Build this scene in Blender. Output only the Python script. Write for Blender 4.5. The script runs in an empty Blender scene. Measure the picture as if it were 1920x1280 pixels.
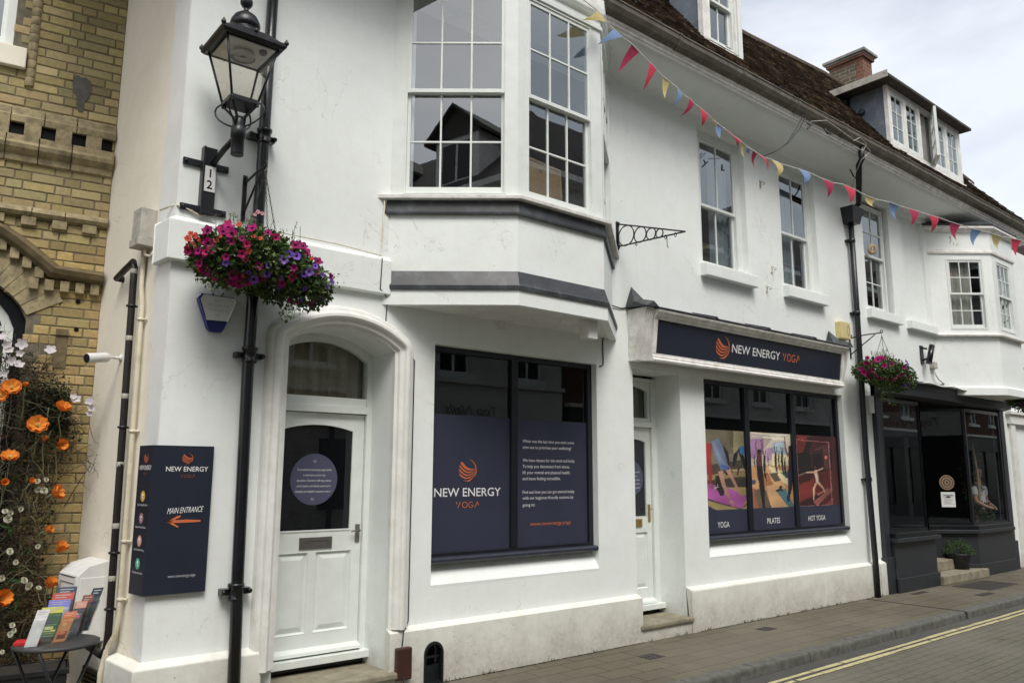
import bpy, bmesh, math, random
from mathutils import Vector, Matrix, Quaternion
from mathutils.geometry import tessellate_polygon
random.seed(7)
PI = math.pi
S = bpy.context.scene
COL = S.collection
# ------------------------------------------------------------------ camera
FPX = 1480.0
PITCH = math.atan(247 / FPX); ROLL = math.atan(.0033); AZ = math.radians(50.6)
CAM = Vector((0, -5.635, 1.667))
_hd = Vector((math.cos(AZ), math.sin(AZ), 0)); _rt = Vector((math.sin(AZ), -math.cos(AZ), 0)); _up = Vector((0, 0, 1))
FW = _hd * math.cos(PITCH) + _up * math.sin(PITCH)
_u0 = _up * math.cos(PITCH) - _hd * math.sin(PITCH)
RT = _rt * math.cos(ROLL) + _u0 * math.sin(ROLL)
UP = _u0 * math.cos(ROLL) - _rt * math.sin(ROLL)
cd = bpy.data.cameras.new('camera'); cam = bpy.data.objects.new('camera', cd); COL.objects.link(cam)
cd.sensor_width = 36; cd.lens = 36 * FPX / 1920; cd.clip_end = 2000; cd.clip_start = .05
cam.matrix_world = Matrix(((RT.x, UP.x, -FW.x, CAM.x), (RT.y, UP.y, -FW.y, CAM.y), (RT.z, UP.z, -FW.z, CAM.z), (0, 0, 0, 1)))
S.camera = cam
# ------------------------------------------------------------------ world, sun
W = bpy.data.worlds.new('World'); S.world = W; W.use_nodes = True
nt = W.node_tree; nt.nodes.clear()
def wn(t, **k):
    n = nt.nodes.new(t)
    for a, b in k.items(): setattr(n, a, b)
    return n
SUN_EL, SUN_ROT = math.radians(55), math.radians(203)
sky = wn('ShaderNodeTexSky', sky_type='NISHITA', sun_disc=False, sun_elevation=SUN_EL, sun_rotation=SUN_ROT)
sky.air_density = 1.2; sky.dust_density = 4
bg1 = wn('ShaderNodeBackground'); bg1.inputs[1].default_value = .05
nt.links.new(sky.outputs[0], bg1.inputs[0])
tc = wn('ShaderNodeTexCoord'); mp = wn('ShaderNodeMapping'); mp.inputs['Scale'].default_value = (1, 1, 2.6)
nt.links.new(tc.outputs['Generated'], mp.inputs[0])
no = wn('ShaderNodeTexNoise'); no.inputs['Scale'].default_value = 3.0; no.inputs['Detail'].default_value = 7; no.inputs['Roughness'].default_value = .52; no.inputs['Distortion'].default_value = .35
nt.links.new(mp.outputs[0], no.inputs[0])
cr = wn('ShaderNodeValToRGB'); e = cr.color_ramp
e.elements[0].position = .34; e.elements[0].color = (.53, .53, .525, 1)
e.elements[1].position = .66; e.elements[1].color = (.90, .875, .835, 1)
m_ = e.elements.new(.50); m_.color = (.73, .715, .69, 1)
nt.links.new(no.outputs[0], cr.inputs[0])
bg2 = wn('ShaderNodeBackground'); bg2.inputs[1].default_value = .445
nt.links.new(cr.outputs[0], bg2.inputs[0])
ad = wn('ShaderNodeAddShader'); nt.links.new(bg1.outputs[0], ad.inputs[0]); nt.links.new(bg2.outputs[0], ad.inputs[1])
wo = wn('ShaderNodeOutputWorld'); nt.links.new(ad.outputs[0], wo.inputs[0])
sl = bpy.data.lights.new('sun', 'SUN'); sl.energy = 1.05; sl.angle = math.radians(24); sl.color = (1, .988, .965)
so = bpy.data.objects.new('sun', sl); COL.objects.link(so)
# light comes down over the camera's left shoulder, high and soft
_sd = Vector((-.34, -.80, 1.26)).normalized()
so.rotation_euler = _sd.to_track_quat('Z', 'Y').to_euler()
S.view_settings.view_transform = 'Standard'; S.view_settings.look = 'None'; S.view_settings.exposure = 1.07; S.view_settings.gamma = 1
S.render.engine = 'CYCLES'; S.render.resolution_x = 1024; S.render.resolution_y = 682
S.cycles.max_bounces = 8; S.cycles.transparent_max_bounces = 12
# ------------------------------------------------------------------ photo rays onto real planes
def ray(x, y): return FW + RT * ((x - 960) / FPX) + UP * ((640 - y) / FPX)
def P(x, y, yy=0.0):
    d = ray(x, y); return CAM + d * ((yy - CAM.y) / d.y)
def PZ(x, y, z):
    d = ray(x, y); return CAM + d * ((z - CAM.z) / d.z)
def PL(x, y, o, n):
    d = ray(x, y); return CAM + d * ((o - CAM).dot(n) / d.dot(n))
def proj(p):
    d = Vector(p) - CAM; z = d.dot(FW); return 960 + FPX * d.dot(RT) / z, 640 - FPX * d.dot(UP) / z
# ------------------------------------------------------------------ frames: u along, v up, w outward
class Fr:
    def __init__(s, o, x, n=None):
        s.o = Vector(o); s.x = Vector(x).normalized(); s.z = Vector((0, 0, 1)); s.n = Vector(n) if n else s.x.cross(s.z).normalized()
    def __call__(s, u, v, w=0): return s.o + s.x * u + s.z * v + s.n * w
    def inv(s, p):
        q = Vector(p) - s.o; return q.dot(s.x), q.dot(s.z), q.dot(s.n)
    def px(s, x, y, w=0):
        o = s.o + s.n * w; p = PL(x, y, o, s.n); q = p - s.o; return q.dot(s.x), q.dot(s.z)
F0 = Fr((0, 0, 0), (1, 0, 0), (0, -1, 0))
# ------------------------------------------------------------------ materials
def lin(c):
    return tuple((v / 12.92 if v <= .04045 else ((v + .055) / 1.055) ** 2.4) for v in c)
def rgb(r, g, b): return lin((r / 255, g / 255, b / 255))
class NT:
    def __init__(s, name):
        s.m = bpy.data.materials.new(name); s.m.use_nodes = True; s.t = s.m.node_tree; s.t.nodes.clear()
        s.out = s.n('ShaderNodeOutputMaterial'); s.b = s.n('ShaderNodeBsdfPrincipled'); s.l(s.b.outputs[0], s.out.inputs[0])
    def n(s, t, **k):
        n = s.t.nodes.new(t)
        for a, b in k.items(): setattr(n, a, b)
        return n
    def l(s, a, b): s.t.links.new(a, b)
    def noise(s, scale, detail=4, rough=.55, vec=None, dist=0):
        n = s.n('ShaderNodeTexNoise'); n.inputs['Scale'].default_value = scale; n.inputs['Detail'].default_value = detail; n.inputs['Roughness'].default_value = rough; n.inputs['Distortion'].default_value = dist
        if vec: s.l(vec, n.inputs[0])
        return n
    def ramp(s, fac, pts):
        r = s.n('ShaderNodeValToRGB'); e = r.color_ramp
        while len(e.elements) < len(pts): e.elements.new(.5)
        for el, (p, c) in zip(e.elements, pts):
            el.position = p; el.color = (c, c, c, 1) if isinstance(c, (int, float)) else (*c, 1)
        s.l(fac, r.inputs[0]); return r.outputs[0]
    def mix(s, f, a, b, mode='MIX'):
        m = s.n('ShaderNodeMix', data_type='RGBA', blend_type=mode)
        for i, v in ((0, f), (6, a), (7, b)):
            if hasattr(v, 'links') or hasattr(v, 'is_linked'): s.l(v, m.inputs[i])
            elif i == 0: m.inputs[0].default_value = v
            else: m.inputs[i].default_value = (*v, 1)
        return m.outputs[2]
    def math(s, op, a, b=0, c=None):
        m = s.n('ShaderNodeMath', operation=op)
        for i, v in enumerate((a, b) if c is None else (a, b, c)):
            if hasattr(v, 'is_linked'): s.l(v, m.inputs[i])
            else: m.inputs[i].default_value = v
        return m.outputs[0]
    def bump(s, h, st=.3, d=.01):
        b = s.n('ShaderNodeBump'); b.inputs['Strength'].default_value = st; b.inputs['Distance'].default_value = d
        s.l(h, b.inputs['Height']); s.l(b.outputs[0], s.b.inputs['Normal']); return b
    def coord(s, kind='Object', scale=(1, 1, 1), rot=(0, 0, 0)):
        t = s.n('ShaderNodeTexCoord'); m = s.n('ShaderNodeMapping'); m.inputs['Scale'].default_value = scale; m.inputs['Rotation'].default_value = rot
        s.l(t.outputs[kind], m.inputs[0]); return m.outputs[0]
def paint(name, c, rough=.5, var=.12, scale=6, bump=.15, bscale=60, metal=0, spec=.5, dirt=None, dscale=3):
    k = NT(name); v = k.coord()
    n = k.noise(scale, 5, .6, v)
    c2 = tuple(x * (1 - var) for x in c); c1 = tuple(min(1, x * (1 + var * .4)) for x in c)
    col = k.mix(k.ramp(n.outputs[0], [(.35, 0), (.65, 1)]), c2, c1)
    if dirt:
        nd = k.noise(dscale, 8, .7, v)
        col = k.mix(k.ramp(nd.outputs[0], [(.52, 0), (.68, .75)]), col, dirt)
    k.l(col, k.b.inputs['Base Color'])
    k.b.inputs['Roughness'].default_value = rough; k.b.inputs['Metallic'].default_value = metal; k.b.inputs['Specular IOR Level'].default_value = spec
    if bump:
        nb = k.noise(bscale, 3, .6, v); k.bump(nb.outputs[0], bump, .004)
    return k.m
def stucco(name, c, stain, grime=.35, crack=True, warm=None):
    k = NT(name); v = k.coord()
    n1 = k.noise(1.3, 6, .6, v, .3); n2 = k.noise(9, 6, .65, v)
    col = k.mix(k.ramp(n1.outputs[0], [(.30, 0), (.62, 1)]), tuple(x * .94 for x in c), c)
    col = k.mix(k.ramp(n2.outputs[0], [(.45, 0), (.75, .28)]), col, stain)
    # rain streaks
    vs = k.coord('Object', (7, 7, .35)); ns = k.noise(1.6, 5, .6, vs)
    col = k.mix(k.math('MULTIPLY', k.ramp(ns.outputs[0], [(.55, 0), (.78, 1)]), .30), col, stain)
    # pavement splash grime near the ground, its edge broken up
    sx = k.n('ShaderNodeSeparateXYZ'); k.l(v, sx.inputs[0])
    n3 = k.noise(2.7, 6, .7, v)
    h = k.math('ADD', sx.outputs[2], k.math('MULTIPLY', k.math('SUBTRACT', n3.outputs[0], .5), .9))
    g = k.ramp(h, [(0.02, 1), (.42, 0)])
    n4 = k.noise(26, 5, .7, v)
    g2 = k.math('MULTIPLY', g, k.ramp(n4.outputs[0], [(.30, .45), (.70, 1)]))
    col = k.mix(k.math('MULTIPLY', g2, grime), col, (.25, .215, .165))
    hgt = k.math('ADD', k.math('MULTIPLY', k.noise(38, 5, .62, v).outputs[0], .35), k.math('MULTIPLY', k.noise(3.2, 4, .5, v).outputs[0], 1.4))
    if crack:
        nc = k.noise(1.05, 5, .55, v, 1.2)
        a = k.math('ABSOLUTE', k.math('SUBTRACT', nc.outputs[0], .5))
        ln = k.ramp(a, [(0.0, 1), (.0022, 0)])
        msk = k.ramp(k.noise(.8, 2, .5, k.coord('Object', (1, 1, 1), (0, 0, 1))).outputs[0], [(.53, 0), (.57, 1)])
        cm = k.math('MULTIPLY', ln, msk)
        col = k.mix(k.math('MULTIPLY', cm, .24), col, (.25, .22, .18))
        hgt = k.math('SUBTRACT', hgt, k.math('MULTIPLY', cm, .6))
        # chips and old screw holes
        vo = k.n('ShaderNodeTexVoronoi'); vo.inputs['Scale'].default_value = 2.3; vo.inputs['Randomness'].default_value = 1; k.l(v, vo.inputs[0])
        ch = k.ramp(vo.outputs['Distance'], [(.012, 1), (.022, 0)])
        col = k.mix(k.math('MULTIPLY', ch, .75), col, (.16, .14, .12))
    k.l(col, k.b.inputs['Base Color']); k.b.inputs['Roughness'].default_value = .72; k.b.inputs['Specular IOR Level'].default_value = .3
    k.bump(hgt, .30, .012)
    return k.m
def brickm(name, c1, c2, mortar, bw=.225, bh=.076, ms=.009, stain=(.05, .045, .035), st=.25, bias=0, uv=True, offset=.5, lich=None, bumpd=.01, rough=.85, big=1.4):
    k = NT(name); t = k.n('ShaderNodeTexCoord'); v = t.outputs['UV']; o = t.outputs['Object']
    # slightly wandering courses
    nz = k.noise(3.0, 3, .5, o); vm = k.n('ShaderNodeVectorMath', operation='MULTIPLY_ADD')
    k.l(nz.outputs['Color'], vm.inputs[0]); vm.inputs[1].default_value = (.012, .012, 0); k.l(v, vm.inputs[2])
    br = k.n('ShaderNodeTexBrick'); br.inputs['Scale'].default_value = 1; br.inputs['Mortar Size'].default_value = ms; br.inputs['Mortar Smooth'].default_value = .25
    br.inputs['Bias'].default_value = bias; br.inputs['Brick Width'].default_value = bw; br.inputs['Row Height'].default_value = bh; br.offset = offset
    if bw == .165: br.squash = 1.35; br.squash_frequency = 2
    br.inputs['Color1'].default_value = (*c1, 1); br.inputs['Color2'].default_value = (*c2, 1); br.inputs['Mortar'].default_value = (*mortar, 1)
    k.l(vm.outputs[0], br.inputs[0])
    n1 = k.noise(14, 6, .7, o); n2 = k.noise(big, 6, .65, o)
    col = k.mix(k.ramp(n1.outputs[0], [(.4, 0), (.8, .5)]), br.outputs[0], stain)
    col = k.mix(k.math('MULTIPLY', k.ramp(n2.outputs[0], [(.46, 0), (.66, 1)]), st), col, stain)
    if lich: col = k.mix(k.ramp(k.noise(5, 6, .75, o).outputs[0], [(.58, 0), (.66, .5)]), col, lich)
    if name in ('pavement_blocks', 'road_block_paving'):
        # trodden gum, spills and moss in the joints
        vo = k.n('ShaderNodeTexVoronoi'); vo.inputs['Scale'].default_value = 3.1; k.l(o, vo.inputs[0])
        col = k.mix(k.ramp(vo.outputs['Distance'], [(.035, .55), (.06, 0)]), col, (.24, .225, .185))
        vo2 = k.n('ShaderNodeTexVoronoi'); vo2.inputs['Scale'].default_value = 1.7; k.l(k.coord('Object', (1, 1, 1), (0, 0, .7)), vo2.inputs[0])
        col = k.mix(k.ramp(vo2.outputs['Distance'], [(.04, .6), (.08, 0)]), col, (.045, .04, .032))
        ms_ = k.ramp(k.noise(1.1, 5, .6, o).outputs[0], [(.5, 0), (.62, .8)])
        col = k.mix(k.math('MULTIPLY', br.outputs[1], ms_), col, (.055, .065, .025))
        pt = k.ramp(k.noise(.45, 4, .6, o).outputs[0], [(.46, 0), (.6, .35)]); col = k.mix(pt, col, (.215, .20, .16))
    k.l(col, k.b.inputs['Base Color']); k.b.inputs['Roughness'].default_value = rough; k.b.inputs['Specular IOR Level'].default_value = .25
    h = k.math('ADD', k.math('MULTIPLY', br.outputs[1], -1), k.math('MULTIPLY', n1.outputs[0], .5))
    k.bump(h, .6, bumpd)
    return k.m
def glassm(name, ior=1.6, tint=(.85, .88, .87), rough=0.0, wav=.0):
    k = NT(name); k.t.nodes.remove(k.b)
    tr = k.n('ShaderNodeBsdfTransparent'); tr.inputs[0].default_value = (*tint, 1)
    gl = k.n('ShaderNodeBsdfGlossy'); gl.inputs['Roughness'].default_value = rough; gl.inputs[0].default_value = (.92, .97, .98, 1)
    # Schlick reflectance, the same from either side of the sheet
    f0 = ((ior - 1) / (ior + 1)) ** 2 * 1.6; fr = k.n('ShaderNodeLayerWeight'); fr.inputs[0].default_value = .5
    fac = k.math('MULTIPLY_ADD', k.math('POWER', fr.outputs['Facing'], 4.8), 1 - f0, f0)
    mx = k.n('ShaderNodeMixShader'); k.l(fac, mx.inputs[0]); k.l(tr.outputs[0], mx.inputs[1]); k.l(gl.outputs[0], mx.inputs[2]); k.l(mx.outputs[0], k.out.inputs[0])
    if wav:
        n = k.noise(2.2, 2, .5, k.coord()); b = k.n('ShaderNodeBump'); b.inputs['Strength'].default_value = wav; b.inputs['Distance'].default_value = .01
        k.l(n.outputs[0], b.inputs['Height']); k.l(b.outputs[0], gl.inputs['Normal'])
    return k.m
def colattr(name, rough=.6, spec=.4, trans=0, bump=0):
    k = NT(name); a = k.n('ShaderNodeVertexColor', layer_name='Col')
    n = k.noise(30, 4, .6, k.coord())
    col = k.mix(k.ramp(n.outputs[0], [(.3, .0), (.7, .22)]), a.outputs[0], (0, 0, 0), 'MIX')
    k.l(col, k.b.inputs['Base Color']); k.b.inputs['Roughness'].default_value = rough; k.b.inputs['Specular IOR Level'].default_value = spec
    if bump: k.bump(n.outputs[0], bump, .004)
    if trans:
        tl = k.n('ShaderNodeBsdfTranslucent'); k.l(col, tl.inputs[0]); mx = k.n('ShaderNodeMixShader'); mx.inputs[0].default_value = trans
        k.l(k.b.outputs[0], mx.inputs[1]); k.l(tl.outputs[0], mx.inputs[2]); k.l(mx.outputs[0], k.out.inputs[0])
    return k.m
M = {}
M['stucco'] = stucco('white_render', (.83, .873, .85), (.72, .71, .64), .7)
M['cream'] = stucco('cream_render', (.87, .82, .70), (.72, .64, .50), .55)
M['plinth'] = stucco('plinth_render', (.76, .765, .70), (.60, .575, .49), .65)
M['trim'] = paint('moulded_trim_paint', (.775, .785, .74), .5, .10, 5, .35, 22, dirt=(.70, .66, .59), dscale=6)
M['joinery'] = paint('white_joinery_paint', (.735, .775, .74), .38, .05, 8, .10, 40)
M['oldwhite'] = paint('weathered_white_paint', (.80, .79, .75), .6, .18, 9, .4, 40, dirt=(.52, .49, .42), dscale=7)
M['darktimber'] = paint('dark_weathered_timber', (.060, .050, .040), .8, .35, 9, .4, 30, dirt=(.11, .10, .085), dscale=8)
M['lead'] = paint('lead_sheet', (.044, .049, .054), .42, .35, 5, .3, 12, spec=.5, dirt=(.10, .112, .118), dscale=5)
M['moss'] = paint('mossy_dirt', (.045, .043, .022), .95, .5, 30, .8, 60)
M['leadblue'] = paint('weathered_lead_cheek', (.155, .185, .225), .5, .22, 4, .3, 14, dirt=(.27, .30, .34), dscale=6)
M['gutter'] = paint('weathered_gutter', (.135, .118, .093), .7, .3, 7, .5, 30, dirt=(.21, .20, .17), dscale=9)
M['black'] = paint('black_gloss_paint', (.008, .009, .011), .25, .3, 20, .15, 30)
M['iron'] = paint('black_iron_paint', (.009, .011, .014), .38, .4, 20, .35, 50, dirt=(.020, .019, .018), dscale=16)
M['navysill'] = paint('navy_sill_paint', (.028, .034, .050), .4, .2, 10, .1, 40)
M['navyframe'] = paint('navy_window_paint', (.010, .012, .018), .38, .2, 10, .1, 40)
M['navy'] = paint('navy_vinyl', (.036, .042, .070), .45, .08, 3, 0, spec=.35)
M['navysign'] = paint('navy_sign_face', (.017, .022, .037), .42, .10, 3, 0, spec=.4)
M['charcoal'] = paint('charcoal_shopfront_paint', (.023, .026, .032), .48, .15, 8, .2, 40, dirt=(.034, .036, .040))
M['shopblack'] = paint('black_shop_frame_paint', (.007, .008, .010), .3, .3, 12, .15, 40)
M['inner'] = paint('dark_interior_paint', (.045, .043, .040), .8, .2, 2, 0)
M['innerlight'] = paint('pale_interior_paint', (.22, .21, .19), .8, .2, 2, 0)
M['darkfill'] = paint('black_backing_and_gap_shade', (.0035, .004, .006), .5, .1, 3, 0, spec=.15)
M['glass'] = glassm('window_glass', 1.52, wav=.02)
M['glasssky'] = glassm('old_sash_glass', 2.12, (.75, .78, .79), wav=.025)
M['shopglass'] = glassm('shop_glass', 1.46, (.8, .82, .84), wav=.02)
M['lampglass'] = glassm('lantern_glass', 1.45, (.88, .86, .82))
M['whitetext'] = paint('white_lettering', (.80, .80, .80), .5, .03, 9, 0)
M['greytext'] = paint('pale_grey_lettering', (.45, .46, .50), .5, .03, 9, 0)
M['orange'] = paint('orange_lettering', (.60, .155, .055), .5, .05, 9, 0)
M['dimorange'] = paint('dull_orange_lettering', (.27, .10, .05), .5, .05, 9, 0)
M['col'] = colattr('coloured_print')
k = NT('photo_print'); a_ = k.n('ShaderNodeVertexColor', layer_name='Col'); k.l(a_.outputs[0], k.b.inputs['Base Color']); k.b.inputs['Roughness'].default_value = .5; M['print'] = k.m
M['tilecol'] = colattr('clay_roof_tiles', .92, .15, 0, .3)
M['brickcol'] = colattr('weathered_brick_faces', .9, .15, 0, 1)
M['petal'] = colattr('petals', .65, .25, .22)
M['leaf'] = colattr('leaves', .6, .3, .18)
M['cloth'] = colattr('bunting_cloth', .8, .1, .35)
M['brick'] = brickm('yellow_stock_brick', (.40, .325, .17), (.275, .22, .11), (.135, .115, .075), bw=.165, st=.35, stain=(.15, .125, .07), ms=.006)
M['brickplain'] = paint('yellow_brick_moulding', (.34, .285, .165), .88, .4, 14, 1, 30, dirt=(.15, .125, .08), dscale=9)
M['mortar'] = paint('dark_mortar', (.17, .15, .105), .95, .3, 20, .8, 60)
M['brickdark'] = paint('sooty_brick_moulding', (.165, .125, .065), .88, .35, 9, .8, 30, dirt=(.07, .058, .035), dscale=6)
M['redbrick'] = brickm('red_chimney_brick', (.25, .10, .062), (.17, .07, .045), (.20, .17, .13), bw=.21, bh=.075, ms=.010)
M['stonebrick'] = brickm('grey_chimney_stone', (.115, .095, .062), (.17, .145, .10), (.26, .235, .18), bw=.19, bh=.075, ms=.011, offset=.37)
M['redwall'] = brickm('dark_red_brick_wall', (.14, .055, .035), (.10, .04, .028), (.11, .09, .07))
M['whitebrick'] = brickm('painted_white_brick', (.74, .74, .72), (.70, .70, .68), (.60, .60, .58), ms=.007)
M['bouncebrick'] = brickm('pale_bounce_brick', (.66, .62, .54), (.60, .56, .48), (.50, .47, .40), ms=.007)  # pale tone chosen to bounce light back onto the white fronts
M['paver'] = brickm('pavement_blocks', (.140, .126, .090), (.112, .101, .073), (.040, .036, .026), bw=.40, bh=.215, ms=.006, stain=(.085, .075, .055), st=.5, big=.9, offset=.5, bumpd=.006, lich=(.175, .16, .125))
M['setts'] = brickm('road_block_paving', (.150, .140, .108), (.130, .121, .093), (.075, .069, .053), bw=.20, bh=.10, ms=.006, stain=(.175, .165, .135), st=.6, big=.6, bumpd=.003)
M['channel'] = brickm('channel_blocks', (.085, .083, .078), (.072, .071, .066), (.045, .042, .038), bw=.45, bh=.30, ms=.004, stain=(.12, .115, .10), st=.4, big=1.2, bumpd=.004)
M['kerb'] = paint('granite_kerb', (.115, .116, .100), .8, .35, 12, .7, 90, dirt=(.165, .165, .15), dscale=10)
M['stone'] = paint('worn_step_stone', (.27, .245, .175), .85, .3, 8, .7, 40, dirt=(.17, .15, .10), dscale=7)
M['caststone'] = paint('grey_cast_stone', (.30, .29, .265), .85, .3, 8, .6, 40, dirt=(.13, .125, .11), dscale=5)
M['yellowline'] = paint('yellow_road_paint', (.56, .51, .27), .7, .2, 20, .5, 60, dirt=(.26, .225, .13), dscale=28)
M['castiron'] = paint('cast_iron_cover', (.052, .047, .042), .7, .3, 30, .8, 120)
M['whiteplastic'] = paint('white_plastic', (.72, .72, .70), .4, .06, 10, .05)
M['greyplastic'] = paint('weathered_grey_plastic', (.46, .44, .385), .6, .25, 10, .2, dirt=(.16, .15, .12), dscale=8)
M['creampvc'] = paint('cream_painted_pipe', (.66, .60, .46), .5, .12, 10, .1, dirt=(.42, .37, .27), dscale=8)
M['brownpipe'] = paint('dark_brown_pipe', (.014, .010, .010), .45, .3, 10, .1)
M['brownbox'] = paint('brown_plastic', (.050, .020, .015), .42, .15, 10, .1)
M['blue'] = paint('royal_blue_plastic', (.010, .018, .16), .35, .1, 10, 0)
M['yellowbox'] = paint('faded_yellow_plastic', (.68, .58, .27), .5, .1, 10, 0)
M['steel'] = paint('dull_steel', (.22, .21, .20), .38, .15, 30, .1, metal=.7)
M['brass'] = paint('brass', (.42, .29, .10), .35, .15, 30, .1, metal=.8)
M['curtain'] = paint('pale_curtain', (.42, .41, .37), .9, .15, 5, .2)
M['curtaingrey'] = paint('grey_blue_curtain', (.30, .34, .37), .9, .15, 5, .2)
M['linen'] = paint('beige_linen_curtain', (.30, .265, .20), .9, .2, 5, .2)
M['cork'] = paint('cork_board', (.42, .27, .14), .85, .15, 60, .3, 80)
M['tan'] = paint('tan_paper', (.26, .185, .12), .7, .15, 20, 0)
M['wood'] = paint('pale_wood', (.50, .36, .20), .6, .2, 20, .1)
M['planter'] = paint('black_planter', (.012, .013, .014), .45, .3, 14, .2)
M['soil'] = paint('dark_soil', (.020, .015, .010), .95, .4, 40, 1, 60)
M['twig'] = paint('dry_twigs', (.085, .055, .033), .8, .45, 20, .4)
M['stem'] = paint('grey_green_stems', (.16, .17, .09), .7, .3, 20, .2)
M['acrylic'] = glassm('clear_acrylic', 1.3, (.96, .97, .97))
M['tabletop'] = paint('dark_grey_table', (.045, .046, .046), .5, .12, 10, .2, 60)
M['skin'] = paint('skin', (.45, .26, .18), .55, .08, 10, 0)
M['shirt'] = paint('white_shirt', (.66, .66, .68), .8, .08, 10, .1)
M['trouser'] = paint('black_trousers', (.012, .012, .014), .8, .1, 10, .1)
M['opproof'] = brickm('dark_slate_roof', (.115, .10, .092), (.09, .08, .075), (.04, .04, .038), bw=.18, bh=.11, ms=.008, st=.2)
M['cable'] = paint('black_cable', (.012, .012, .016), .6, .1, 10, 0)
M['putty'] = paint('white_patch_paint', (.80, .81, .80), .6, .06, 4, .2, 20)
# ------------------------------------------------------------------ mesh builder
class MB:
    def __init__(s): s.b = bmesh.new(); s.uv = s.b.loops.layers.uv.new('UVMap'); s.cl = s.b.loops.layers.float_color.new('Col')
    def f(s, pts, col=None, uvs=None, smooth=False):
        try: fc = s.b.faces.new([s.b.verts.new(p) for p in pts])
        except ValueError: return None
        s._post(fc, col, uvs); fc.smooth = smooth
        return fc
    def _post(s, fc, col, uvs=None):
        if uvs:
            for l, u in zip(fc.loops, uvs): l[s.uv].uv = u
        else:
            fc.normal_update(); n = fc.normal
            if abs(n.z) > .75:
                for l in fc.loops: l[s.uv].uv = (l.vert.co.x, l.vert.co.y)
            else:
                h = Vector((-n.y, n.x, 0)); h = h.normalized() if h.length > 1e-6 else Vector((1, 0, 0))
                if abs(h.x) > abs(h.y):
                    if h.x < 0: h = -h
                elif h.y < 0: h = -h
                for l in fc.loops: l[s.uv].uv = (l.vert.co.dot(h), l.vert.co.z)
        if col is not None:
            for l in fc.loops: l[s.cl] = (*col, 1)
    def grid(s, rows, col=None, closed=False, smooth=True, cap=False):
        vs = [[s.b.verts.new(p) for p in r] for r in rows]
        n = len(vs[0])
        for a, b in zip(vs[:-1], vs[1:]):
            for i in range(n if closed else n - 1):
                j = (i + 1) % n
                try:
                    fc = s.b.faces.new((a[i], a[j], b[j], b[i])); fc.smooth = smooth; s._post(fc, col)
                except ValueError: pass
        if cap:
            for r in (list(reversed(vs[0])), vs[-1]):
                try: fc = s.b.faces.new(r); s._post(fc, col)
                except ValueError: pass
    def hexa(s, p, col=None):
        for q in ((0, 3, 2, 1), (4, 5, 6, 7), (0, 1, 5, 4), (1, 2, 6, 5), (2, 3, 7, 6), (3, 0, 4, 7)): s.f([p[i] for i in q], col)
    def box(s, x0, x1, y0, y1, z0, z1, col=None): s.hexa([Vector(q) for q in ((x0, y0, z0), (x1, y0, z0), (x1, y1, z0), (x0, y1, z0), (x0, y0, z1), (x1, y0, z1), (x1, y1, z1), (x0, y1, z1))], col)
    def fbox(s, F, u0, u1, v0, v1, w0, w1, col=None): s.hexa([F(*q) for q in ((u0, v0, w0), (u1, v0, w0), (u1, v0, w1), (u0, v0, w1), (u0, v1, w0), (u1, v1, w0), (u1, v1, w1), (u0, v1, w1))], col)
    def poly(s, F, pts, w, holes=(), col=None):
        loops = [[Vector((a, b, 0)) for a, b in pts]] + [[Vector((a, b, 0)) for a, b in h] for h in holes]
        flat = [p for l in loops for p in l]
        for t in tessellate_polygon(loops):
            q = [flat[i] for i in t]
            if (q[1] - q[0]).cross(q[2] - q[0]).z < 0: q.reverse()
            # orient outward
            P3 = [F(a.x, a.y, w) for a in q]
            if (P3[1] - P3[0]).cross(P3[2] - P3[0]).dot(F.n) < 0: P3.reverse()
            s.f(P3, col)
    def prism(s, F, pts, w0, w1, col=None, holes=()):
        s.poly(F, pts, w1, holes, col); s.poly(F, pts, w0, holes, col)
        for ring in [pts] + list(holes): s.ring(F, ring, w0, w1, col)
    def ring(s, F, ring, w0, w1, col=None, closed=True):
        n = len(ring)
        for i in range(n if closed else n - 1):
            a = ring[i]; b = ring[(i + 1) % n]
            s.f([F(*a, w0), F(*b, w0), F(*b, w1), F(*a, w1)], col)
    def tube(s, pts, r, n=8, col=None, r1=None, cap=True):
        pts = [Vector(p) for p in pts]; rows = []; prev = None
        for i, p in enumerate(pts):
            t = (pts[min(i + 1, len(pts) - 1)] - pts[max(i - 1, 0)]).normalized()
            if prev is None:
                a = t.orthogonal().normalized()
            else:
                a = (prev - t * prev.dot(t)).normalized()
            prev = a; bb = t.cross(a); rr = r if r1 is None else r + (r1 - r) * i / (len(pts) - 1)
            rows.append([p + (a * math.cos(2 * PI * k / n) + bb * math.sin(2 * PI * k / n)) * rr for k in range(n)])
        s.grid(rows, col, True, True, cap)
    def lathe(s, o, prof, n=24, ax=Vector((0, 0, 1)), col=None, cap=True):
        o = Vector(o); ax = Vector(ax).normalized(); a = ax.orthogonal().normalized(); b = ax.cross(a)
        s.grid([[o + ax * h + (a * math.cos(2 * PI * k / n) + b * math.sin(2 * PI * k / n)) * max(r, 1e-4) for k in range(n)] for r, h in prof], col, True, True, cap)
    def build(s, name, mat, parent=None, bevel=0, label=None, mats=None):
        bmesh.ops.remove_doubles(s.b, verts=s.b.verts, dist=1e-5)
        me = bpy.data.meshes.new(name); s.b.to_mesh(me); s.b.free()
        for m in (mats or [mat]): me.materials.append(M[m] if isinstance(m, str) else m)
        o = bpy.data.objects.new(name, me); COL.objects.link(o)
        if parent is not None:
            o.parent = parent; o.matrix_parent_inverse = wmat(parent).inverted()
        if bevel:
            bv = o.modifiers.new('bevel', 'BEVEL'); bv.width = bevel; bv.segments = 2; bv.limit_method = 'ANGLE'; bv.angle_limit = math.radians(40)
        if label: o['label'] = label
        return o
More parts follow.
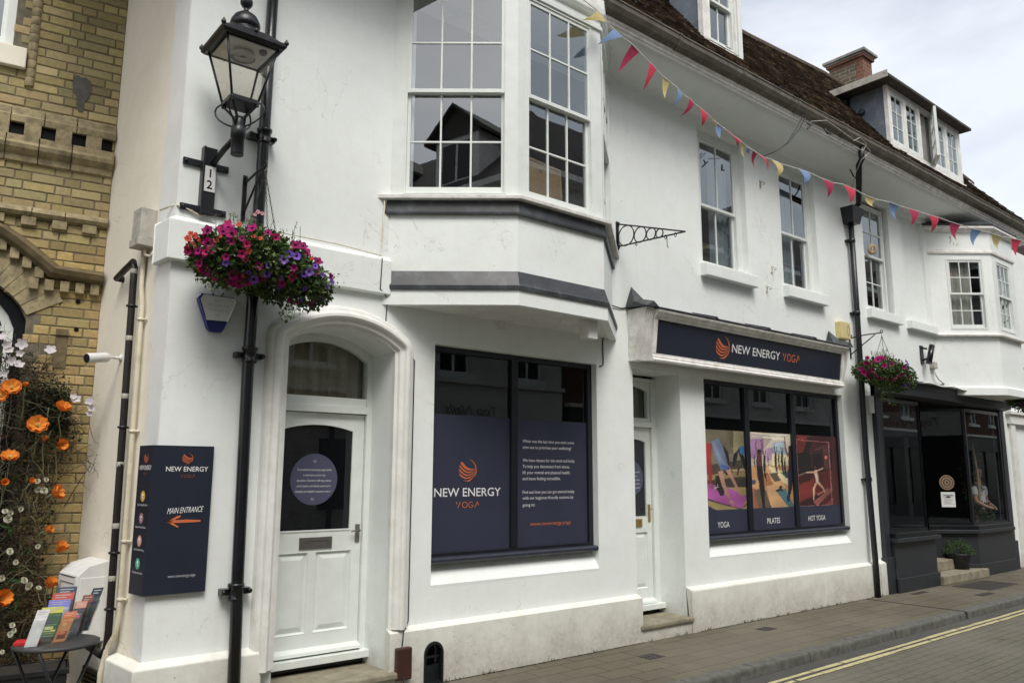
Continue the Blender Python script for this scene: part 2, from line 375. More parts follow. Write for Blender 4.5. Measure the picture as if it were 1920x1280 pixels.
def wmat(o):
    m = Matrix.Translation(o.location) @ o.rotation_euler.to_matrix().to_4x4()
    return (wmat(o.parent) @ o.matrix_parent_inverse @ m) if o.parent else m
def thing(name, label, cat, loc=(0, 0, 0), group=None):
    o = bpy.data.objects.new(name, None); COL.objects.link(o); o.location = loc; o.empty_display_size = .1
    o['label'] = label; o['category'] = cat
    if group: o['group'] = group
    return o
def tag(o, label=None, cat=None, group=None, kind=None):
    for k_, v in (('label', label), ('category', cat), ('group', group), ('kind', kind)):
        if v: o[k_] = v
    return o
def tris(a, b, n): return [a + (b - a) * i / n for i in range(n + 1)]
def sweep(mb, F, path, prof, col=None, cap=True):
    """path: (u,v,nu,nv) points with outward normals; prof: (d,w) pairs"""
    rows = [[F(u + nu * d, v + nv * d, w) for d, w in prof] for u, v, nu, nv in path]
    mb.grid(rows, col, False, False)
    if cap:
        for r in (rows[0], rows[-1]): mb.f(r, col)
def arc3(u0, v0, u1, v1, rise, n=16):
    """segmental arch points from (u0,v0) to (u1,v1) with normals"""
    c = math.hypot(u1 - u0, v1 - v0); R_ = (c * c / 4 + rise * rise) / (2 * rise); mx, my = (u0 + u1) / 2, (v0 + v1) / 2
    dx, dy = (u1 - u0) / c, (v1 - v0) / c; nx, ny = -dy, dx; cx_, cy_ = mx - nx * (R_ - rise), my - ny * (R_ - rise)
    h = math.asin(min(1, c / 2 / R_)); out = []
    for i in range(n + 1):
        t = -h + 2 * h * i / n; ux = nx * math.cos(t) + dx * math.sin(t); uy = ny * math.cos(t) + dy * math.sin(t)
        out.append((cx_ + ux * R_, cy_ + uy * R_, ux, uy))
    return out
FONT = {}
def text(s, F, u0, v0, w, height, width=None, mat='whitetext', parent=None, name='lettering', align='LEFT', shear=0, bold=0, vmid=False, space=1.0, slope=0, mirror=False, label=None):
    cu = bpy.data.curves.new('t', 'FONT'); cu.body = s; cu.size = 1; cu.shear = shear; cu.offset = bold; cu.space_character = space; cu.resolution_u = 3
    ob = bpy.data.objects.new('t', cu); COL.objects.link(ob); dg = bpy.context.evaluated_depsgraph_get(); dg.update()
    me = bpy.data.meshes.new_from_object(ob.evaluated_get(dg)); bpy.data.objects.remove(ob); bpy.data.curves.remove(cu)
    xs = [v.co.x for v in me.vertices]; x0, x1 = min(xs), max(xs); sc = height / .70
    sx = sc if width is None else width / (x1 - x0); W_ = (x1 - x0) * sx
    off = {'LEFT': 0, 'CENTER': -W_ / 2, 'RIGHT': -W_}[align]
    for v in me.vertices:
        a = (v.co.x - x0) * sx + off; b = v.co.y * sc + slope * a
        if mirror: a = -a
        v.co = F(u0 + a, v0 + b, w)
    me.materials.clear(); me.materials.append(M[mat])
    o = bpy.data.objects.new(name, me); COL.objects.link(o)
    if parent is not None: o.parent = parent; o.matrix_parent_inverse = wmat(parent).inverted()
    if label: o['label'] = label
    return o
def logo(F, cu, cv, r, w, mat='orange', parent=None, name='swirl_emblem'):
    """disc of curved bands sweeping together to the right, with a thin crescent closing the circle"""
    mb = MB()
    def clip(x, y):
        m = math.sqrt(max(0, 1 - x * x)); return max(-m, min(m, y))
    def lobe(ta, tb, ya, yb, sag):
        n = 22; top = []; bot = []
        for i in range(n + 1):
            x = -1 + 1.80 * i / n; t = (x + 1) / 1.80
            yt = ta * (1 - t) + ya * t - sag * math.sin(PI * t); yb_ = tb * (1 - t) + yb * t - sag * math.sin(PI * t)
            top.append((x, clip(x, yt))); bot.append((x, clip(x, yb_)))
        for i in range(n):
            q = [top[i], bot[i], bot[i + 1], top[i + 1]]
            if top[i][1] - bot[i][1] + top[i + 1][1] - bot[i + 1][1] > .01: mb.f([F(cu + a * r, cv + b * r, w) for a, b in q])
    for ta, tb, ya, yb in ((1.25, .80, .16, .12), (.60, .38, .05, -.01), (.18, -.02, -.09, -.15), (-.22, -.40, -.24, -.31), (-.60, -1.4, -.42, -.80)): lobe(ta, tb, ya, yb, .42)
    n = 30
    for i in range(n):
        q = []
        for k_ in (i, i + 1):
            t = math.radians(78 - 150 * k_ / n); th = .02 + .09 * math.sin(PI * min(1, k_ / n * .9 + .02)); q.append((t, th))
        (t0, h0), (t1, h1) = q
        mb.f([F(cu + math.cos(t0) * r, cv + math.sin(t0) * r, w), F(cu + math.cos(t1) * r, cv + math.sin(t1) * r, w), F(cu + math.cos(t1) * r * (1 - h1), cv + math.sin(t1) * r * (1 - h1), w), F(cu + math.cos(t0) * r * (1 - h0), cv + math.sin(t0) * r * (1 - h0), w)])
    return mb.build(name, mat, parent)
def yoga_word(F, u0, v0, w, height, width, mat='orange', parent=None):
    """YOGA drawn with open strokes: the Y lacks its left arm's joint, the A its crossbar"""
    mb = MB(); t = height * .13; lw = width / 4.9
    def st(x0, y0, x1, y1):
        d = Vector((x1 - x0, y1 - y0)); n_ = Vector((-d.y, d.x)).normalized() * t / 2
        mb.f([F(u0 + x0 - n_.x, v0 + y0 - n_.y, w), F(u0 + x1 - n_.x, v0 + y1 - n_.y, w), F(u0 + x1 + n_.x, v0 + y1 + n_.y, w), F(u0 + x0 + n_.x, v0 + y0 + n_.y, w)])
    H = height; g = lw * 1.3
    st(0, H, lw * .22, H * .62); st(lw * .85, H, lw * .38, 0)
    for k_, (a, b) in ((1, (0, 360)), (2, (45, 350))):
        cx_, cy_ = g * k_ + lw / 2, H / 2; n = 20
        for i in range(n):
            t0 = math.radians(a + (b - a) * i / n); t1 = math.radians(a + (b - a) * (i + 1) / n)
            st(cx_ + math.cos(t0) * lw * .5, cy_ + math.sin(t0) * H * .46, cx_ + math.cos(t1) * lw * .5, cy_ + math.sin(t1) * H * .46)
    st(g * 2 + lw * .62, H * .42, g * 2 + lw, H * .42)
    x = g * 3; st(x, 0, x + lw * .5, H); st(x + lw * .5, H, x + lw * .82, H * .38)
    return mb.build('lettering', mat, parent)
# ------------------------------------------------------------------ windows
def sash_window(F, u0, u1, v0, v1, cols, rt, rb, parent, glass='glasssky', w=0.0, fw=.045, bar=.018, split=.5, curtain=None, casement=False, name='sash_window', deep=.05, stile=.034):
    """box frame w/ upper sash forward, lower sash behind; returns the window part; its sashes and panes are sub-parts"""
    mb = MB()
    for a in ((u0, u0 + fw, v0, v1), (u1 - fw, u1, v0, v1), (u0 + fw, u1 - fw, v1 - fw, v1), (u0 + fw, u1 - fw, v0, v0 + fw)): mb.fbox(F, *a, w - deep, w + .012)
    win = mb.build(name, 'joinery', parent, .002)
    vm = v0 + (v1 - v0) * split; a0, a1, b0, b1 = u0 + fw, u1 - fw, v0 + fw, v1 - fw
    def sash(c0, c1, d0, d1, ww, rows, mr_bottom, mr_top):
        m = MB(); st = stile; lo = .05 if mr_bottom else .06; to = .034
        m.fbox(F, c0, c0 + st, d0, d1, ww - .03, ww); m.fbox(F, c1 - st, c1, d0, d1, ww - .03, ww)
        m.fbox(F, c0 + st, c1 - st, d0, d0 + (to if mr_bottom else lo), ww - .03, ww + (.006 if mr_bottom else 0)); m.fbox(F, c0 + st, c1 - st, d1 - to, d1, ww - .03, ww - .001)
        for i in range(1, cols):
            x = c0 + st + (c1 - c0 - 2 * st) * i / cols; m.fbox(F, x - bar / 2, x + bar / 2, d0 + to, d1 - to, ww - .024, ww - .003)
        for j in range(1, rows):
            z = d0 + to + (d1 - d0 - 2 * to) * j / rows; m.fbox(F, c0 + st, c1 - st, z - bar / 2, z + bar / 2, ww - .0235, ww - .004)
        m.build('sash', 'joinery', win, .0015)
        g = MB(); g.f([F(c0 + st * .8, d0 + to * .8, ww - .014), F(c1 - st * .8, d0 + to * .8, ww - .014), F(c1 - st * .8, d1 - to * .8, ww - .014), F(c0 + st * .8, d1 - to * .8, ww - .014)])
        g.build('pane', glass, win)
    if casement: sash(a0, a1, b0, b1, w - .005, rt, False, False)
    else:
        sash(a0, a1, vm - .017, b1, w + .002, rt, True, False)
        sash(a0, a1, b0, vm + .017, w - .033, rb, False, True)
    if curtain:
        for (c0, c1, mt) in curtain:
            m = MB(); n = max(6, int((c1 - c0) * 60)); rows = []
            for v in (v1, (v0 + v1) / 2, v0 - .1):
                rows.append([F(c0 + (c1 - c0) * i / n, v, w - .14 + .022 * math.sin(i * 1.05 + v) + .008 * math.sin(i * 2.7)) for i in range(n + 1)])
            m.grid(rows); m.build('curtain', mt, win)
    return win
# ================================================================== SETTING
RZ = -.09
def sheet(name, x0, x1, y0, y1, z, mat, n=1, kind='structure'):
    mb = MB(); mb.f([(x0, y0, z), (x1, y0, z), (x1, y1, z), (x0, y1, z)]); o = mb.build(name, mat); o['kind'] = kind; return o
sheet('ground', -400, 400, -400, 400, RZ - .06, 'channel')
mb = MB(); mb.f([(-40, -7.3, RZ - .002), (60, -7.3, RZ - .002), (60, -1.66, RZ - .002), (-40, -1.66, RZ - .002)]); o = mb.build('road', 'setts'); o['kind'] = 'structure'
mb = MB(); mb.f([(-40, -1.66, RZ), (60, -1.66, RZ), (60, -1.33, RZ), (-40, -1.33, RZ)]); o = mb.build('road_channel', 'channel'); o['kind'] = 'structure'
mb = MB(); mb.box(-40, 10.78, -1.22, 2.4, -.14, 0); mb.box(10.84, 60, -1.22, 2.4, -.14, 0); mb.box(10.78, 10.84, -1.22, 2.4, -.14, -.022)
o = mb.build('pavement', 'paver'); o['kind'] = 'structure'
mb = MB()
x = -12.0
while x < 50:
    L = .88 + random.uniform(-.05, .05); x1 = x + L
    if x < 10.82 < x1: x1 = 10.78
    j = random.uniform(-.006, .006)
    a = [(-1.350 + j, -.15), (-1.352 + j, RZ + .005), (-1.346 + j, -.022), (-1.340 + j, -.006), (-1.326 + j, .001), (-1.222, .003), (-1.222, -.15)]
    mb.grid([[Vector((x + .004, p[0], p[1])) for p in a], [Vector((x1 - .004, p[0], p[1])) for p in a]], None, True, False, True)
    x = x1 if x1 != 10.78 else 10.845
o = mb.build('kerb', 'kerb', None, .004); o['kind'] = 'structure'
mb = MB()
for yc in (-1.545, -1.635):
    x = -12
    while x < 50:
        L = random.uniform(.22, .8); w = .026 + random.uniform(-.004, .004); a = yc + random.uniform(-.004, .004)
        mb.f([(x, a - w, RZ + .004), (x + L * .5, a - w * random.uniform(.8, 1.1), RZ + .004), (x + L - .006, a - w, RZ + .004), (x + L - .006, a + w, RZ + .004), (x + L * .5, a + w * random.uniform(.8, 1.1), RZ + .004), (x, a + w, RZ + .004)])
        x += L + (random.uniform(.0, .03) if random.random() < .5 else 0)
o = mb.build('yellow_lines', 'yellowline'); o['kind'] = 'structure'
rg_ = random.Random(2); mb = MB(); xx = 3.4
while xx < 11.2:
    L = rg_.uniform(.05, .16); w0 = rg_.uniform(.006, .028)
    if not 6.25 < xx < 7.1: mb.f([(xx, -.074, .0035), (xx + L * .5, -.076 - w0 * 1.2, .0035), (xx + L, -.074, .0035), (xx + L * .5, -.066, .007)])
    if rg_.random() < .35:
        for _ in range(6): a_ = xx + rg_.uniform(0, L); mb.tube([(a_, -.08, .0), (a_ + rg_.gauss(0, .01), -.085 + rg_.gauss(0, .008), rg_.uniform(.012, .035))], .0018, 3)
    xx += L * .8
tag(mb.build('joint_weeds', 'moss'), 'mossy dirt and tiny weeds in the joint between wall and pavement', 'weeds', kind='stuff')
# drainage slot across the pavement
t = thing('drain_channel', 'dark narrow drainage slot crossing the pavement from the drainpipe to the kerb', 'drain', (10.81, -.6, 0))
mb = MB(); mb.box(10.785, 10.80, -1.34, -.05, -.03, -.002); mb.box(10.82, 10.835, -1.34, -.05, -.03, -.002); mb.build('channel_edge', 'castiron', t)
mb = MB(); mb.box(10.80, 10.82, -1.345, -.05, -.024, -.014); mb.build('slot', 'black', t)
for x0, x1, y0, y1, lb in ((5.78, 5.98, -.60, -.44, 'small square iron cover in the pavement nearest the first shop window'), (7.78, 7.99, -.50, -.36, 'small square iron cover in the pavement below the poster window'), (13.05, 14.15, -.82, -.28, 'large rectangular iron cover in front of the dark shop steps'), (12.35, 12.75, -.98, -.86, 'narrow iron cover beside the large one near the dark shop'), (11.75, 12.15, -.33, -.24, 'slim iron cover at the foot of the dark shop stall riser')):
    t = thing('inspection_cover', lb, 'cover', ((x0 + x1) / 2, (y0 + y1) / 2, 0), 'iron covers set in the pavement')
    mb = MB()
    for a in ((x0, x1, y0, y0 + .018), (x0, x1, y1 - .018, y1), (x0, x0 + .018, y0 + .018, y1 - .018), (x1 - .018, x1, y0 + .018, y1 - .018)): mb.box(*a, -.01, .005)
    mb.build('cover_frame', 'castiron', t)
    mb = MB(); mb.box(x0 + .02, x1 - .02, y0 + .02, y1 - .02, -.01, .003)
    nx = int((x1 - x0) / .05)
    for i in range(nx):
        for j in range(max(1, int((y1 - y0 - .04) / .05))):
            cx_ = x0 + .03 + i * .05; cy_ = y0 + .03 + j * .05
            if cx_ + .03 < x1 - .02 and cy_ + .02 < y1 - .02: mb.box(cx_, cx_ + .03, cy_, cy_ + .02, .003, .006)
    mb.build('cover_plate', 'castiron', t)
# ================================================================== WHITE CORNER BUILDING
XC = 1.555; XE = 11.32
B1 = thing('corner_building', 'white rendered corner building with canted bay window, arched doorway and navy yoga shopfronts', 'building', (6, 1.2, 0))
def X0(px, py, y=0): return P(px, py, y).x
wx0, wx1 = X0(813, 800), 5.745
vx0, vx1 = X0(1322, 800), X0(1586, 860)
dx0, dx1, ds, dr_ = 2.43, 3.365, 2.655, .15
arch = arc3(dx0, ds, dx1, ds, dr_)
door_hole = [(dx0, -.1)] + [(dx1, -.1)] + [(a[0], a[1]) for a in reversed(arch)]
d2a, d2b, d2t = 6.29, 7.07, 2.775
nich = [(3.675, .0), (3.855, .0)] + [(3.765 + .09 * math.cos(t), .235 + .09 * math.sin(t)) for t in tris(0, PI, 12)]
def rect(a, b, c, d): return [(a, c), (b, c), (b, d), (a, d)]
WB = [(7.56, 8.53, 4.15, 5.90), (9.33, 10.24, 4.15, 5.90)]
holes = [door_hole[:], rect(wx0, wx1, .75, 2.77), rect(d2a, d2b, -.1, d2t), rect(vx0, vx1, .745, 2.77), rect(3.5, 5.8, 4.02, 5.9), nich] + [rect(*w) for w in WB]
outer = rect(XC, XE, -.12, 6.25)
# door holes reach the ground: splice them by making the outer start below
mb = MB(); mb.poly(F0, rect(XC, XE, -.2, 6.25), 0, holes)
for h, d in zip(holes, (.40, .13, .40, .13, .12, .07, .12, .12)): mb.ring(F0, h, -d, 0)
mb.build('front_wall', 'stucco', B1)
# inner lining so rooms read as rooms
mb = MB()
mb.box(XC + .3, XE - .1, 3.4, 3.5, -.1, 6.3)
mb.box(6.05, 6.15, .5, 3.4, 0, 3.2); mb.box(2.2, 2.3, .45, 3.4, 0, 3.2); mb.box(3.55, 3.65, .45, 3.4, 0, 3.2); mb.box(7.2, 7.3, .45, 3.4, 0, 3.2); mb.box(6.6, 6.7, .2, 3.4, 3.3, 6.2); mb.box(XE - .2, XE - .1, .2, 3.4, -.1, 6.2)
mb.box(XC + .3, XE - .2, .15, 3.4, 3.2, 3.3); mb.box(XC + .3, XE - .2, .3, 3.4, 6.1, 6.2)
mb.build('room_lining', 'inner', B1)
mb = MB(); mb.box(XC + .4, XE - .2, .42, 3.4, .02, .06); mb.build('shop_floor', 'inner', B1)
FR = Fr((XC, 0, 0), (-.125, .992, 0), (-.992, -.125, 0))
mb = MB(); mb.poly(FR, rect(0, 3.6, -.2, 6.6), 0); mb.build('side_wall', 'cream', B1)
mb = MB(); p0 = FR(3.6, 0); mb.box(p0.x, XE, 3.6, 3.7, -.2, 6.4); mb.build('rear_wall', 'cream', B1)
# bright repainted strip down the corner, its edge stepped and ragged
st = [(0.0, .46), (.155, .5), (.16, .95), (.175, 1.2), (.185, 1.75), (.205, 1.8), (.21, 2.55), (.235, 2.56), (.24, 3.10), (.25, 3.45), (.27, 3.55), (.265, 4.1), (.25, 4.12), (.255, 4.9), (.23, 4.92), (.28, 5.2), (.30, 6.3), (0, 6.3)]
mb = MB(); mb.prism(FR, st, .001, .006); mb.build('corner_strip', 'putty', B1)
# string course
mb = MB()
pr = [(3.12, 0), (3.125, .05), (3.41, .052), (3.435, .02), (3.45, 0)]
def run(mb, pts, prof, col=None, cap=True):
    """horizontal moulding along plan points (x,y,nx,ny); prof (z,w)"""
    mb.grid([[Vector((x + nx * w, y + ny * w, z)) for z, w in prof] for x, y, nx, ny in pts], col, False, False)
    if cap:
        for x, y, nx, ny in (pts[0], pts[-1]): mb.f([Vector((x + nx * w, y + ny * w, z)) for z, w in prof], col)
q = FR(.20, 0)
run(mb, [(q.x, q.y, -.992, -.125), (XC, 0, -1.0, -1.13), (3.20, 0, 0, -1), (3.285, 0, 0, -1)], pr); mb.build('string_course', 'stucco', B1, .006)
# plinth pieces: sloping top
pp = [(-.15, .075), (.43, .07), (.462, .0)]
q = FR(.42, 0)
mb = MB(); run(mb, [(q.x, q.y, -.992, -.125), (XC, 0, -1.0, -1.13), (dx0 - .10, 0, 0, -1)], pp); mb.build('plinth', 'plinth', B1, .008)
mb = MB(); mb.poly(F0, rect(dx1 - .01 + .0, d2a, -.15, .43), .07, [nich]); mb.ring(F0, nich, 0, .07)
run(mb, [(dx1 - .01, 0, 0, -1), (d2a, 0, 0, -1)], [(.43, .07), (.462, .0)], cap=False)
for xx in (dx1 - .01, d2a): mb.f([(xx, 0, -.15), (xx, -.07, -.15), (xx, -.07, .43), (xx, 0, .462)])
mb.build('plinth', 'plinth', B1)
mb = MB(); run(mb, [(d2b, 0, 0, -1), (11.28, 0, 0, -1)], pp); mb.build('plinth', 'plinth', B1, .008)
# moulded arch surround
path = [(dx0, .30, -1, 0), (dx0, 1.2, -1, 0), (dx0, ds, -1, 0)]
n0 = (arch[0][2], arch[0][3])
for i in range(1, 8):
    t = i / 8; a0 = math.atan2(0, -1); a1 = math.atan2(n0[1], n0[0]); a = PI + (a1 - PI) * t; path.append((dx0, ds, math.cos(a), math.sin(a)))
path += arch
a1 = math.atan2(arch[-1][3], arch[-1][2])
for i in range(1, 8): a = a1 * (1 - i / 8); path.append((dx1, ds, math.cos(a), math.sin(a)))
path += [(dx1, ds, 1, 0), (dx1, 1.2, 1, 0), (dx1, .455, 1, 0)]
prof = [(-.004, -.02), (-.004, .022), (.018, .028), (.026, .052), (.052, .058), (.060, .066), (.068, .084), (.080, .092), (.100, .090), (.116, .078), (.126, .058), (.146, .052), (.160, .040), (.170, .016), (.172, 0)]
mb = MB(); sweep(mb, F0, path, prof); o = mb.build('door_surround', 'trim', B1)
# ---------------- entrance door
YD = .37; FD = Fr((0, YD, 0), (1, 0, 0))
mb = MB()
mb.fbox(FD, dx0, dx0 + .05, .2, 2.66, -.06, .03); mb.fbox(FD, dx1 - .052, dx1 + .0, .2, 2.66, -.06, .03)
mb.fbox(FD, dx0 + .05, dx1 - .052, 2.155, 2.215, -.06, .045); mb.fbox(FD, dx0 + .05, dx1 - .052, 2.215, 2.285, -.06, .02)
ai = arc3(dx0 + .05, 2.60, dx1 - .052, 2.60, .14); top = arc3(dx0 + .0, ds + .03, dx1, ds + .03, dr_)
ringp = [(a[0], a[1]) for a in top] + [(a[0], a[1]) for a in reversed(ai)]
mb.prism(FD, ringp, -.05, .015)
dfr = mb.build('door_frame', 'joinery', B1, .003)
mb = MB(); mb.poly(FD, [(dx0 + .05, 2.285), (dx1 - .052, 2.285)] + [(a[0], a[1]) for a in reversed(ai)], -.02); mb.build('fanlight_glass', 'glass', B1)
mb = MB(); rows = []
for v in (2.85, 2.5, 2.2): rows.append([FD(dx0 + .02 + .92 * i / 60, v, -.12 + .028 * math.sin(i * .72) + .01 * math.sin(i * 1.9)) for i in range(61)])
mb.grid(rows); mb.build('curtain', 'linen', B1)
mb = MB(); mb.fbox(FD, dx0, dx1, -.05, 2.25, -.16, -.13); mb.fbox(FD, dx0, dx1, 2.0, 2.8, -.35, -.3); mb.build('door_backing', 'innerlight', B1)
lx0, lx1 = dx0 + .052, dx1 - .054
gx0, gx1, gz0, gz1 = lx0 + .10, lx1 - .10, 1.205, 2.02
garch = arc3(gx0, gz1, gx1, gz1, .045, 10)
gl = [(gx0, gz0), (gx1, gz0)] + [(a[0], a[1]) for a in reversed(garch)]
pl1, pl2 = rect(lx0 + .10, 2.845, .43, 1.045), rect(2.915, lx1 - .09, .43, 1.045)
def door_leaf(F, x0, x1, z0, z1, glp, panels, parent):
    mb = MB(); mb.prism(F, rect(x0, x1, z0, z1), -.04, .0, None, [glp] + panels)
    d = mb.build('door', 'joinery', parent, .003)
    for p in panels:
        a, b, c, e_ = p[0][0], p[1][0], p[0][1], p[2][1]
        mb = MB(); lo = [(a, c), (b, c), (b, e_), (a, e_)]; k1 = .012; k2 = .055
        def sh(r_, k_): return [(r_[0][0] + k_, r_[0][1] + k_), (r_[1][0] - k_, r_[1][1] + k_), (r_[2][0] - k_, r_[2][1] - k_), (r_[3][0] + k_, r_[3][1] - k_)]
        rings = [(lo, -.002), (sh(lo, k1), -.018), (sh(lo, k1 + .004), -.018), (sh(lo, k2), -.004)]
        for (r0, w0), (r1, w1) in zip(rings[:-1], rings[1:]):
            for i in range(4): j = (i + 1) % 4; mb.f([F(*r0[i], w0), F(*r0[j], w0), F(*r1[j], w1), F(*r1[i], w1)])
        r, w = rings[-1]; mb.f([F(*q_, w) for q_ in r]); mb.build('door_panel', 'joinery', d)
    return d
D1 = door_leaf(FD, lx0, lx1, .275, 2.15, gl, [pl1, pl2], B1)
mb = MB(); mb.poly(FD, gl, -.02); mb.build('door_glass', 'darkfill', D1)
mb = MB(); g = MB(); g.poly(FD, gl, -.012); g.build('glass_sheet', 'shopglass', D1)
# bead round the glass
mb = MB(); gi = [(gx0 + .012, gz0 + .012), (gx1 - .012, gz0 + .012)] + [(a[0] + (.012 if a[0] < 2.85 else -.012) * abs(a[0] - 2.9) * 2, a[1] - .012) for a in reversed(garch)]
mb.prism(FD, gl, -.008, .006, None, [gi]); mb.build('glazing_bead', 'joinery', D1)
cx_, cz_ = FD.px(590, 898, 0)
def disc(F, u, v, r, w, mat, parent, name, ry=None, n=40, label=None):
    mb = MB(); mb.poly(F, [(u + r * math.cos(2 * PI * i / n), v + (ry or r) * math.sin(2 * PI * i / n)) for i in range(n)], w); return mb.build(name, mat, parent, label=label)
k = NT('slate_blue_vinyl'); k.b.inputs['Base Color'].default_value = (*rgb(78, 80, 104), 1); k.b.inputs['Roughness'].default_value = .5; M['bluevinyl'] = k.m
disc(FD, cx_, cz_, .205, -.009, 'bluevinyl', D1, 'round_sticker')
for i, (tx, hw) in enumerate((('"A wonderful community yoga studio', .150), ('in the heart of the city.', .098), ('Excellent Teachers offering classes', .150), ('of all styles and levels and such a', .148), ('friendly and helpful reception team."', .160))):
    text(tx, FD, cx_, cz_ + .068 - i * .043, -.0075, .017, hw * 2, 'whitetext', D1, align='CENTER', shear=.45)
logo(FD, cx_, cz_ + .145, .014, -.0075, 'greytext', D1); logo(FD, cx_ - .01, cz_ - .155, .014, -.0075, 'greytext', D1)
mb = MB(); a, b = FD.px(560, 1030)[0], FD.px(622, 1005)[0]; z0 = FD.px(560, 1030)[1]; z1 = FD.px(560, 1008)[1]
mb.prism(FD, rect(a, b, z0, z1), 0, .010, None, [rect(a + .032, b - .032, z0 + .026, z1 - .026)]); mb.fbox(FD, a + .03, b - .03, z0 + .024, z1 - .024, .001, .005); mb.build('letterbox', 'steel', D1, .002)
a, z1 = FD.px(666, 982); z0 = FD.px(666, 1016)[1]
mb = MB(); mb.fbox(FD, a, a + .04, z0, z1, 0, .007); mb.lathe(FD(a + .02, z1 - .05, .007), [(.010, 0), (.009, .03), (.012, .035)], 10, FD.n)
mb.tube([FD(a + .02, z1 - .05, .035), FD(a - .03, z1 - .05, .042), FD(a - .055, z1 - .055, .04)], .007, 8); mb.tube([FD(a + .02, z0 + .03, .008), FD(a + .02, z0 + .045, .012)], .004, 6); mb.build('door_handle', 'steel', D1, .001)
# weatherboard, sill, steps
mb = MB(); mb.hexa([FD(*q_) for q_ in ((lx0, .275, .0), (lx1, .275, .0), (lx1, .275, .055), (lx0, .275, .055), (lx0, .325, .0), (lx1, .325, .0), (lx1, .30, .05), (lx0, .30, .05))]); mb.build('weatherboard', 'joinery', D1, .002)
mb = MB(); mb.fbox(FD, dx0 + .002, dx1 + .01, .205, .262, -.05, .095); mb.build('door_sill', 'joinery', B1, .004)
mb = MB(); mb.fbox(FD, dx0, dx1, 0, .205, -.04, .0); mb.build('threshold', 'black', B1)
mb = MB(); mb.box(dx0 - .02, 3.43, -.12, .36, .10, .15); mb.build('doorstep', 'stone', B1, .012)
mb = MB(); mb.box(dx0, 3.40, -.09, .34, -.05, .10); mb.build('step_riser', 'plinth', B1)
# ---------------- shop window helper
def shopfront_window(x0, x1, z0, z1, mull, y, parent, vinyl_top, name='shop_window', label=None, mw=.032):
    F = Fr((0, y, 0), (1, 0, 0)); mb = MB()
    mb.fbox(F, x0, x0 + .035, z0, z1, -.04, .03); mb.fbox(F, x1 - .06, x1, z0, z1, -.04, .03); mb.fbox(F, x0 + .035, x1 - .06, z1 - .05, z1, -.04, .03); mb.fbox(F, x0 + .035, x1 - .06, z0, z0 + .035, -.04, .03)
    for m in mull: mb.fbox(F, m - mw, m + mw, z0 + .035, z1 - .05, -.04, .034)
    win = mb.build(name, 'navyframe', parent, .003, label)
    mb = MB(); pr_ = [(z0 - .045, -.02), (z0 - .045, .085), (z0 - .03, .098), (z0 - .012, .098), (z0 + .002, .085), (z0 + .006, .04), (z0 + .006, -.02)]
    mb.grid([[F(u, v, w) for v, w in pr_] for u in (x0 + .0, x1 + .0)], None, True, False, True); mb.build('window_sill', 'navysill', win, .002)
    ed = [x0 + .035] + sum(([m - mw, m + mw] for m in mull), []) + [x1 - .06]
    for a, b in zip(ed[::2], ed[1::2]):
        mb = MB(); mb.f([F(a, z0 + .035, 0), F(b, z0 + .035, 0), F(b, z1 - .05, 0), F(a, z1 - .05, 0)]); mb.build('pane', 'shopglass', win)
    return F, win, list(zip(ed[::2], ed[1::2]))
def sill_slope(x0, x1, z0, z1, d, parent):
    mb = MB(); mb.hexa([Vector(q_) for q_ in ((x0, 0, z0 - .02), (x1, 0, z0 - .02), (x1, d, z0 - .02), (x0, d, z0 - .02), (x0, -.002, z0 + .004), (x1, -.002, z0 + .004), (x1, d, z1), (x0, d, z1))]); mb.build('sloping_sill', 'stucco', parent)
FW1, W1, pan1 = shopfront_window(wx0, wx1, .965, 2.77, [X0(961, 850, .1)], .1, B1, 2.18, label='wide navy shop window with navy vinyl and yoga lettering', mw=.038)
sill_slope(wx0, wx1, .75, .935, .13, B1)
for (a, b) in pan1:
    mb = MB(); mb.fbox(FW1, a, b, .99, 2.175, .001, .0025); mb.build('vinyl_panel', 'navy', W1)
def tp(s, F, x0, y0, x1, ytop, w, mat='whitetext', parent=None, **k):
    u0, v0 = F.px(x0, y0, w); u1, _ = F.px(x1, y0, w); _, v1 = F.px(x0, ytop, w)
    if k.pop('cap', True) is None: pass
    return text(s, F, u0, v0, w, v1 - v0, u1 - u0, mat, parent, **k)
wv = .004
u, v = FW1.px(877, 881, wv); logo(FW1, u, v, .098, wv, 'orange', W1)
u0, v0 = FW1.px(813, 931, wv); u1, _ = FW1.px(938, 929, wv); text('NEW ENERGY', FW1, u0 + .005, v0, wv, .073, u1 - u0, 'whitetext', W1, bold=.006)
u0, v0 = FW1.px(855, 952, wv); u1, _ = FW1.px(899, 952, wv); yoga_word(FW1, u0, v0, wv, .052, u1 - u0, 'orange', W1)
L = [('When was the last time you took some', 829, 1076), ('time out to prioritise your wellbeing?', 840.5, 1071), None, ('We have classes for the mind and body.', 865, 1078), ('To help you disconnect from stress,', 876.5, 1068), ('lift your mental and physical health,', 888, 1069), ('and leave feeling incredible.', 899.5, 1051), None, ('Find out how you can get started today', 925, 1077), ('with our beginner-friendly sessions by', 936, 1075), ('going to:', 949, 1003)]
for l in L:
    if l:
        u0, v0 = FW1.px(980, l[1], wv); u1, _ = FW1.px(l[2], l[1], wv); text(l[0], FW1, u0, v0, wv, .029, u1 - u0, 'whitetext', W1, bold=-.004)
u0, v0 = FW1.px(994, 985, wv); u1, _ = FW1.px(1070, 985, wv); text('www.newenergy.yoga', FW1, u0, v0, wv, .034, u1 - u0, 'orange', W1)
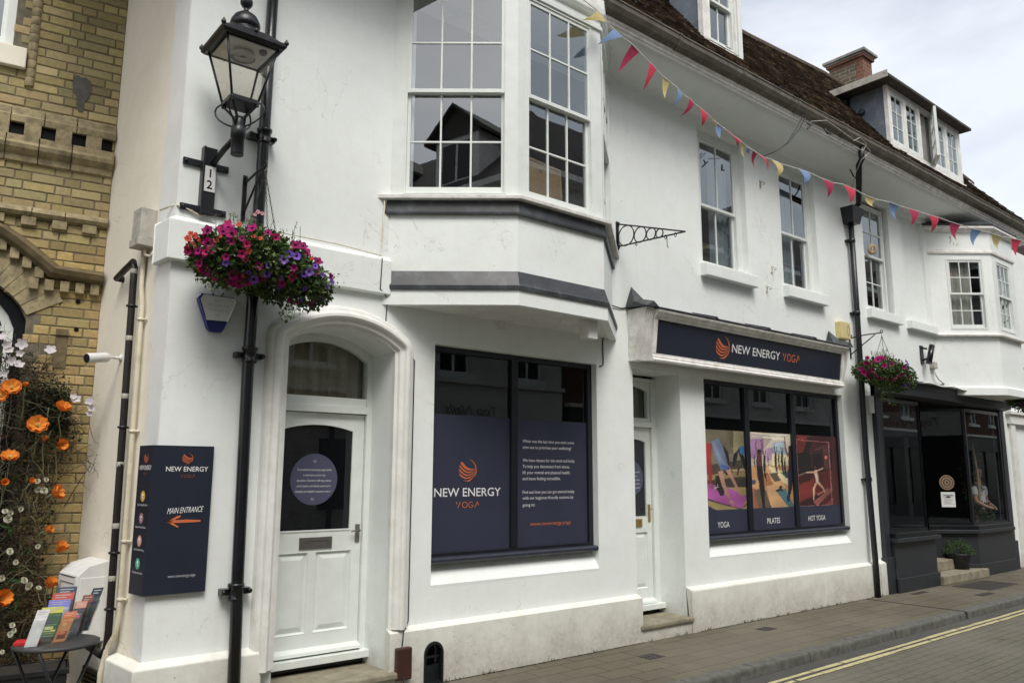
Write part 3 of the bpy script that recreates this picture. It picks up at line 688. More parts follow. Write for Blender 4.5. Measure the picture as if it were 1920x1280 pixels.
# ---------------- poster window
FW2, W2, pan2 = shopfront_window(vx0, vx1, .965, 2.77, [X0(1400, 860, .1), X0(1487, 860, .1)], .1, B1, 2.2, label='three-pane navy shop window filled with yoga class posters', mw=.045)
sill_slope(vx0, vx1, .745, .935, .13, B1)
yp = .002
def cp(x, y, w=yp): return FW2.px(1300 + x / 4, 700 + y / 4, w)
def art(name, idx, z0, z1, shapes, base):
    """a printed photograph: its picture is held in the colours of a fine grid of points on the sheet"""
    a, b = pan2[idx]; mb = MB(); rg = random.Random(idx); NX, NY = 84, 118
    sh = []
    for c, pts in shapes:
        xs = [p[0] for p in pts]; ys = [p[1] for p in pts]; sh.append((lin(tuple(v / 255 for v in c)), pts, min(xs), max(xs), min(ys), max(ys)))
    sh.reverse(); bc = lin(tuple(v / 255 for v in base)); cols = []; verts = []
    for j_ in range(NY + 1):
        for i_ in range(NX + 1):
            u_, v_ = a + (b - a) * i_ / NX, z0 + (z1 - z0) * j_ / NY; p3 = FW2(u_, v_, yp); X_, Y_ = proj(p3); X_ = (X_ - 1300) * 4 + rg.gauss(0, 1.2); Y_ = (Y_ - 700) * 4 + rg.gauss(0, 1.2); c = bc; kk = 1.0
            for cc, pts, x0_, x1_, y0_, y1_ in sh:
                if x0_ <= X_ <= x1_ and y0_ <= Y_ <= y1_:
                    ins = False; n_ = len(pts)
                    for q in range(n_):
                        (xa_, ya_), (xb_, yb_) = pts[q], pts[(q + 1) % n_]
                        if (ya_ > Y_) != (yb_ > Y_) and X_ < (xb_ - xa_) * (Y_ - ya_) / (yb_ - ya_) + xa_: ins = not ins
                    if ins: c = cc; kk = 1.22 - .42 * (X_ - x0_) / (x1_ - x0_ + 1) - .10 * (Y_ - y0_) / (y1_ - y0_ + 1); break
            kk *= (1 + rg.gauss(0, .07)) * (.92 + .16 * math.sin(X_ * .021 + Y_ * .013) * math.sin(Y_ * .03 - X_ * .01)); gl_ = .012
            cols.append(tuple(min(1, max(0, (v * .88 + .12 * sum(c) / 3) * kk * .98 + gl_)) for v in c)); verts.append(mb.b.verts.new(p3))
    W1_ = NX + 1
    for j_ in range(NY):
        for i_ in range(NX):
            q = (j_ * W1_ + i_, j_ * W1_ + i_ + 1, (j_ + 1) * W1_ + i_ + 1, (j_ + 1) * W1_ + i_); fc = mb.b.faces.new([verts[k_] for k_ in q])
            for l, k_ in zip(fc.loops, q): l[mb.cl] = (*cols[k_], 1)
    return mb.build(name, 'print', W2)
def limb(c, pts, w):
    """stroke of varying width (crop px)"""
    L_, R_ = [], []
    for i, (x, y) in enumerate(pts):
        x0, y0 = pts[max(i - 1, 0)]; x1, y1 = pts[min(i + 1, len(pts) - 1)]; d = math.hypot(x1 - x0, y1 - y0) or 1; nx, ny = -(y1 - y0) / d, (x1 - x0) / d
        ww = w[i] if isinstance(w, (list, tuple)) else w; L_.append((x + nx * ww / 2, y + ny * ww / 2)); R_.append((x - nx * ww / 2, y - ny * ww / 2))
    return (c, L_ + R_[::-1])
def blob(c, x, y, rx, ry=None, n=12): return (c, [(x + rx * math.cos(2 * PI * i / n), y + (ry or rx) * math.sin(2 * PI * i / n)) for i in range(n)])
zl = 1.255
SK, SKD = (176, 128, 104), (128, 88, 72)
art('yoga_poster', 0, zl, 2.185, [
    ((116, 108, 84), [(90, 415), (300, 425), (300, 600), (90, 600)]), ((96, 92, 62), [(245, 425), (300, 428), (300, 560), (250, 480)]),
    ((138, 130, 96), [(300, 425), (400, 430), (400, 700), (300, 700)]),
    ((74, 64, 48), [(95, 690), (400, 640), (400, 900), (95, 900)]), ((150, 130, 84), [(95, 760), (400, 735), (400, 770), (95, 800)]), ((58, 48, 42), [(200, 790), (400, 790), (400, 870), (260, 850)]), ((168, 150, 100), [(260, 720), (400, 710), (400, 728), (260, 742)]),
    ((160, 142, 84), [(95, 860), (420, 850), (420, 1075), (95, 1075)]), ((30, 40, 84), [(95, 980), (250, 1062), (95, 1080)]),
    ((172, 74, 158), [(100, 825), (250, 850), (410, 925), (360, 1012), (95, 935)]), ((70, 34, 68), [(95, 935), (360, 1012), (412, 960), (412, 972), (362, 1020), (95, 948)]),
    limb((30, 26, 28), [(215, 545), (245, 600), (262, 690), (250, 760)], [26, 40, 26, 14]), limb((22, 22, 26), [(300, 700), (318, 610), (345, 565), (370, 640), (388, 720)], [14, 34, 46, 26, 12]),
    blob((42, 96, 160), 368, 575, 22, 34), limb(SKD, [(262, 690), (300, 745)], 9), limb((20, 20, 24), [(345, 700), (330, 760)], 10),
    limb((176, 42, 46), [(118, 520), (108, 640), (128, 760), (125, 830)], [44, 50, 34, 18]), limb((112, 128, 158), [(140, 525), (165, 508), (185, 560), (210, 640), (235, 715)], [30, 66, 78, 74, 62]),
    limb((130, 148, 178), [(150, 520), (200, 640), (250, 710)], [16, 30, 44]), limb((66, 100, 170), [(205, 690), (262, 715)], [30, 34]),
    limb((38, 26, 24), [(195, 760), (205, 850), (215, 915)], [60, 76, 24]), limb(SK, [(205, 730), (225, 830), (280, 960)], [36, 28, 16]), limb(SK, [(258, 720), (300, 800), (350, 905), (378, 920)], [28, 22, 14, 10]),
    limb(SK, [(275, 950), (300, 990), (296, 1000)], [18, 12, 4]), limb(SK, [(285, 955), (320, 975)], [8, 4]), limb((200, 196, 190), [(150, 860), (185, 850), (180, 830)], 9), limb(SKD, [(120, 835), (150, 860)], 12)], (126, 118, 92))
fl = [((226, 214, 190), [(420, 440), (760, 450), (760, 560), (420, 560)]), ((196, 178, 168), [(420, 445), (600, 470), (540, 560), (420, 560)]), ((238, 230, 206), [(560, 455), (760, 460), (760, 480), (600, 500)]), ((246, 240, 220), [(520, 470), (740, 500), (740, 506), (520, 480)]), ((206, 198, 178), [(440, 465), (740, 470), (740, 476), (440, 472)]),
    ((168, 120, 172), [(430, 490), (528, 486), (528, 610), (430, 640)]), ((150, 168, 206), [(595, 520), (690, 505), (700, 640), (600, 640)]), ((190, 150, 190), [(540, 560), (600, 555), (600, 650), (540, 650)]), ((176, 206, 214), [(610, 530), (640, 515), (680, 520), (690, 600), (610, 600)]),
    ((226, 212, 160), [(590, 600), (760, 610), (760, 700), (590, 690)]), ((196, 146, 92), [(420, 690), (760, 690), (760, 1060), (420, 1060)]), ((216, 168, 112), [(520, 700), (640, 700), (750, 1040), (590, 1040)]), ((172, 96, 60), [(430, 860), (470, 860), (490, 1050), (425, 1060)]), ((232, 214, 160), [(560, 690), (740, 760), (740, 860), (600, 760)]), ((188, 120, 70), [(470, 760), (560, 740), (600, 830), (520, 850)]),
    ((104, 84, 66), [(455, 880), (530, 840), (600, 1040), (500, 1050)]), ((70, 112, 118), [(620, 880), (690, 860), (760, 1000), (745, 1040)]), ((92, 82, 66), [(570, 750), (620, 740), (660, 800), (610, 812)]), ((60, 78, 110), [(430, 790), (470, 800), (465, 830), (430, 830)]), ((66, 86, 90), [(655, 740), (720, 730), (720, 790), (690, 780)])]
for x_, y_, s_ in ((458, 650, .8), (617, 640, 1.5), (640, 640, 1.0), (665, 640, 1.5), (686, 690, 1.1), (533, 680, 1.7), (560, 640, .7)):
    fl += [limb((30, 22, 26), [(x_, y_ - 34 * s_), (x_, y_ + 10 * s_), (x_ + 4 * s_, y_ + 80 * s_ * .8)], [8 * s_, 12 * s_, 4 * s_]), limb((40, 28, 28), [(x_ - 2 * s_, y_ - 30 * s_), (x_ - 6 * s_, y_ - 62 * s_)], 3.4 * s_), limb((40, 28, 28), [(x_ + 3 * s_, y_ - 30 * s_), (x_ + 5 * s_, y_ - 62 * s_)], 3.4 * s_), limb((24, 18, 24), [(x_ + 2, y_ + 20 * s_), (x_ + 10 * s_, y_ + 76 * s_)], 4 * s_)]
fl += [limb((34, 20, 22), [(495, 570), (493, 660), (500, 760), (515, 880), (530, 1020)], [24, 44, 40, 28, 12]), limb(SKD, [(482, 600), (465, 540), (474, 492)], [13, 11, 7]), limb(SKD, [(508, 600), (518, 540), (505, 492)], [13, 11, 7]), limb((96, 44, 52), [(493, 600), (495, 690)], [34, 30]), blob((22, 16, 18), 495, 585, 13, 18), limb((14, 12, 14), [(500, 700), (520, 850), (535, 1030)], [40, 30, 8]),
    limb((40, 24, 34), [(728, 560), (735, 700), (728, 850), (714, 960)], [30, 44, 28, 10]), limb(SKD, [(712, 620), (690, 560), (683, 470)], [16, 12, 8]), blob((20, 14, 20), 726, 560, 15, 22), limb((24, 20, 50), [(730, 720), (722, 860), (712, 940)], [40, 24, 8]), limb((30, 36, 70), [(712, 910), (712, 960)], [26, 14]), limb((30, 40, 46), [(620, 880), (660, 866), (672, 880)], [14, 22, 10]), blob((26, 34, 40), 655, 850, 14, 10)]
art('pilates_poster', 1, zl, 2.185, fl, (206, 190, 166))
art('hot_yoga_poster', 2, zl, 2.185, [
    ((66, 16, 16), [(770, 450), (1040, 480), (1040, 600), (770, 600)]), ((112, 26, 22), [(775, 460), (900, 465), (880, 560), (800, 600), (775, 560)]), ((150, 44, 34), [(790, 480), (850, 470), (830, 520)]), ((30, 10, 12), [(860, 470), (900, 480), (870, 590), (820, 600)]), ((58, 60, 40), [(850, 462), (880, 462), (872, 490)]),
    ((16, 8, 10), [(775, 600), (1040, 560), (1040, 760), (775, 760)]), ((96, 60, 66), [(870, 590), (1015, 525), (1015, 535), (875, 600)]), ((52, 14, 16), [(880, 580), (980, 570), (980, 730), (880, 700)]), ((20, 8, 12), [(900, 600), (960, 600), (960, 720), (900, 710)]), ((84, 44, 46), [(970, 560), (1015, 545), (1025, 720), (985, 720)]), blob((214, 120, 96), 995, 628, 12, 15),
    ((92, 20, 18), [(775, 770), (1040, 720), (1060, 1030), (775, 1030)]), ((130, 34, 24), [(790, 840), (900, 780), (930, 900), (800, 960)]), ((60, 12, 14), [(785, 770), (900, 740), (880, 800), (785, 830)]), ((46, 12, 14), [(800, 970), (950, 900), (980, 1000), (810, 1030)]), ((150, 78, 70), [(900, 960), (1040, 850), (1045, 880), (930, 990)]), ((128, 56, 50), [(960, 1010), (1050, 930), (1050, 960), (990, 1020)]), ((168, 100, 90), [(930, 900), (1010, 860), (1014, 868), (936, 912)]),
    limb((120, 96, 96), [(785, 765), (850, 742)], 8), limb((206, 160, 132), [(845, 742), (905, 738), (972, 710)], [9, 13, 9]), limb((214, 172, 146), [(915, 725), (925, 770), (932, 815)], [24, 26, 22]), blob((92, 50, 40), 914, 705, 9, 14), limb((206, 160, 132), [(925, 815), (905, 860), (903, 945)], [17, 15, 9]), limb((196, 146, 120), [(935, 815), (975, 860), (990, 900)], [17, 12, 8]), limb((230, 214, 204), [(920, 750), (934, 815)], [14, 16]),
    limb((206, 120, 120), [(770, 495), (1014, 516)], 3.5), limb((206, 120, 120), [(1014, 516), (1042, 982)], 4), limb((206, 130, 126), [(1042, 982), (798, 997)], 4), limb((206, 120, 120), [(798, 997), (770, 495)], 3.5)], (70, 20, 20))
for i, (wd, x0_, x1_, yb_) in enumerate((('YOGA', 1346, 1368, 989), ('PILATES', 1439, 1463, 981), ('HOT YOGA', 1516, 1548, 976))):
    a, b = pan2[i]; mb = MB(); mb.fbox(FW2, a, b, .99, zl, .001, .0022); mb.build('vinyl_strip', 'navy', W2)
    u0, v0 = FW2.px(x0_, yb_, .004); u1, _ = FW2.px(x1_, yb_, .004); text(wd, FW2, u0, v0, .004, .066, u1 - u0, 'whitetext', W2)
# ---------------- second door
Y2 = .38; FE = Fr((0, Y2, 0), (1, 0, 0))
r0 = 6.985
mb = MB(); mb.fbox(FE, d2a, d2a + .05, .2, 2.74, -.06, .03); mb.fbox(FE, r0, d2b, .2, 2.74, -.06, .03); mb.fbox(FE, d2a + .05, r0, 2.70, 2.74, -.06, .03); mb.fbox(FE, d2a + .05, r0, 2.185, 2.245, -.06, .045)
fa = arc3(d2a + .10, 2.60, r0 - .045, 2.60, .05, 8); mb.prism(FE, rect(d2a + .05, r0, 2.245, 2.70), -.04, .008, None, [[(d2a + .10, 2.29), (r0 - .045, 2.29)] + [(a[0], a[1]) for a in reversed(fa)]])
mb.build('door_frame', 'joinery', B1, .003)
mb = MB(); mb.poly(FE, rect(d2a + .05, r0, 2.245, 2.70), -.02); mb.build('fanlight_glass', 'glass', B1)
mb = MB(); mb.grid([[FE(d2a + .62 * i / 30, v, -.12 + .025 * math.sin(i * .9)) for i in range(36)] for v in (2.9, 2.2)]); mb.build('curtain', 'linen', B1)
mb = MB(); mb.fbox(FE, d2a, d2b, -.05, 2.25, -.16, -.13); mb.build('door_backing', 'innerlight', B1)
a0, a1 = d2a + .052, r0 - .003; g0, g1 = a0 + .09, a1 - .085; ga = arc3(g0, 2.02, g1, 2.02, .035, 8)
gl2 = [(g0, 1.205), (g1, 1.205)] + [(a[0], a[1]) for a in reversed(ga)]
D2 = door_leaf(FE, a0, a1, .275, 2.18, gl2, [rect(a0 + .09, a0 + .28, .43, 1.03), rect(a0 + .345, a1 - .08, .43, 1.03)], B1)
mb = MB(); mb.poly(FE, gl2, -.02); mb.build('door_glass', 'darkfill', D2)
mb = MB(); mb.poly(FE, gl2, -.012); mb.build('glass_sheet', 'shopglass', D2)
cx2 = (g0 + g1) / 2; disc(FE, cx2, 1.62, .195, -.009, 'bluevinyl', D2, 'round_sticker')
for i, tx in enumerate(('"A wonderful community yoga studio', 'in the heart of the city.', 'Excellent Teachers offering classes', 'of all styles and levels and such a', 'friendly and helpful reception team."')):
    text(tx, FE, cx2, 1.68 - i * .043, -.0075, .017, (.28, .19, .28, .28, .30)[i], 'whitetext', D2, align='CENTER', shear=.45)
mb = MB(); zz = 1.09; mb.prism(FE, rect(a0 + .20, a0 + .47, zz, zz + .085), 0, .012, None, [rect(a0 + .235, a0 + .435, zz + .02, zz + .065)]); mb.fbox(FE, a0 + .23, a0 + .44, zz + .018, zz + .067, .001, .005); mb.build('letterbox', 'brass', D2, .002)
mb = MB(); mb.fbox(FE, a1 - .065, a1 - .025, 1.14, 1.33, 0, .008); mb.tube([FE(a1 - .045, 1.28, .008), FE(a1 - .045, 1.28, .04), FE(a1 - .10, 1.278, .045)], .007, 8); mb.build('door_handle', 'brass', D2, .001)
mb = MB(); mb.hexa([FE(*q_) for q_ in ((a0, .275, .0), (a1, .275, .0), (a1, .275, .055), (a0, .275, .055), (a0, .325, .0), (a1, .325, .0), (a1, .30, .05), (a0, .30, .05))]); mb.build('weatherboard', 'joinery', D2, .002)
mb = MB(); mb.fbox(FE, d2a, d2b, .215, .27, -.05, .10); mb.build('door_sill', 'joinery', B1, .004)
mb = MB(); mb.fbox(FE, d2a, d2b, 0, .215, -.04, .0); mb.build('threshold', 'black', B1)
mb = MB(); mb.box(d2a - .04, d2b + .03, -.085, .37, .115, .165); mb.build('doorstep', 'stone', B1, .014)
mb = MB(); mb.box(d2a, d2b, -.06, .34, -.05, .115); mb.build('step_riser', 'plinth', B1)
# ---------------- upper sash windows
for i, (a, b, c, d) in enumerate(WB):
    Fw = Fr((0, .075, 0), (1, 0, 0))
    mbb = MB()
    # broad timber outer lining
    mbb.fbox(Fw, a, a + .10, c, d, -.06, -.005); mbb.fbox(Fw, b - .10, b, c, d, -.06, -.005); mbb.fbox(Fw, a + .10, b - .10, d - .08, d, -.06, -.005)
    mbb.build('window_lining', 'joinery', B1, .003)
    cu = [(a + .5, b - .1, 'curtaingrey')] if i == 0 else [(a + .08, b - .28, 'curtaingrey')]
    sash_window(Fw, a + .10, b - .10, c + .01, d - .08, 2, 1, 1, B1, curtain=cu, w=-.01, split=.47, fw=.022, stile=.028)
    mb = MB(); mb.box(a - .03, b + .06, -.10, .07, c - .16, c - .02); mb.hexa([Vector(q_) for q_ in ((a - .03, -.10, c - .02), (b + .06, -.10, c - .02), (b + .06, .07, c - .02), (a - .03, .07, c - .02), (a - .03, -.095, c - .012), (b + .06, -.095, c - .012), (b + .06, .07, c + .015), (a - .03, .07, c + .015))]); mb.build('window_sill', 'stucco', B1, .006)
# ---------------- canted bay
BA, BB, BC, BD = Vector((3.28, 0, 0)), Vector((4.12, -.69, 0)), Vector((5.16, -.69, 0)), Vector((6.0, 0, 0))
FBs = [Fr(BA, BB - BA), Fr(BB, BC - BB), Fr(BC, BD - BC)]; LBs = [(BB - BA).length, (BC - BB).length, (BD - BC).length]
def bayring(off, cut=0):
    """plan points of the bay outline pushed out by off"""
    ns = [f.n for f in FBs]; t = math.tan((math.acos(ns[0].dot(ns[1]))) / 2)
    a = BA + ns[0] * off; b = BB + (ns[0] + ns[1]) / (1 + ns[0].dot(ns[1])) * off; c = BC + (ns[1] + ns[2]) / (1 + ns[1].dot(ns[2])) * off; d = BD + ns[2] * off
    # run the ends back into the wall
    da = (BB - BA).normalized(); dd = (BD - BC).normalized()
    if a.y < .0: a = a - da * (a.y / da.y)
    if d.y < .0: d = d - dd * (d.y / dd.y)
    return [Vector((p.x, max(p.y, 0) if i in (0, 3) else p.y, 0)) for i, p in enumerate((a, b, c, d))]
def bayband(mb, prof):
    rings = [bayring(w) for z, w in prof]
    mb.grid([[Vector((r[i].x, r[i].y, z)) for (z, w), r in zip(prof, rings)] for i in range(4)], None, False, False)
def Zp(y, yy=-.69): return P(971, y, yy).z
zs0, zs1, zs2, zs3 = Zp(573), Zp(544), Zp(509), Zp(404)
mb = MB(); bayband(mb, [(zs0, -.04), (zs0, .03), (zs1 + .01, .03), (zs1 + .01, -.1)]); bay = mb.build('bay_window_base', 'stucco', B1)
mb = MB(); r = bayring(.0); mb.f([Vector((p.x, p.y, zs0 + .012)) for p in reversed(r)]); mb.build('bay_soffit', 'trim', bay)
mb = MB(); bayband(mb, [(zs1 - .004, .030), (zs1 - .006, .046), (zs1 + .03, .048), (zs1 + .045, .040), (zs2, .004)]); mb.build('lead_flashing', 'lead', bay, .003)
mb = MB(); bayband(mb, [(zs2 - .05, .0), (zs3 + .05, .0)]); mb.build('bay_apron', 'stucco', bay)
zw = 3.985
mb = MB(); bayband(mb, [(zs3, .012), (zs3 - .002, .03), (zs3 + .02, .032), (zw - .03, .018), (zw - .02, .0)]); mb.build('lead_flashing', 'lead', bay, .003)
mb = MB(); bayband(mb, [(zw - .035, -.05), (zw - .035, .075), (zw - .002, .078), (zw + .02, .02), (zw + .03, -.05)]); mb.build('bay_sill', 'oldwhite', bay, .004)
# bracket block and rail under the soffit
p = P(1120, 618, -.55); mb = MB(); mb.box(5.02, 5.14, -.62, -.50, 2.88, zs0 + .01); mb.build('soffit_block', 'trim', bay, .004)
mb = MB(); a = P(944, 607, -.05); mb.box(a.x - .03, a.x + .03, -.05, .0, a.z - .06, a.z + .05); mb.tube([(a.x, -.04, a.z + .03), (a.x + .42, -.62, a.z + .04)], .014, 8)
for k_ in (.25, .75):
    q = Vector((a.x + .42 * k_, -.04 - .58 * k_, a.z + .02)); mb.tube([q + Vector((.012 * math.cos(t), 0, -.016 + .016 * math.sin(t))) for t in tris(0, 2 * PI, 10)], .0025, 5)
mb.build('hanging_rail', 'trim', bay)
zt = 5.90
bw = []
for F, L, (a, b) in zip(FBs, LBs, ((.112, .985), (.108, .905), (.105, .978))):
    mb = MB(); mb.prism(F, rect(0.0, L, zw, 6.2), -.09, .0, None, [rect(a, b, zw + .03, zt)]); mb.build('bay_wall', 'joinery', bay)
for i, (F, L, (a, b)) in enumerate(zip(FBs, LBs, ((.112, .985), (.108, .905), (.105, .978)))):
    sash_window(F, a, b, zw + .03, zt, 3, 2, 2, B1, w=-.005, split=.5, fw=.014, bar=.016, stile=.028)
mb = MB(); bayband(mb, [(zt + .01, .0), (zt + .015, .02), (zt + .05, .022), (zt + .06, .004), (6.02, .004), (6.03, .03), (6.07, .05), (6.12, .055)]); mb.build('bay_cornice', 'joinery', bay)
mb = MB(); bayband(mb, [(6.11, -.1), (6.11, .045), (6.225, .045), (6.225, -.1)]); mb.build('bay_head_board', 'oldwhite', bay)
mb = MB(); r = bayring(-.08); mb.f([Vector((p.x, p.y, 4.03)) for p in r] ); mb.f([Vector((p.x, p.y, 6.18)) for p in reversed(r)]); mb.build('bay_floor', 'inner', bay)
# cork board leaning inside the street-side pane (its own thing)
t = thing('notice_board', 'wood-framed cork board leaning inside the lower bay window', 'notice board', (4.7, -.4, 4.05))
Fk = Fr((4.3, -.50, 4.06), (.97, .12, 0)); Fk.z = Vector((.10, .16, 1)).normalized(); Fk.n = Fk.x.cross(Fk.z).normalized()
mb = MB(); mb.fbox(Fk, .0, .56, .0, .46, 0, .012); mb.build('cork_panel', 'cork', t)
mb = MB(); mb.prism(Fk, rect(-.015, .575, -.015, .475), -.004, .02, None, [rect(.01, .55, .01, .45)]); mb.build('board_frame', 'wood', t, .002)
mb = MB(); mb.fbox(Fk, .27, .30, .36, .40, .013, .016); mb.build('hanger', 'steel', t)
# ---------------- fascia sign over the poster window (part of the building's shopfront, but a sign: its own thing)
SG = thing('fascia_sign', 'long navy shop fascia sign with orange swirl and yoga name in white frame', 'sign', (8.3, -.1, 2.9))
Fs = Fr((0, -.19, 2.9), (1, 0, 0)); Fs.z = Vector((0, -.12, 1)); Fs.n = Vector((0, -1, -.12)).normalized()
sx0, sx1 = 6.43, 10.27
mb = MB(); mb.fbox(Fs, sx0, sx1, .03, .395, -.02, .0); mb.build('sign_panel', 'navysign', SG)
mb = MB()
def frun(u0, u1, prof): mb.grid([[Fs(u, v, w) for v, w in prof] for u in (u0, u1)], None, True, False, True)
frun(sx0 - .06, sx1 + .06, [(.39, -.19), (.39, .02), (.405, .03), (.42, .03), (.43, .05), (.45, .055), (.465, .075), (.49, .08), (.49, -.19)])
frun(sx0 - .06, sx1 + .06, [(-.055, -.15), (-.055, .045), (-.035, .05), (-.02, .03), (.0, .03), (.012, .018), (.03, .018), (.03, -.15)])
mb.fbox(Fs, sx0 - .06, sx0, .03, .39, -.18, .02); mb.fbox(Fs, sx1, sx1 + .05, .03, .39, -.18, .02); mb.build('sign_frame', 'oldwhite', SG, .002)
mb = MB(); mb.f([Fs(sx0 - .06, .395, .079), Fs(sx1 + .06, .395, .079), Fs(sx1 + .06, .5, .079), Fs(sx0 - .06, .5, .079)]) if False else None
mb.hexa([Vector((x_, y_, z_)) for x_, y_, z_ in ((sx0 - .08, -.34, 3.392), (sx1 + .08, -.34, 3.392), (sx1 + .08, .0, 3.392), (sx0 - .08, .0, 3.392), (sx0 - .08, -.33, 3.405), (sx1 + .08, -.33, 3.405), (sx1 + .08, .0, 3.50), (sx0 - .08, .0, 3.50))])
for xx in (7.35, 8.4, 9.45): mb.tube([(xx, -.345, 3.40), (xx, -.335, 3.412), (xx, -.0, 3.512)], .012, 6)
mb.build('lead_flashing', 'lead', SG)
for cxx in (sx0 - .20, sx1 + .05):
    mb = MB(); w_ = .14
    # tapering fluted console
    for zz0, zz1, d0, d1 in ((2.845, 3.40, .13, .27),):
        mb.hexa([Vector(q_) for q_ in ((cxx, -d0, zz0), (cxx + w_, -d0, zz0), (cxx + w_, 0, zz0), (cxx, 0, zz0), (cxx, -d1, zz1), (cxx + w_, -d1, zz1), (cxx + w_, 0, zz1), (cxx, 0, zz1))])
    for i in range(4):
        u_ = cxx + .018 + i * .031; mb.hexa([Vector(q_) for q_ in ((u_, -.137, 2.88), (u_ + .014, -.137, 2.88), (u_ + .014, -.13, 2.88), (u_, -.13, 2.88), (u_, -.272, 3.37), (u_ + .014, -.272, 3.37), (u_ + .014, -.26, 3.37), (u_, -.26, 3.37))])
    for i in range(3):  # side panel mouldings
        mb.hexa([Vector(q_) for q_ in ((cxx - .006, -.03 - i * .035, 2.9), (cxx, -.03 - i * .035, 2.9), (cxx, -.018 - i * .035, 2.9), (cxx - .006, -.018 - i * .035, 2.9), (cxx - .006, -.05 - i * .07, 3.34), (cxx, -.05 - i * .07, 3.34), (cxx, -.035 - i * .07, 3.34), (cxx - .006, -.035 - i * .07, 3.34))])
    mb.build('console', 'oldwhite', SG, .003)
    mb = MB(); a_, b_ = cxx - .035, cxx + w_ + .03; m_x = (a_ + b_) / 2
    # folded lead cap: low gable to the street rising to a point at the wall
    A, B_, C_, D_, = Vector((a_, -.31, 3.40)), Vector((b_, -.31, 3.40)), Vector((b_, .0, 3.42)), Vector((a_, .0, 3.42))
    R1, R2 = Vector((m_x, -.315, 3.46)), Vector((m_x, -.17, 3.50)); Pk = Vector((m_x - .02, -.02, 3.66)); lf = Vector((a_ - .0, -.13, 3.47))
    for q_ in ((A, B_, R1), (A, R1, R2, lf), (B_, C_, R2, R1), (lf, R2, Pk), (R2, C_, Pk), (A, lf, D_), (lf, Pk, D_), (C_, D_, Pk), (A, D_, C_, B_)): mb.f(q_)
    mb.build('lead_cap', 'lead', SG)
def sp(px, py, w=.001):
    o = Fs.o + Fs.n * w; p = PL(px, py, o, Fs.n); q_ = p - o; return q_.x, q_.dot(Fs.z) / Fs.z.length_squared
ws = .002
u, v = sp(1355, 651); logo(Fs, u, v, .132, ws, 'orange', SG)
u0, v0 = sp(1372, 663); u1, v1 = sp(1462, 676); text('NEW ENERGY', Fs, u0, (v0 + v1) / 2 + .012, ws, .098, u1 - u0, 'whitetext', SG, bold=.004)
u0, v0_ = sp(1467, 678); u1, _ = sp(1499, 682); yoga_word(Fs, u0, (v0 + v1) / 2 + .012, ws, .095, u1 - u0, 'orange', SG)
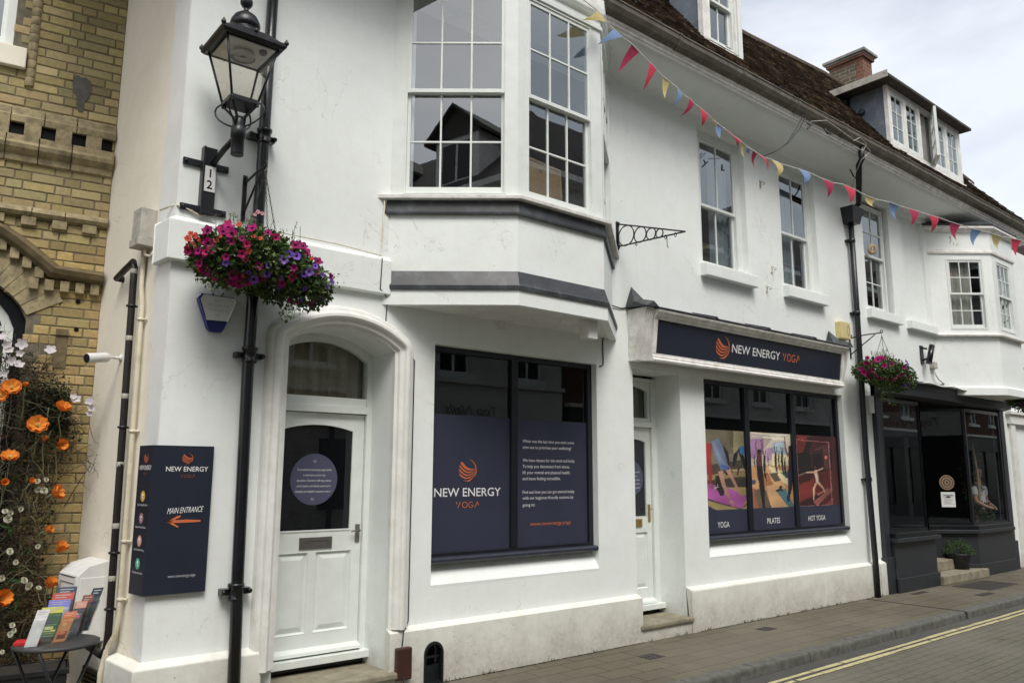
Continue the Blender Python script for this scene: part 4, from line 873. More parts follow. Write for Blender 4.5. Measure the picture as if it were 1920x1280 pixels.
# ---------------- roof, eaves (both white buildings share the form; each carries its own length)
TA = math.tan(math.radians(54)); EY, EZ = -.62, 6.40
def onroof(px, py):
    n = Vector((0, -math.sin(math.radians(54)), math.cos(math.radians(54)))); return PL(px, py, Vector((0, EY, EZ)), n)
rid = [(0.5, 1.05), (8.6, 1.05)] + [(onroof(a, b).x, onroof(a, b).y) for a, b in ((1385, 62), (1460, 99), (1540, 138))] + [(14.6, 1.25), (15.56, -.02), (17.25, -.46)]
rid[0] = (.5, rid[2][1]); rid[1] = (8.6, rid[2][1] )
def ridy(x):
    for (a, ya), (b, yb) in zip(rid[:-1], rid[1:]):
        if x <= b: return ya + (yb - ya) * (x - a) / (b - a)
    return rid[-1][1]
def roof(xa, xb, parent):
    rnd = random.Random(int(xa * 10)); mb = MB(); cs = .086; nrm = Vector((0, -math.sin(math.radians(54)), math.cos(math.radians(54)))); up = Vector((0, math.cos(math.radians(54)), math.sin(math.radians(54))))
    nrow = 38
    for r_ in range(nrow):
        s0 = -.06 + r_ * cs; x = xa + (r_ % 2) * -.08
        while x < xb:
            w_ = .16; xm = x + w_ / 2; top = (ridy(xm) - EY) / up.y
            if s0 < top - .02 and x + w_ > xa:
                a, b = max(x, xa) + .002, min(x + w_, xb) - .002
                l1 = min(s0 + cs * 1.25, top); th = .028 + rnd.uniform(-.003, .005) + (.012 if rnd.random() < .04 else 0); sk = rnd.uniform(-.003, .003); t2 = .004
                base = Vector((0, EY, EZ)); g_ = rnd.random()
                c = (.135, .10, .075) if g_ < .5 else ((.085, .066, .054) if g_ < .75 else (.24, .195, .14)); kk = rnd.uniform(.6, 1.3); c = tuple(v_ * kk for v_ in c)
                s0_ = s0 + rnd.uniform(-.003, .003) - (.015 if rnd.random() < .03 else 0)
                def Q(u_, s_, h_): return base + Vector((u_, 0, 0)) + up * s_ + nrm * h_
                mb.f([Q(a, s0_, th), Q(b, s0_ + sk, th + sk), Q(b, l1, t2), Q(a, l1, t2)], c); mb.f([Q(a, s0_, th - .016), Q(b, s0_ + sk, th - .016), Q(b, s0_ + sk, th + sk), Q(a, s0_, th)], c)
                mb.f([Q(a, s0_, th - .016), Q(a, s0_, th), Q(a, l1, t2)], c)
            x += w_
    t_ = mb.build('roof_tiles', 'tilecol', parent)
    mb = MB(); xs = [xa + (xb - xa) * i / 30 for i in range(31)]
    mb.grid([[Vector((x_, EY - .03, EZ - .06)), Vector((x_, ridy(x_), EZ + (ridy(x_) - EY) * TA)), Vector((x_, ridy(x_) * 2 + .9, EZ - .06))] for x_ in xs], None, False, False)
    for x_ in (xa, xb): mb.f([(x_, EY - .03, EZ - .06), (x_, ridy(x_), EZ + (ridy(x_) - EY) * TA), (x_, ridy(x_) * 2 + .9, EZ - .06)])
    mb.build('roof_deck', 'tilecol', parent)
    mb = MB(); x_ = xa
    while x_ < xb:
        x1_ = min(x_ + .45, xb); 
        if ridy(x_) > .1:
            zc = EZ + (ridy(x_) - EY) * TA; zd = EZ + (ridy(x1_) - EY) * TA
            mb.grid([[Vector((xx_, yy_ + .09 * math.cos(t), zz_ + .085 * math.sin(t) - .03)) for t in tris(-.3, PI + .3, 8)] for xx_, yy_, zz_ in ((x_, ridy(x_), zc), (x1_ - .01, ridy(x1_), zd))], (.10, .075, .055), False, True)
        x_ = x1_
    mb.build('ridge_tiles', 'tilecol', parent)
    # gutter with joints, fascia, coved soffit
    mb = MB(); g_ = [(6.22, -.52), (6.225, -.60), (6.25, -.655), (6.30, -.685), (6.345, -.69), (6.352, -.70), (6.365, -.70), (6.365, -.68), (6.33, -.672), (6.30, -.665), (6.30, -.55)]
    x_ = xa; wob = 0
    while x_ < xb:
        x1_ = min(x_ + 1.18, xb); w0, w1 = rnd.uniform(-.008, .008), rnd.uniform(-.008, .008)
        mb.grid([[Vector((xx_, y_, z_ + ww_)) for z_, y_ in g_] for xx_, ww_ in ((x_, w0), (x1_, w1))], None, True, False, True)
        mb.grid([[Vector((xx_, y_ - .010 if y_ < -.6 else y_, z_ + w0 - (.006 if z_ < 6.3 else 0))) for z_, y_ in g_[:8]] for xx_ in (x_, x_ + .035)], None, False, False, True)
        x_ = x1_
    mb.build('gutter', 'gutter', parent)
    mb = MB(); mb.grid([[Vector((x_, y_, z_)) for z_, y_ in ((6.225, -.50), (6.225, -.592), (6.20, -.592), (6.19, -.575), (6.165, -.57), (6.155, -.555), (6.14, -.55), (6.14, -.50))] for x_ in (xa, xb)], None, True, False, True); mb.build('fascia_board', 'oldwhite', parent)
    mb = MB(); cv = [(-.551, 6.15), (-.545, 6.125), (-.42, 6.112), (-.26, 6.085), (-.12, 6.052), (.004, 6.015)]
    mb.grid([[Vector((x_, y_, z_)) for y_, z_ in cv] for x_ in (xa, xb)], None, False, True); mb.build('coved_soffit', 'stucco', parent)
roof(.5, XE, B1)
# ================================================================== NEIGHBOUR WITH THE DARK SHOP
B2 = thing('neighbouring_building', 'white rendered building beyond the drainpipe with charcoal shopfront, small bay and long dormer', 'building', (14, 1.2, 0))
X2 = 17.0
A2, Bq, Cq, Dq = Vector((13.9, 0, 0)), Vector((14.74, -.69, 0)), Vector((15.75, -.69, 0)), Vector((16.6, 0, 0))
h3 = (11.62, 12.50, 4.14, 5.92)
bl = (12.93, 13.74, 4.12, 5.93)
mb = MB(); hs = [rect(*h3), rect(*bl), rect(11.60, 16.30, .0, 3.02), rect(14.1, 16.4, 4.1, 5.6)]
mb.poly(F0, rect(XE, X2 + 2.2, -.2, 6.25), 0, hs)
for h, d in zip(hs, (.12, .05, .1, .1)): mb.ring(F0, h, -d, 0)
mb.poly(F0, rect(*bl), -.05)
mb.build('front_wall', 'stucco', B2)
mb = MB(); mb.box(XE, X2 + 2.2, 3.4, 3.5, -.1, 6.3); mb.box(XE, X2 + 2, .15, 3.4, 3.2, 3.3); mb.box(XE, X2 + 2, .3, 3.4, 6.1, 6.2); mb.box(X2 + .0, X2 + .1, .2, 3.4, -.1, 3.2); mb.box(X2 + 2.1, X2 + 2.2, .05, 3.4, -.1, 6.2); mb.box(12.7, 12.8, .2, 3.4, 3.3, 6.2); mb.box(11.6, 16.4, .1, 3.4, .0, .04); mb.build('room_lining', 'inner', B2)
mb = MB(); run(mb, [(11.28, 0, 0, -1), (11.50, 0, 0, -1)], [(-.15, .075), (.43, .07), (.462, .0)]); mb.build('plinth', 'plinth', B2, .006)
Fw = Fr((0, .07, 0), (1, 0, 0))
sash_window(Fw, h3[0] + .08, h3[1] - .06, h3[2] + .01, h3[3] - .05, 2, 2, 2, B2, w=-.01, split=.52, curtain=[(11.75, 12.0, 'curtaingrey')])
mb = MB(); mb.box(h3[0] - .06, h3[1] + .08, -.09, .07, h3[2] - .14, h3[2]); mb.build('window_sill', 'stucco', B2, .005)
mb = MB(); mb.box(bl[0] - .06, bl[1] + .10, -.09, .02, bl[2] - .13, bl[2] + .0); mb.build('window_sill', 'stucco', B2, .005)
mb = MB(); q = P(1623, 457, .0); mb.lathe((11.86, .005, 5.12), [(.055, 0), (.075, .01), (.085, .03), (.06, .05), (.035, .04)], 20, Vector((-.5, -1, -.2)), cap=False); mb.build('round_vent', 'wood', B2)
# bay
FQ = [Fr(A2, Bq - A2), Fr(Bq, Cq - Bq), Fr(Cq, Dq - Cq)]; LQ = [(Bq - A2).length, (Cq - Bq).length, (Dq - Cq).length]
_s = (BA, BB, BC, BD, FBs)
BA, BB, BC, BD, FBs = A2, Bq, Cq, Dq, FQ
def Zq(y, px=1862): return P(px, y, -.69).z
mb = MB(); bayband(mb, [(2.98, -.2), (2.98, .06), (3.10, .06), (3.13, .0), (4.0, .0)]); b2 = mb.build('bay_window_base', 'stucco', B2)
mb = MB(); r = bayring(.05); mb.f([Vector((p.x, p.y, 2.985)) for p in reversed(r)]); mb.build('bay_soffit', 'trim', b2)
mb = MB(); bayband(mb, [(3.975, -.05), (3.975, .07), (4.0, .075), (4.03, .02), (4.03, -.05)]); mb.build('bay_sill', 'oldwhite', b2, .003)
for i, (F, L) in enumerate(zip(FQ, LQ)):
    a, b = ((.29, .93), (.16, .80), (.16, .80))[i]
    mb = MB(); mb.prism(F, rect(0, L, 4.0, 5.9), -.08, 0, None, [rect(a, b, 4.10, 5.34)]); mb.build('bay_wall', 'joinery' if i else 'stucco', b2)
    sash_window(F, a, b, 4.10, 5.34, 3, 2, 2, B2, w=-.005, fw=.03, bar=.016, curtain=[(a, b - .16, 'curtain')] if i < 2 else None, glass='glass')
mb = MB(); bayband(mb, [(5.42, .0), (5.425, .025), (5.455, .03), (5.47, .012), (5.495, .012), (5.50, .0)]); bayband(mb, [(5.80, .0), (5.81, .04), (5.84, .06), (5.86, .09), (5.90, .09), (5.90, .0)]); mb.build('bay_cornice', 'oldwhite', b2)
mb = MB(); r = bayring(.10); r2 = bayring(-.10); mb.grid([[Vector((p.x, p.y, 5.905)) for p in r], [Vector((p.x, p.y, 5.93)) for p in r], [Vector((p.x, p.y, 6.04)) for p in r2]], None, False, False); mb.f([Vector((p.x, p.y, 6.04)) for p in reversed(r2)]); mb.build('lead_roof', 'lead', b2)
# flaked patch where an old painted sign shows through
mb = MB(); F_ = FQ[0]
for (cu_, cv_, pts) in ((.40, 5.60, [(0, 0), (.03, .06), (.025, .13), (0, .15), (-.012, .10), (.006, .09), (.01, .05), (-.01, .02)]), (.455, 5.57, [(0, 0), (.012, .01), (.01, .06), (0, .05)]), (.50, 5.56, [(0, 0), (.012, 0), (.014, .03), (.004, .04)]), (.53, 5.57, [(0, 0), (.01, 0), (.008, .05), (.0, .04)])): mb.poly(F_, [(cu_ + a, cv_ + b) for a, b in pts], .0015)
mb.build('flaked_patch', 'greyplastic', b2)
BA, BB, BC, BD, FBs = _s
# ---------------- dark shopfront
mb = MB()
mb.box(11.50, 11.64, -.07, .06, 0, 2.98); mb.box(16.22, 16.42, -.07, .06, 0, 2.95); mb.box(11.64, 16.22, .0, .06, 2.80, 3.02)
sf = mb.build('shopfront', 'charcoal', B2, .006)
for a_ in ((11.47, 11.67), (16.20, 16.45)): mb = MB(); mb.box(*a_, -.10, .02, 0, .50); mb.build('pilaster_base', 'charcoal', sf, .006)
# stall risers: left block, splayed right block
def solid(pts, z0, z1, mat, nm, parent, bev=.006, w=0):
    mb = MB(); n = len(pts); mb.grid([[Vector((x_, y_, z0)) for x_, y_ in pts], [Vector((x_, y_, z1)) for x_, y_ in pts]], None, True, False, True); return mb.build(nm, mat, parent, bev)
LB = [(11.66, -.12), (13.0, -.12), (13.0, .9), (11.66, .9)]
solid(LB, .0, .70, 'charcoal', 'stall_riser', sf)
solid([(11.66, -.145), (13.03, -.145), (13.03, .9), (11.66, .9)], .0, .20, 'charcoal', 'riser_plinth', sf)
solid([(11.64, -.19), (13.06, -.19), (13.06, .92), (11.64, .92)], .70, .76, 'charcoal', 'stall_sill', sf)
solid([(11.66, -.15), (13.02, -.15), (13.02, .9), (11.66, .9)], .76, .83, 'shopblack', 'stall_sill', sf)
RB = [(14.66, -.10), (16.2, -.10), (16.2, .9), (13.55, .9)]
solid(RB, 0, .70, 'charcoal', 'stall_riser', sf)
def offs(pts, d):
    return [(pts[0][0] - d * .35, pts[0][1] - d), (pts[1][0], pts[1][1] - d), pts[2], (pts[3][0] - d * 1.35, pts[3][1])]
solid(offs(RB, .025), 0, .20, 'charcoal', 'riser_plinth', sf); solid(offs(RB, .06), .70, .76, 'charcoal', 'stall_sill', sf); solid(offs(RB, .03), .76, .83, 'shopblack', 'stall_sill', sf)
# glazing: left pane with return, splay pane, front pane
def glaz(p, q, z0, z1, parent, nm='shop_window', fw=.045, label=None):
    F = Fr((p[0], p[1], 0), (q[0] - p[0], q[1] - p[1], 0)); L = (Vector(q) - Vector(p)).length
    mb = MB(); mb.prism(F, rect(0, L, z0, z1), -.05, .0, None, [rect(fw, L - fw, z0 + .04, z1 - .06)]); o = mb.build(nm, 'shopblack', parent, .002, label)
    mb = MB(); mb.poly(F, rect(fw, L - fw, z0 + .04, z1 - .06), -.02); mb.build('pane', 'shopglass', o); return F, L, o
g1 = glaz((11.66, -.06), (12.96, -.06), .83, 2.80, B2); glaz((12.96, -.06), (12.96, .9), .83, 2.80, B2)
spd = Vector((RB[0][0] - RB[3][0], RB[0][1] - RB[3][1])).normalized()
g2 = glaz((13.58, .885), (14.66, -.06), .83, 2.80, B2); g3 = glaz((14.66, -.06), (16.2, -.06), .83, 2.80, B2)
# recessed door
mb = MB(); Fd3 = Fr((12.96, .88, 0), (1, 0, 0)); mb.prism(Fd3, rect(0, .62, .32, 2.80), -.05, 0, None, [rect(.09, .53, .55, 2.2), rect(.09, .53, 2.3, 2.72)]); dd = mb.build('door', 'shopblack', B2, .003)
mb = MB(); mb.poly(Fd3, rect(.09, .53, .55, 2.2), -.02); mb.poly(Fd3, rect(.09, .53, 2.3, 2.72), -.02); mb.build('door_glass', 'shopglass', dd)
mb = MB(); mb.tube([Fd3(.06, 1.2, .05), Fd3(.06, 1.45, .05)], .010, 8); mb.build('door_handle', 'brass', dd)
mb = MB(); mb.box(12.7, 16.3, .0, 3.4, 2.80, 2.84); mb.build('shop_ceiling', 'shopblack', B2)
mb = MB(); mb.hexa([Vector(q_) for q_ in ((13.0, -.20, 0), (14.75, -.20, 0), (14.2, .4, 0), (13.0, .4, 0), (13.0, -.20, .14), (14.75, -.20, .14), (14.2, .4, .14), (13.0, .4, .14))]); mb.build('doorstep', 'stone', B2, .012)
mb = MB(); mb.hexa([Vector(q_) for q_ in ((13.0, .10, .14), (14.5, .10, .14), (13.6, .88, .14), (13.0, .88, .14), (13.0, .10, .30), (14.5, .10, .30), (13.6, .88, .30), (13.0, .88, .30))]); mb.build('doorstep', 'stone', B2, .012)
# canopy box over the shop
mb = MB(); mb.hexa([Vector(q_) for q_ in ((11.5, -.20, 2.86), (16.45, -.20, 2.86), (16.45, .0, 2.82), (11.5, .0, 2.82), (11.5, -.22, 3.07), (16.45, -.22, 3.07), (16.45, .0, 3.14), (11.5, .0, 3.14))]); cn = mb.build('canopy', 'charcoal', B2, .004)
mb = MB(); mb.hexa([Vector(q_) for q_ in ((11.7, -.30, 3.045), (14.6, -.30, 3.045), (14.6, .0, 3.12), (11.7, .0, 3.12), (11.7, -.30, 3.06), (14.6, -.30, 3.06), (14.6, .0, 3.16), (11.7, .0, 3.16))]); mb.build('flashing', 'lead', cn)
mb = MB(); mb.tube([(12.6 + 1.9 * t, -.31 , 3.065 + .012 * math.sin(t * 14)) for t in tris(0, 1, 20)], .012, 6); mb.build('canopy_edge', 'oldwhite', cn)
# sticker and paper notice on the splayed pane
Fg, Lg, _ = g2
def gp(px, py, w=.004): return Fg.px(px, py, w - .02)
u, v = gp(1775, 904); disc(Fg, u, v, .125, -.012, 'tan', _, 'round_sticker')
for i, r in enumerate((.105, .09, .062, .045, .02)): disc(Fg, u, v, r, -.0115 + i * .0006, ('brownbox', 'tan', 'brownbox', 'tan', 'brownbox')[i], _, 'sticker_ring')
u0, v0 = gp(1766, 950); u1, v1 = gp(1790, 922); mb = MB(); mb.fbox(Fg, u0, u1, v0, v1, -.017, -.014); mb.build('paper_notice', 'whiteplastic', _)
text('TEMPORARILY', Fg, u0 + .04, v1 - .06, -.013, .02, (u1 - u0) * .8, 'black', _); text('CLOSED', Fg, u0 + .04, v1 - .10, -.013, .02, (u1 - u0) * .6, 'black', _) if False else None
mb = MB(); mb.poly(Fg, [((u0 + u1) / 2 + .04 * math.cos(t), (v0 + v1) / 2 + .03 + .03 * math.sin(t)) for t in tris(0, PI, 8)], -.0135)
for i in range(4): mb.fbox(Fg, u0 + .03, u1 - .03 - .02 * (i % 2), v1 - .05 - i * .012, v1 - .046 - i * .012, -.0139, -.0135)
for i in range(6): mb.fbox(Fg, u0 + .04, u1 - .04 - .02 * (i % 3), v0 + .05 + i * .018, v0 + .054 + i * .018, -.0139, -.0135)
mb.build('notice_print', 'navy', _)
# interior greenery seen dimly through the glass
def leafcloud(mb, c, r, n, cols, size=(.03, .06), rnd=random, flat=1.0):
    for _i in range(n):
        d = Vector((rnd.gauss(0, 1), rnd.gauss(0, 1), rnd.gauss(0, 1))).normalized(); rr = rnd.random() ** .45
        p = Vector(c) + Vector((d.x * r[0], d.y * r[1], d.z * r[2])) * rr; leaf(mb, p, rnd.uniform(*size), rnd.choice(cols), rnd, d)
def leaf(mb, p, s, c, rnd=random, outd=None, asp=.55):
    a = Vector((rnd.gauss(0, 1), rnd.gauss(0, 1), rnd.gauss(0, .8)))
    if outd is not None: a = a + outd * 1.2
    a.normalize(); b = a.cross(Vector((rnd.gauss(0, 1), rnd.gauss(0, 1), rnd.gauss(0, 1)))).normalized(); n_ = a.cross(b)
    kk = rnd.uniform(.75, 1.25); c = tuple(x_ * kk for x_ in c)
    t0, t1, t2 = p, p + a * s * .5 + n_ * s * .12, p + a * s
    mb.f([t0, t1 + b * s * asp * .5, t2, t1 - b * s * asp * .5], c)
GR = [(.045, .10, .022), (.035, .08, .018), (.07, .13, .03), (.025, .055, .015)]
rr_ = random.Random(3)
t = thing('window_greenery', 'hanging leafy display inside the right pane of the dark shop', 'plants', (15.6, .35, 1.0)); mb = MB()
leafcloud(mb, (15.85, .35, 1.7), (.26, .15, .85), 800, [(.05, .09, .03), (.03, .055, .02), (.10, .10, .05)], (.04, .09), rr_); leafcloud(mb, (15.85, .2, 1.0), (.25, .15, .18), 300, GR, (.04, .08), rr_); o = mb.build('foliage', 'leaf', t); o['kind'] = 'stuff'
mb = MB(); mb.tube([(15.80, .25, .85), (15.74, .22, 1.3), (15.70, .2, 1.7), (15.66, .22, 2.2)], .035, 7, None, .012); mb.build('bark_branch', 'wood', t)
t = thing('window_greenery', 'trailing blue-green foliage inside the left pane of the dark shop', 'plants', (11.9, .3, 1.0)); mb = MB()
leafcloud(mb, (11.85, .30, 1.4), (.22, .15, .75), 500, [(.03, .07, .05), (.05, .09, .05)], (.04, .09), rr_); o = mb.build('foliage', 'leaf', t); o['kind'] = 'stuff'
# ---------------- far right: white front with a grey panelled door (its own building)
B3 = thing('end_house', 'sliver of white house with pale grey door at the far right edge', 'house', (18.2, 1, 0))
mb = MB(); F3 = Fr((0, -.012, 0), (1, 0, 0)); hd = rect(17.0, 17.9, .12, 2.6)
mb.poly(F3, rect(16.46, 19.0, -.1, 3.3), 0, [hd]); mb.ring(F3, hd, -.2, 0); mb.f([(16.46, -.012, -.1), (16.46, .0, -.1), (16.46, .0, 3.3), (16.46, -.012, 3.3)]); mb.build('front_wall', 'stucco', B3)
mb = MB(); mb.fbox(F3, 16.78, 17.0, 0, 2.62, 0, .05); mb.fbox(F3, 17.9, 18.1, 0, 2.62, 0, .05); mb.fbox(F3, 16.72, 18.16, 2.62, 2.80, 0, .07); mb.fbox(F3, 16.68, 18.2, 2.80, 2.86, 0, .11); mb.build('door_surround', 'trim', B3, .004)
k = paint('grey_door_paint', (.30, .31, .32), .5, .1); F3b = Fr((0, .17, 0), (1, 0, 0)); M['greydoor'] = k
dd = door_leaf(F3b, 17.03, 17.87, .14, 2.2, rect(17.14, 17.76, 1.2, 1.25), [rect(17.12, 17.40, .35, 1.05), rect(17.5, 17.78, .35, 1.05), rect(17.12, 17.40, 1.35, 2.05), rect(17.5, 17.78, 1.35, 2.05)], B3); dd.data.materials[0] = k
mb = MB(); mb.fbox(F3b, 17.0, 17.9, 2.2, 2.6, -.02, .0); mb.build('fanlight_glass', 'glass', B3)
mb = MB(); mb.box(16.95, 17.95, -.10, .2, 0, .12); mb.build('doorstep', 'stone', B3, .01)
# low slate roof just beyond
B4 = thing('far_roofed_house', 'distant house whose mossy tiled roof shows beyond the eaves end', 'house', (22, 1, 0))
mb = MB(); mb.box(19.2, 30, -.1, 5, -.1, 6.3); mb.build('wall', 'stucco', B4)
mb = MB(); mb.grid([[Vector((x_, -.55, 6.35)), Vector((x_, 2.2, 8.2)), Vector((x_, 5.2, 6.35))] for x_ in (19.0, 30)], (.10, .085, .065), False, False); mb.f([(19.0, -.55, 6.35), (19.0, 2.2, 8.2), (19.0, 5.2, 6.35)], (.10, .085, .065)); mb.build('roof', 'opproof', B4)
roof(XE, 17.25, B2)
# ---------------- dormers
def dormer_window(parent, F, a, b, z0, z1, cols, rows, n, glass='glasssky'): pass
# single sash dormer (corner building)
dmy = -.30; dx_, dX = 7.36, 8.13
def rooft(x_, y_): return EZ + (y_ - EY) * TA
zb = rooft(0, dmy); zt1 = 8.12; yb = (zt1 - EZ) / TA + EY
for xx in (dx_, dX):
    dm = MB(); dm.f([(xx, dmy, zb - .05), (xx, dmy, zt1), (xx, yb, zt1)]); dm.build('dormer_cheek', 'leadblue', B1)
Fdm = Fr((0, dmy, 0), (1, 0, 0)); mb = MB(); mb.prism(Fdm, rect(dx_ - .02, dX + .02, zb - .08, zt1), -.05, .02, None, [rect(dx_ + .10, dX - .16, zb + .02, zt1 - .12)]); mb.build('dormer_front', 'oldwhite', B1, .004)
mb = MB(); mb.fbox(Fdm, dX - .10, dX - .02, zb - .06, zt1, .02, .045); mb.fbox(Fdm, dX - .15, dX - .13, zb, zt1, .02, .035); mb.build('dormer_pilaster', 'joinery', B1, .004)
sash_window(Fdm, dx_ + .10, dX - .16, zb + .02, zt1 - .12, 2, 2, 1, B1, w=0, split=.5, fw=.03)
mb = MB(); mb.box(dx_ - .15, dX + .12, dmy - .16, yb + .1, zt1, zt1 + .07); mb.build('dormer_roof', 'lead', B1, .01)
mb = MB(); mb.box(dx_, dX, dmy + .5, dmy + .55, zb, zt1); mb.build('curtain', 'curtaingrey', B1)
# long casement dormer (neighbour)
dmy = -.385; dx_, dX = 11.95, 14.66; zb = rooft(0, dmy) + .02; zt2 = 7.74; yb = (zt2 - EZ) / TA + EY
for xx in (dx_, dX): dm = MB(); dm.f([(xx, dmy, zb - .08), (xx, dmy, zt2), (xx, yb + .1, zt2)]); dm.build('dormer_cheek', 'leadblue', B2)
Fdm = Fr((0, dmy, 0), (1, 0, 0)); wdt = (dX - dx_ - .10) / 5
hs = []
for i in range(5): hs.append(rect(dx_ + .05 + wdt * i + .03, dx_ + .05 + wdt * (i + 1) - .03, zb + .05, zt2 - .07))
mb = MB(); mb.prism(Fdm, rect(dx_ - .01, dX + .01, zb - .06, zt2), -.05, .012, None, hs); mb.build('dormer_front', 'oldwhite', B2, .003)
mb = MB(); mb.fbox(Fdm, dx_ - .03, dX + .03, zb - .10, zb - .02, -.02, .05); mb.build('dormer_sill', 'oldwhite', B2, .004)
for i, h in enumerate(hs):
    a, b, c, d = h[0][0], h[1][0], h[0][1], h[2][1]
    if i == 2:   # this casement stands open, hinged on its right side
        ang = math.radians(29); o_ = Fdm(b, 0, .015); xd = Vector((-math.cos(ang), -math.sin(ang), 0)); F_ = Fr(o_, -xd); F_ = Fr(o_ + xd * (b - a), -xd)
        sash_window(F_, 0, b - a, c + .02, d, 2, 3, 1, B2, w=.0, fw=.018, bar=.014, casement=True, name='casement_window', deep=.03)
        mb = MB(); mb.grid([[Fdm(a + .04 + (b - a) * k_ / 10, v, -.07 + .02 * math.sin(k_ * 1.3)) for k_ in range(11)] for v in (d, c)]); mb.build('curtain', 'curtain', B2)
    else:
        sash_window(Fdm, a, b, c, d, 2, 3, 1, B2, w=.0, fw=.018, bar=.014, casement=True, name='casement_window')
        if i > 2:
            mb = MB(); mb.f([Fdm(a, c, -.08), Fdm(b, c, -.08), Fdm(b, d, -.08), Fdm(a, d, -.08)]); mb.build('curtain', 'curtain', B2)
mb = MB(); mb.hexa([Vector(q_) for q_ in ((dx_ - .30, dmy - .17, zt2 + .0), (dX + .16, dmy - .17, zt2), (dX + .16, yb + .25, zt2 + .02), (dx_ - .30, yb + .25, zt2 + .02), (dx_ - .30, dmy - .17, zt2 + .05), (dX + .16, dmy - .17, zt2 + .05), (dX + .16, yb + .25, zt2 + .13), (dx_ - .30, yb + .25, zt2 + .13))]); mb.build('dormer_roof', 'darktimber', B2, .01)
mb = MB(); mb.box(dx_ - .315, dx_ - .30, dmy - .17, yb + .25, zt2 - .02, zt2 + .09); mb.build('dormer_fascia', 'greyplastic', B2)
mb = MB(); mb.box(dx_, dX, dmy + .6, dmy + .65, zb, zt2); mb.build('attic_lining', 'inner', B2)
mb = MB(); mb.lathe((dx_ - .0, .02, 7.42), [(.05, 0), (.05, .05), (.03, .06)], 10, Vector((-1, 0, 0))); mb.build('vent_cowl', 'lead', B2)
# ---------------- chimney
cy0 = .80; pc = P(1620, 150, cy0); cx0 = pc.x
L_ = .5
while proj((cx0, cy0 + L_, 9.2))[0] > 1556 and L_ < 3: L_ += .02
ztop = P(1618, 98, cy0).z; cxw = .05
while proj((cx0 + cxw, cy0, ztop))[0] < 1633 and cxw < 1.5: cxw += .01
CH = B2
mb = MB(); mb.box(cx0, cx0 + cxw, cy0, cy0 + L_, 7.6, ztop); ch = mb.build('chimney', 'redbrick', CH)
mb = MB(); mb.box(cx0 - .012, cx0 + .05, cy0 + .14, cy0 + L_ - .02, 7.6, ztop - .19); mb.build('stone_panel', 'stonebrick', ch)
mb = MB(); mb.box(cx0 - .04, cx0 + cxw + .04, cy0 - .04, cy0 + L_ + .04, ztop - .10, ztop - .05); mb.build('brick_band', 'redbrick', ch)
mb = MB(); mb.box(cx0 - .09, cx0 + cxw + .09, cy0 - .09, cy0 + L_ + .09, ztop - .02, ztop + .035); mb.box(cx0 - .05, cx0 + cxw + .05, cy0 - .05, cy0 + L_ + .05, ztop - .05, ztop - .02)
for k_ in (.25, .75): mb.lathe((cx0 + cxw / 2, cy0 + L_ * k_, ztop + .035), [(.17, 0), (.12, .03), (.10, .06)], 12)
mb.build('chimney_cap', 'caststone', ch, .008)
# ================================================================== BRICK BUILDING (left)
J = PL(190, 560, FR.o, FR.n); Jx = J.copy(); Jx.z = 0
FK = Fr(Jx - Vector((.991, -.136, 0)) * 6.0, (.991, -.136, 0))   # u = 6 at the junction
BK = thing('brick_building', 'old yellow brick building with moulded bands and arched window behind the flower display', 'building', (0, 1.6, 0))
def bp(px, py, w=0): return FK.px(px, py, w)
u_, v_ = bp(40, 95); u2, v2 = bp(45, 128)
wl = rect(u_ - 1.0, bp(27, 60)[0], v_, v_ + 1.7)
# arched lower window: right jamb near px 35..40 at y 600+
ju = bp(38, 700)[0]; jz = bp(42, 585)[1]
aw = [(ju - 1.1, .5), (ju, .5), (ju, jz - .05)] + [(a[0], a[1]) for a in reversed(arc3(ju - 1.1, jz - .02, ju, jz - .02, .32, 14))][1:-1] + [(ju - 1.1, jz - .05)]
mb = MB(); mb.poly(FK, rect(-1.5, 6.0, -.2, 7.2), 0, [wl, aw]); mb.ring(FK, wl, -.10, 0); mb.ring(FK, aw, -.16, 0); mb.build('brick_wall', 'mortar', BK)
rb = random.Random(33); mb = MB(); row = 0; z_ = 0.0
BCOL = [(.43, .36, .205), (.38, .325, .19), (.46, .385, .215), (.35, .31, .19), (.41, .345, .22), (.33, .285, .175), (.48, .41, .26), (.43, .345, .215)]
def in_poly(x_, y_, pts_):
    ins = False; n_ = len(pts_)
    for i_ in range(n_):
        (xa_, ya_), (xb_, yb_) = pts_[i_], pts_[(i_ + 1) % n_]
        if (ya_ > y_) != (yb_ > y_) and x_ < (xb_ - xa_) * (y_ - ya_) / (yb_ - ya_) + xa_: ins = not ins
    return ins
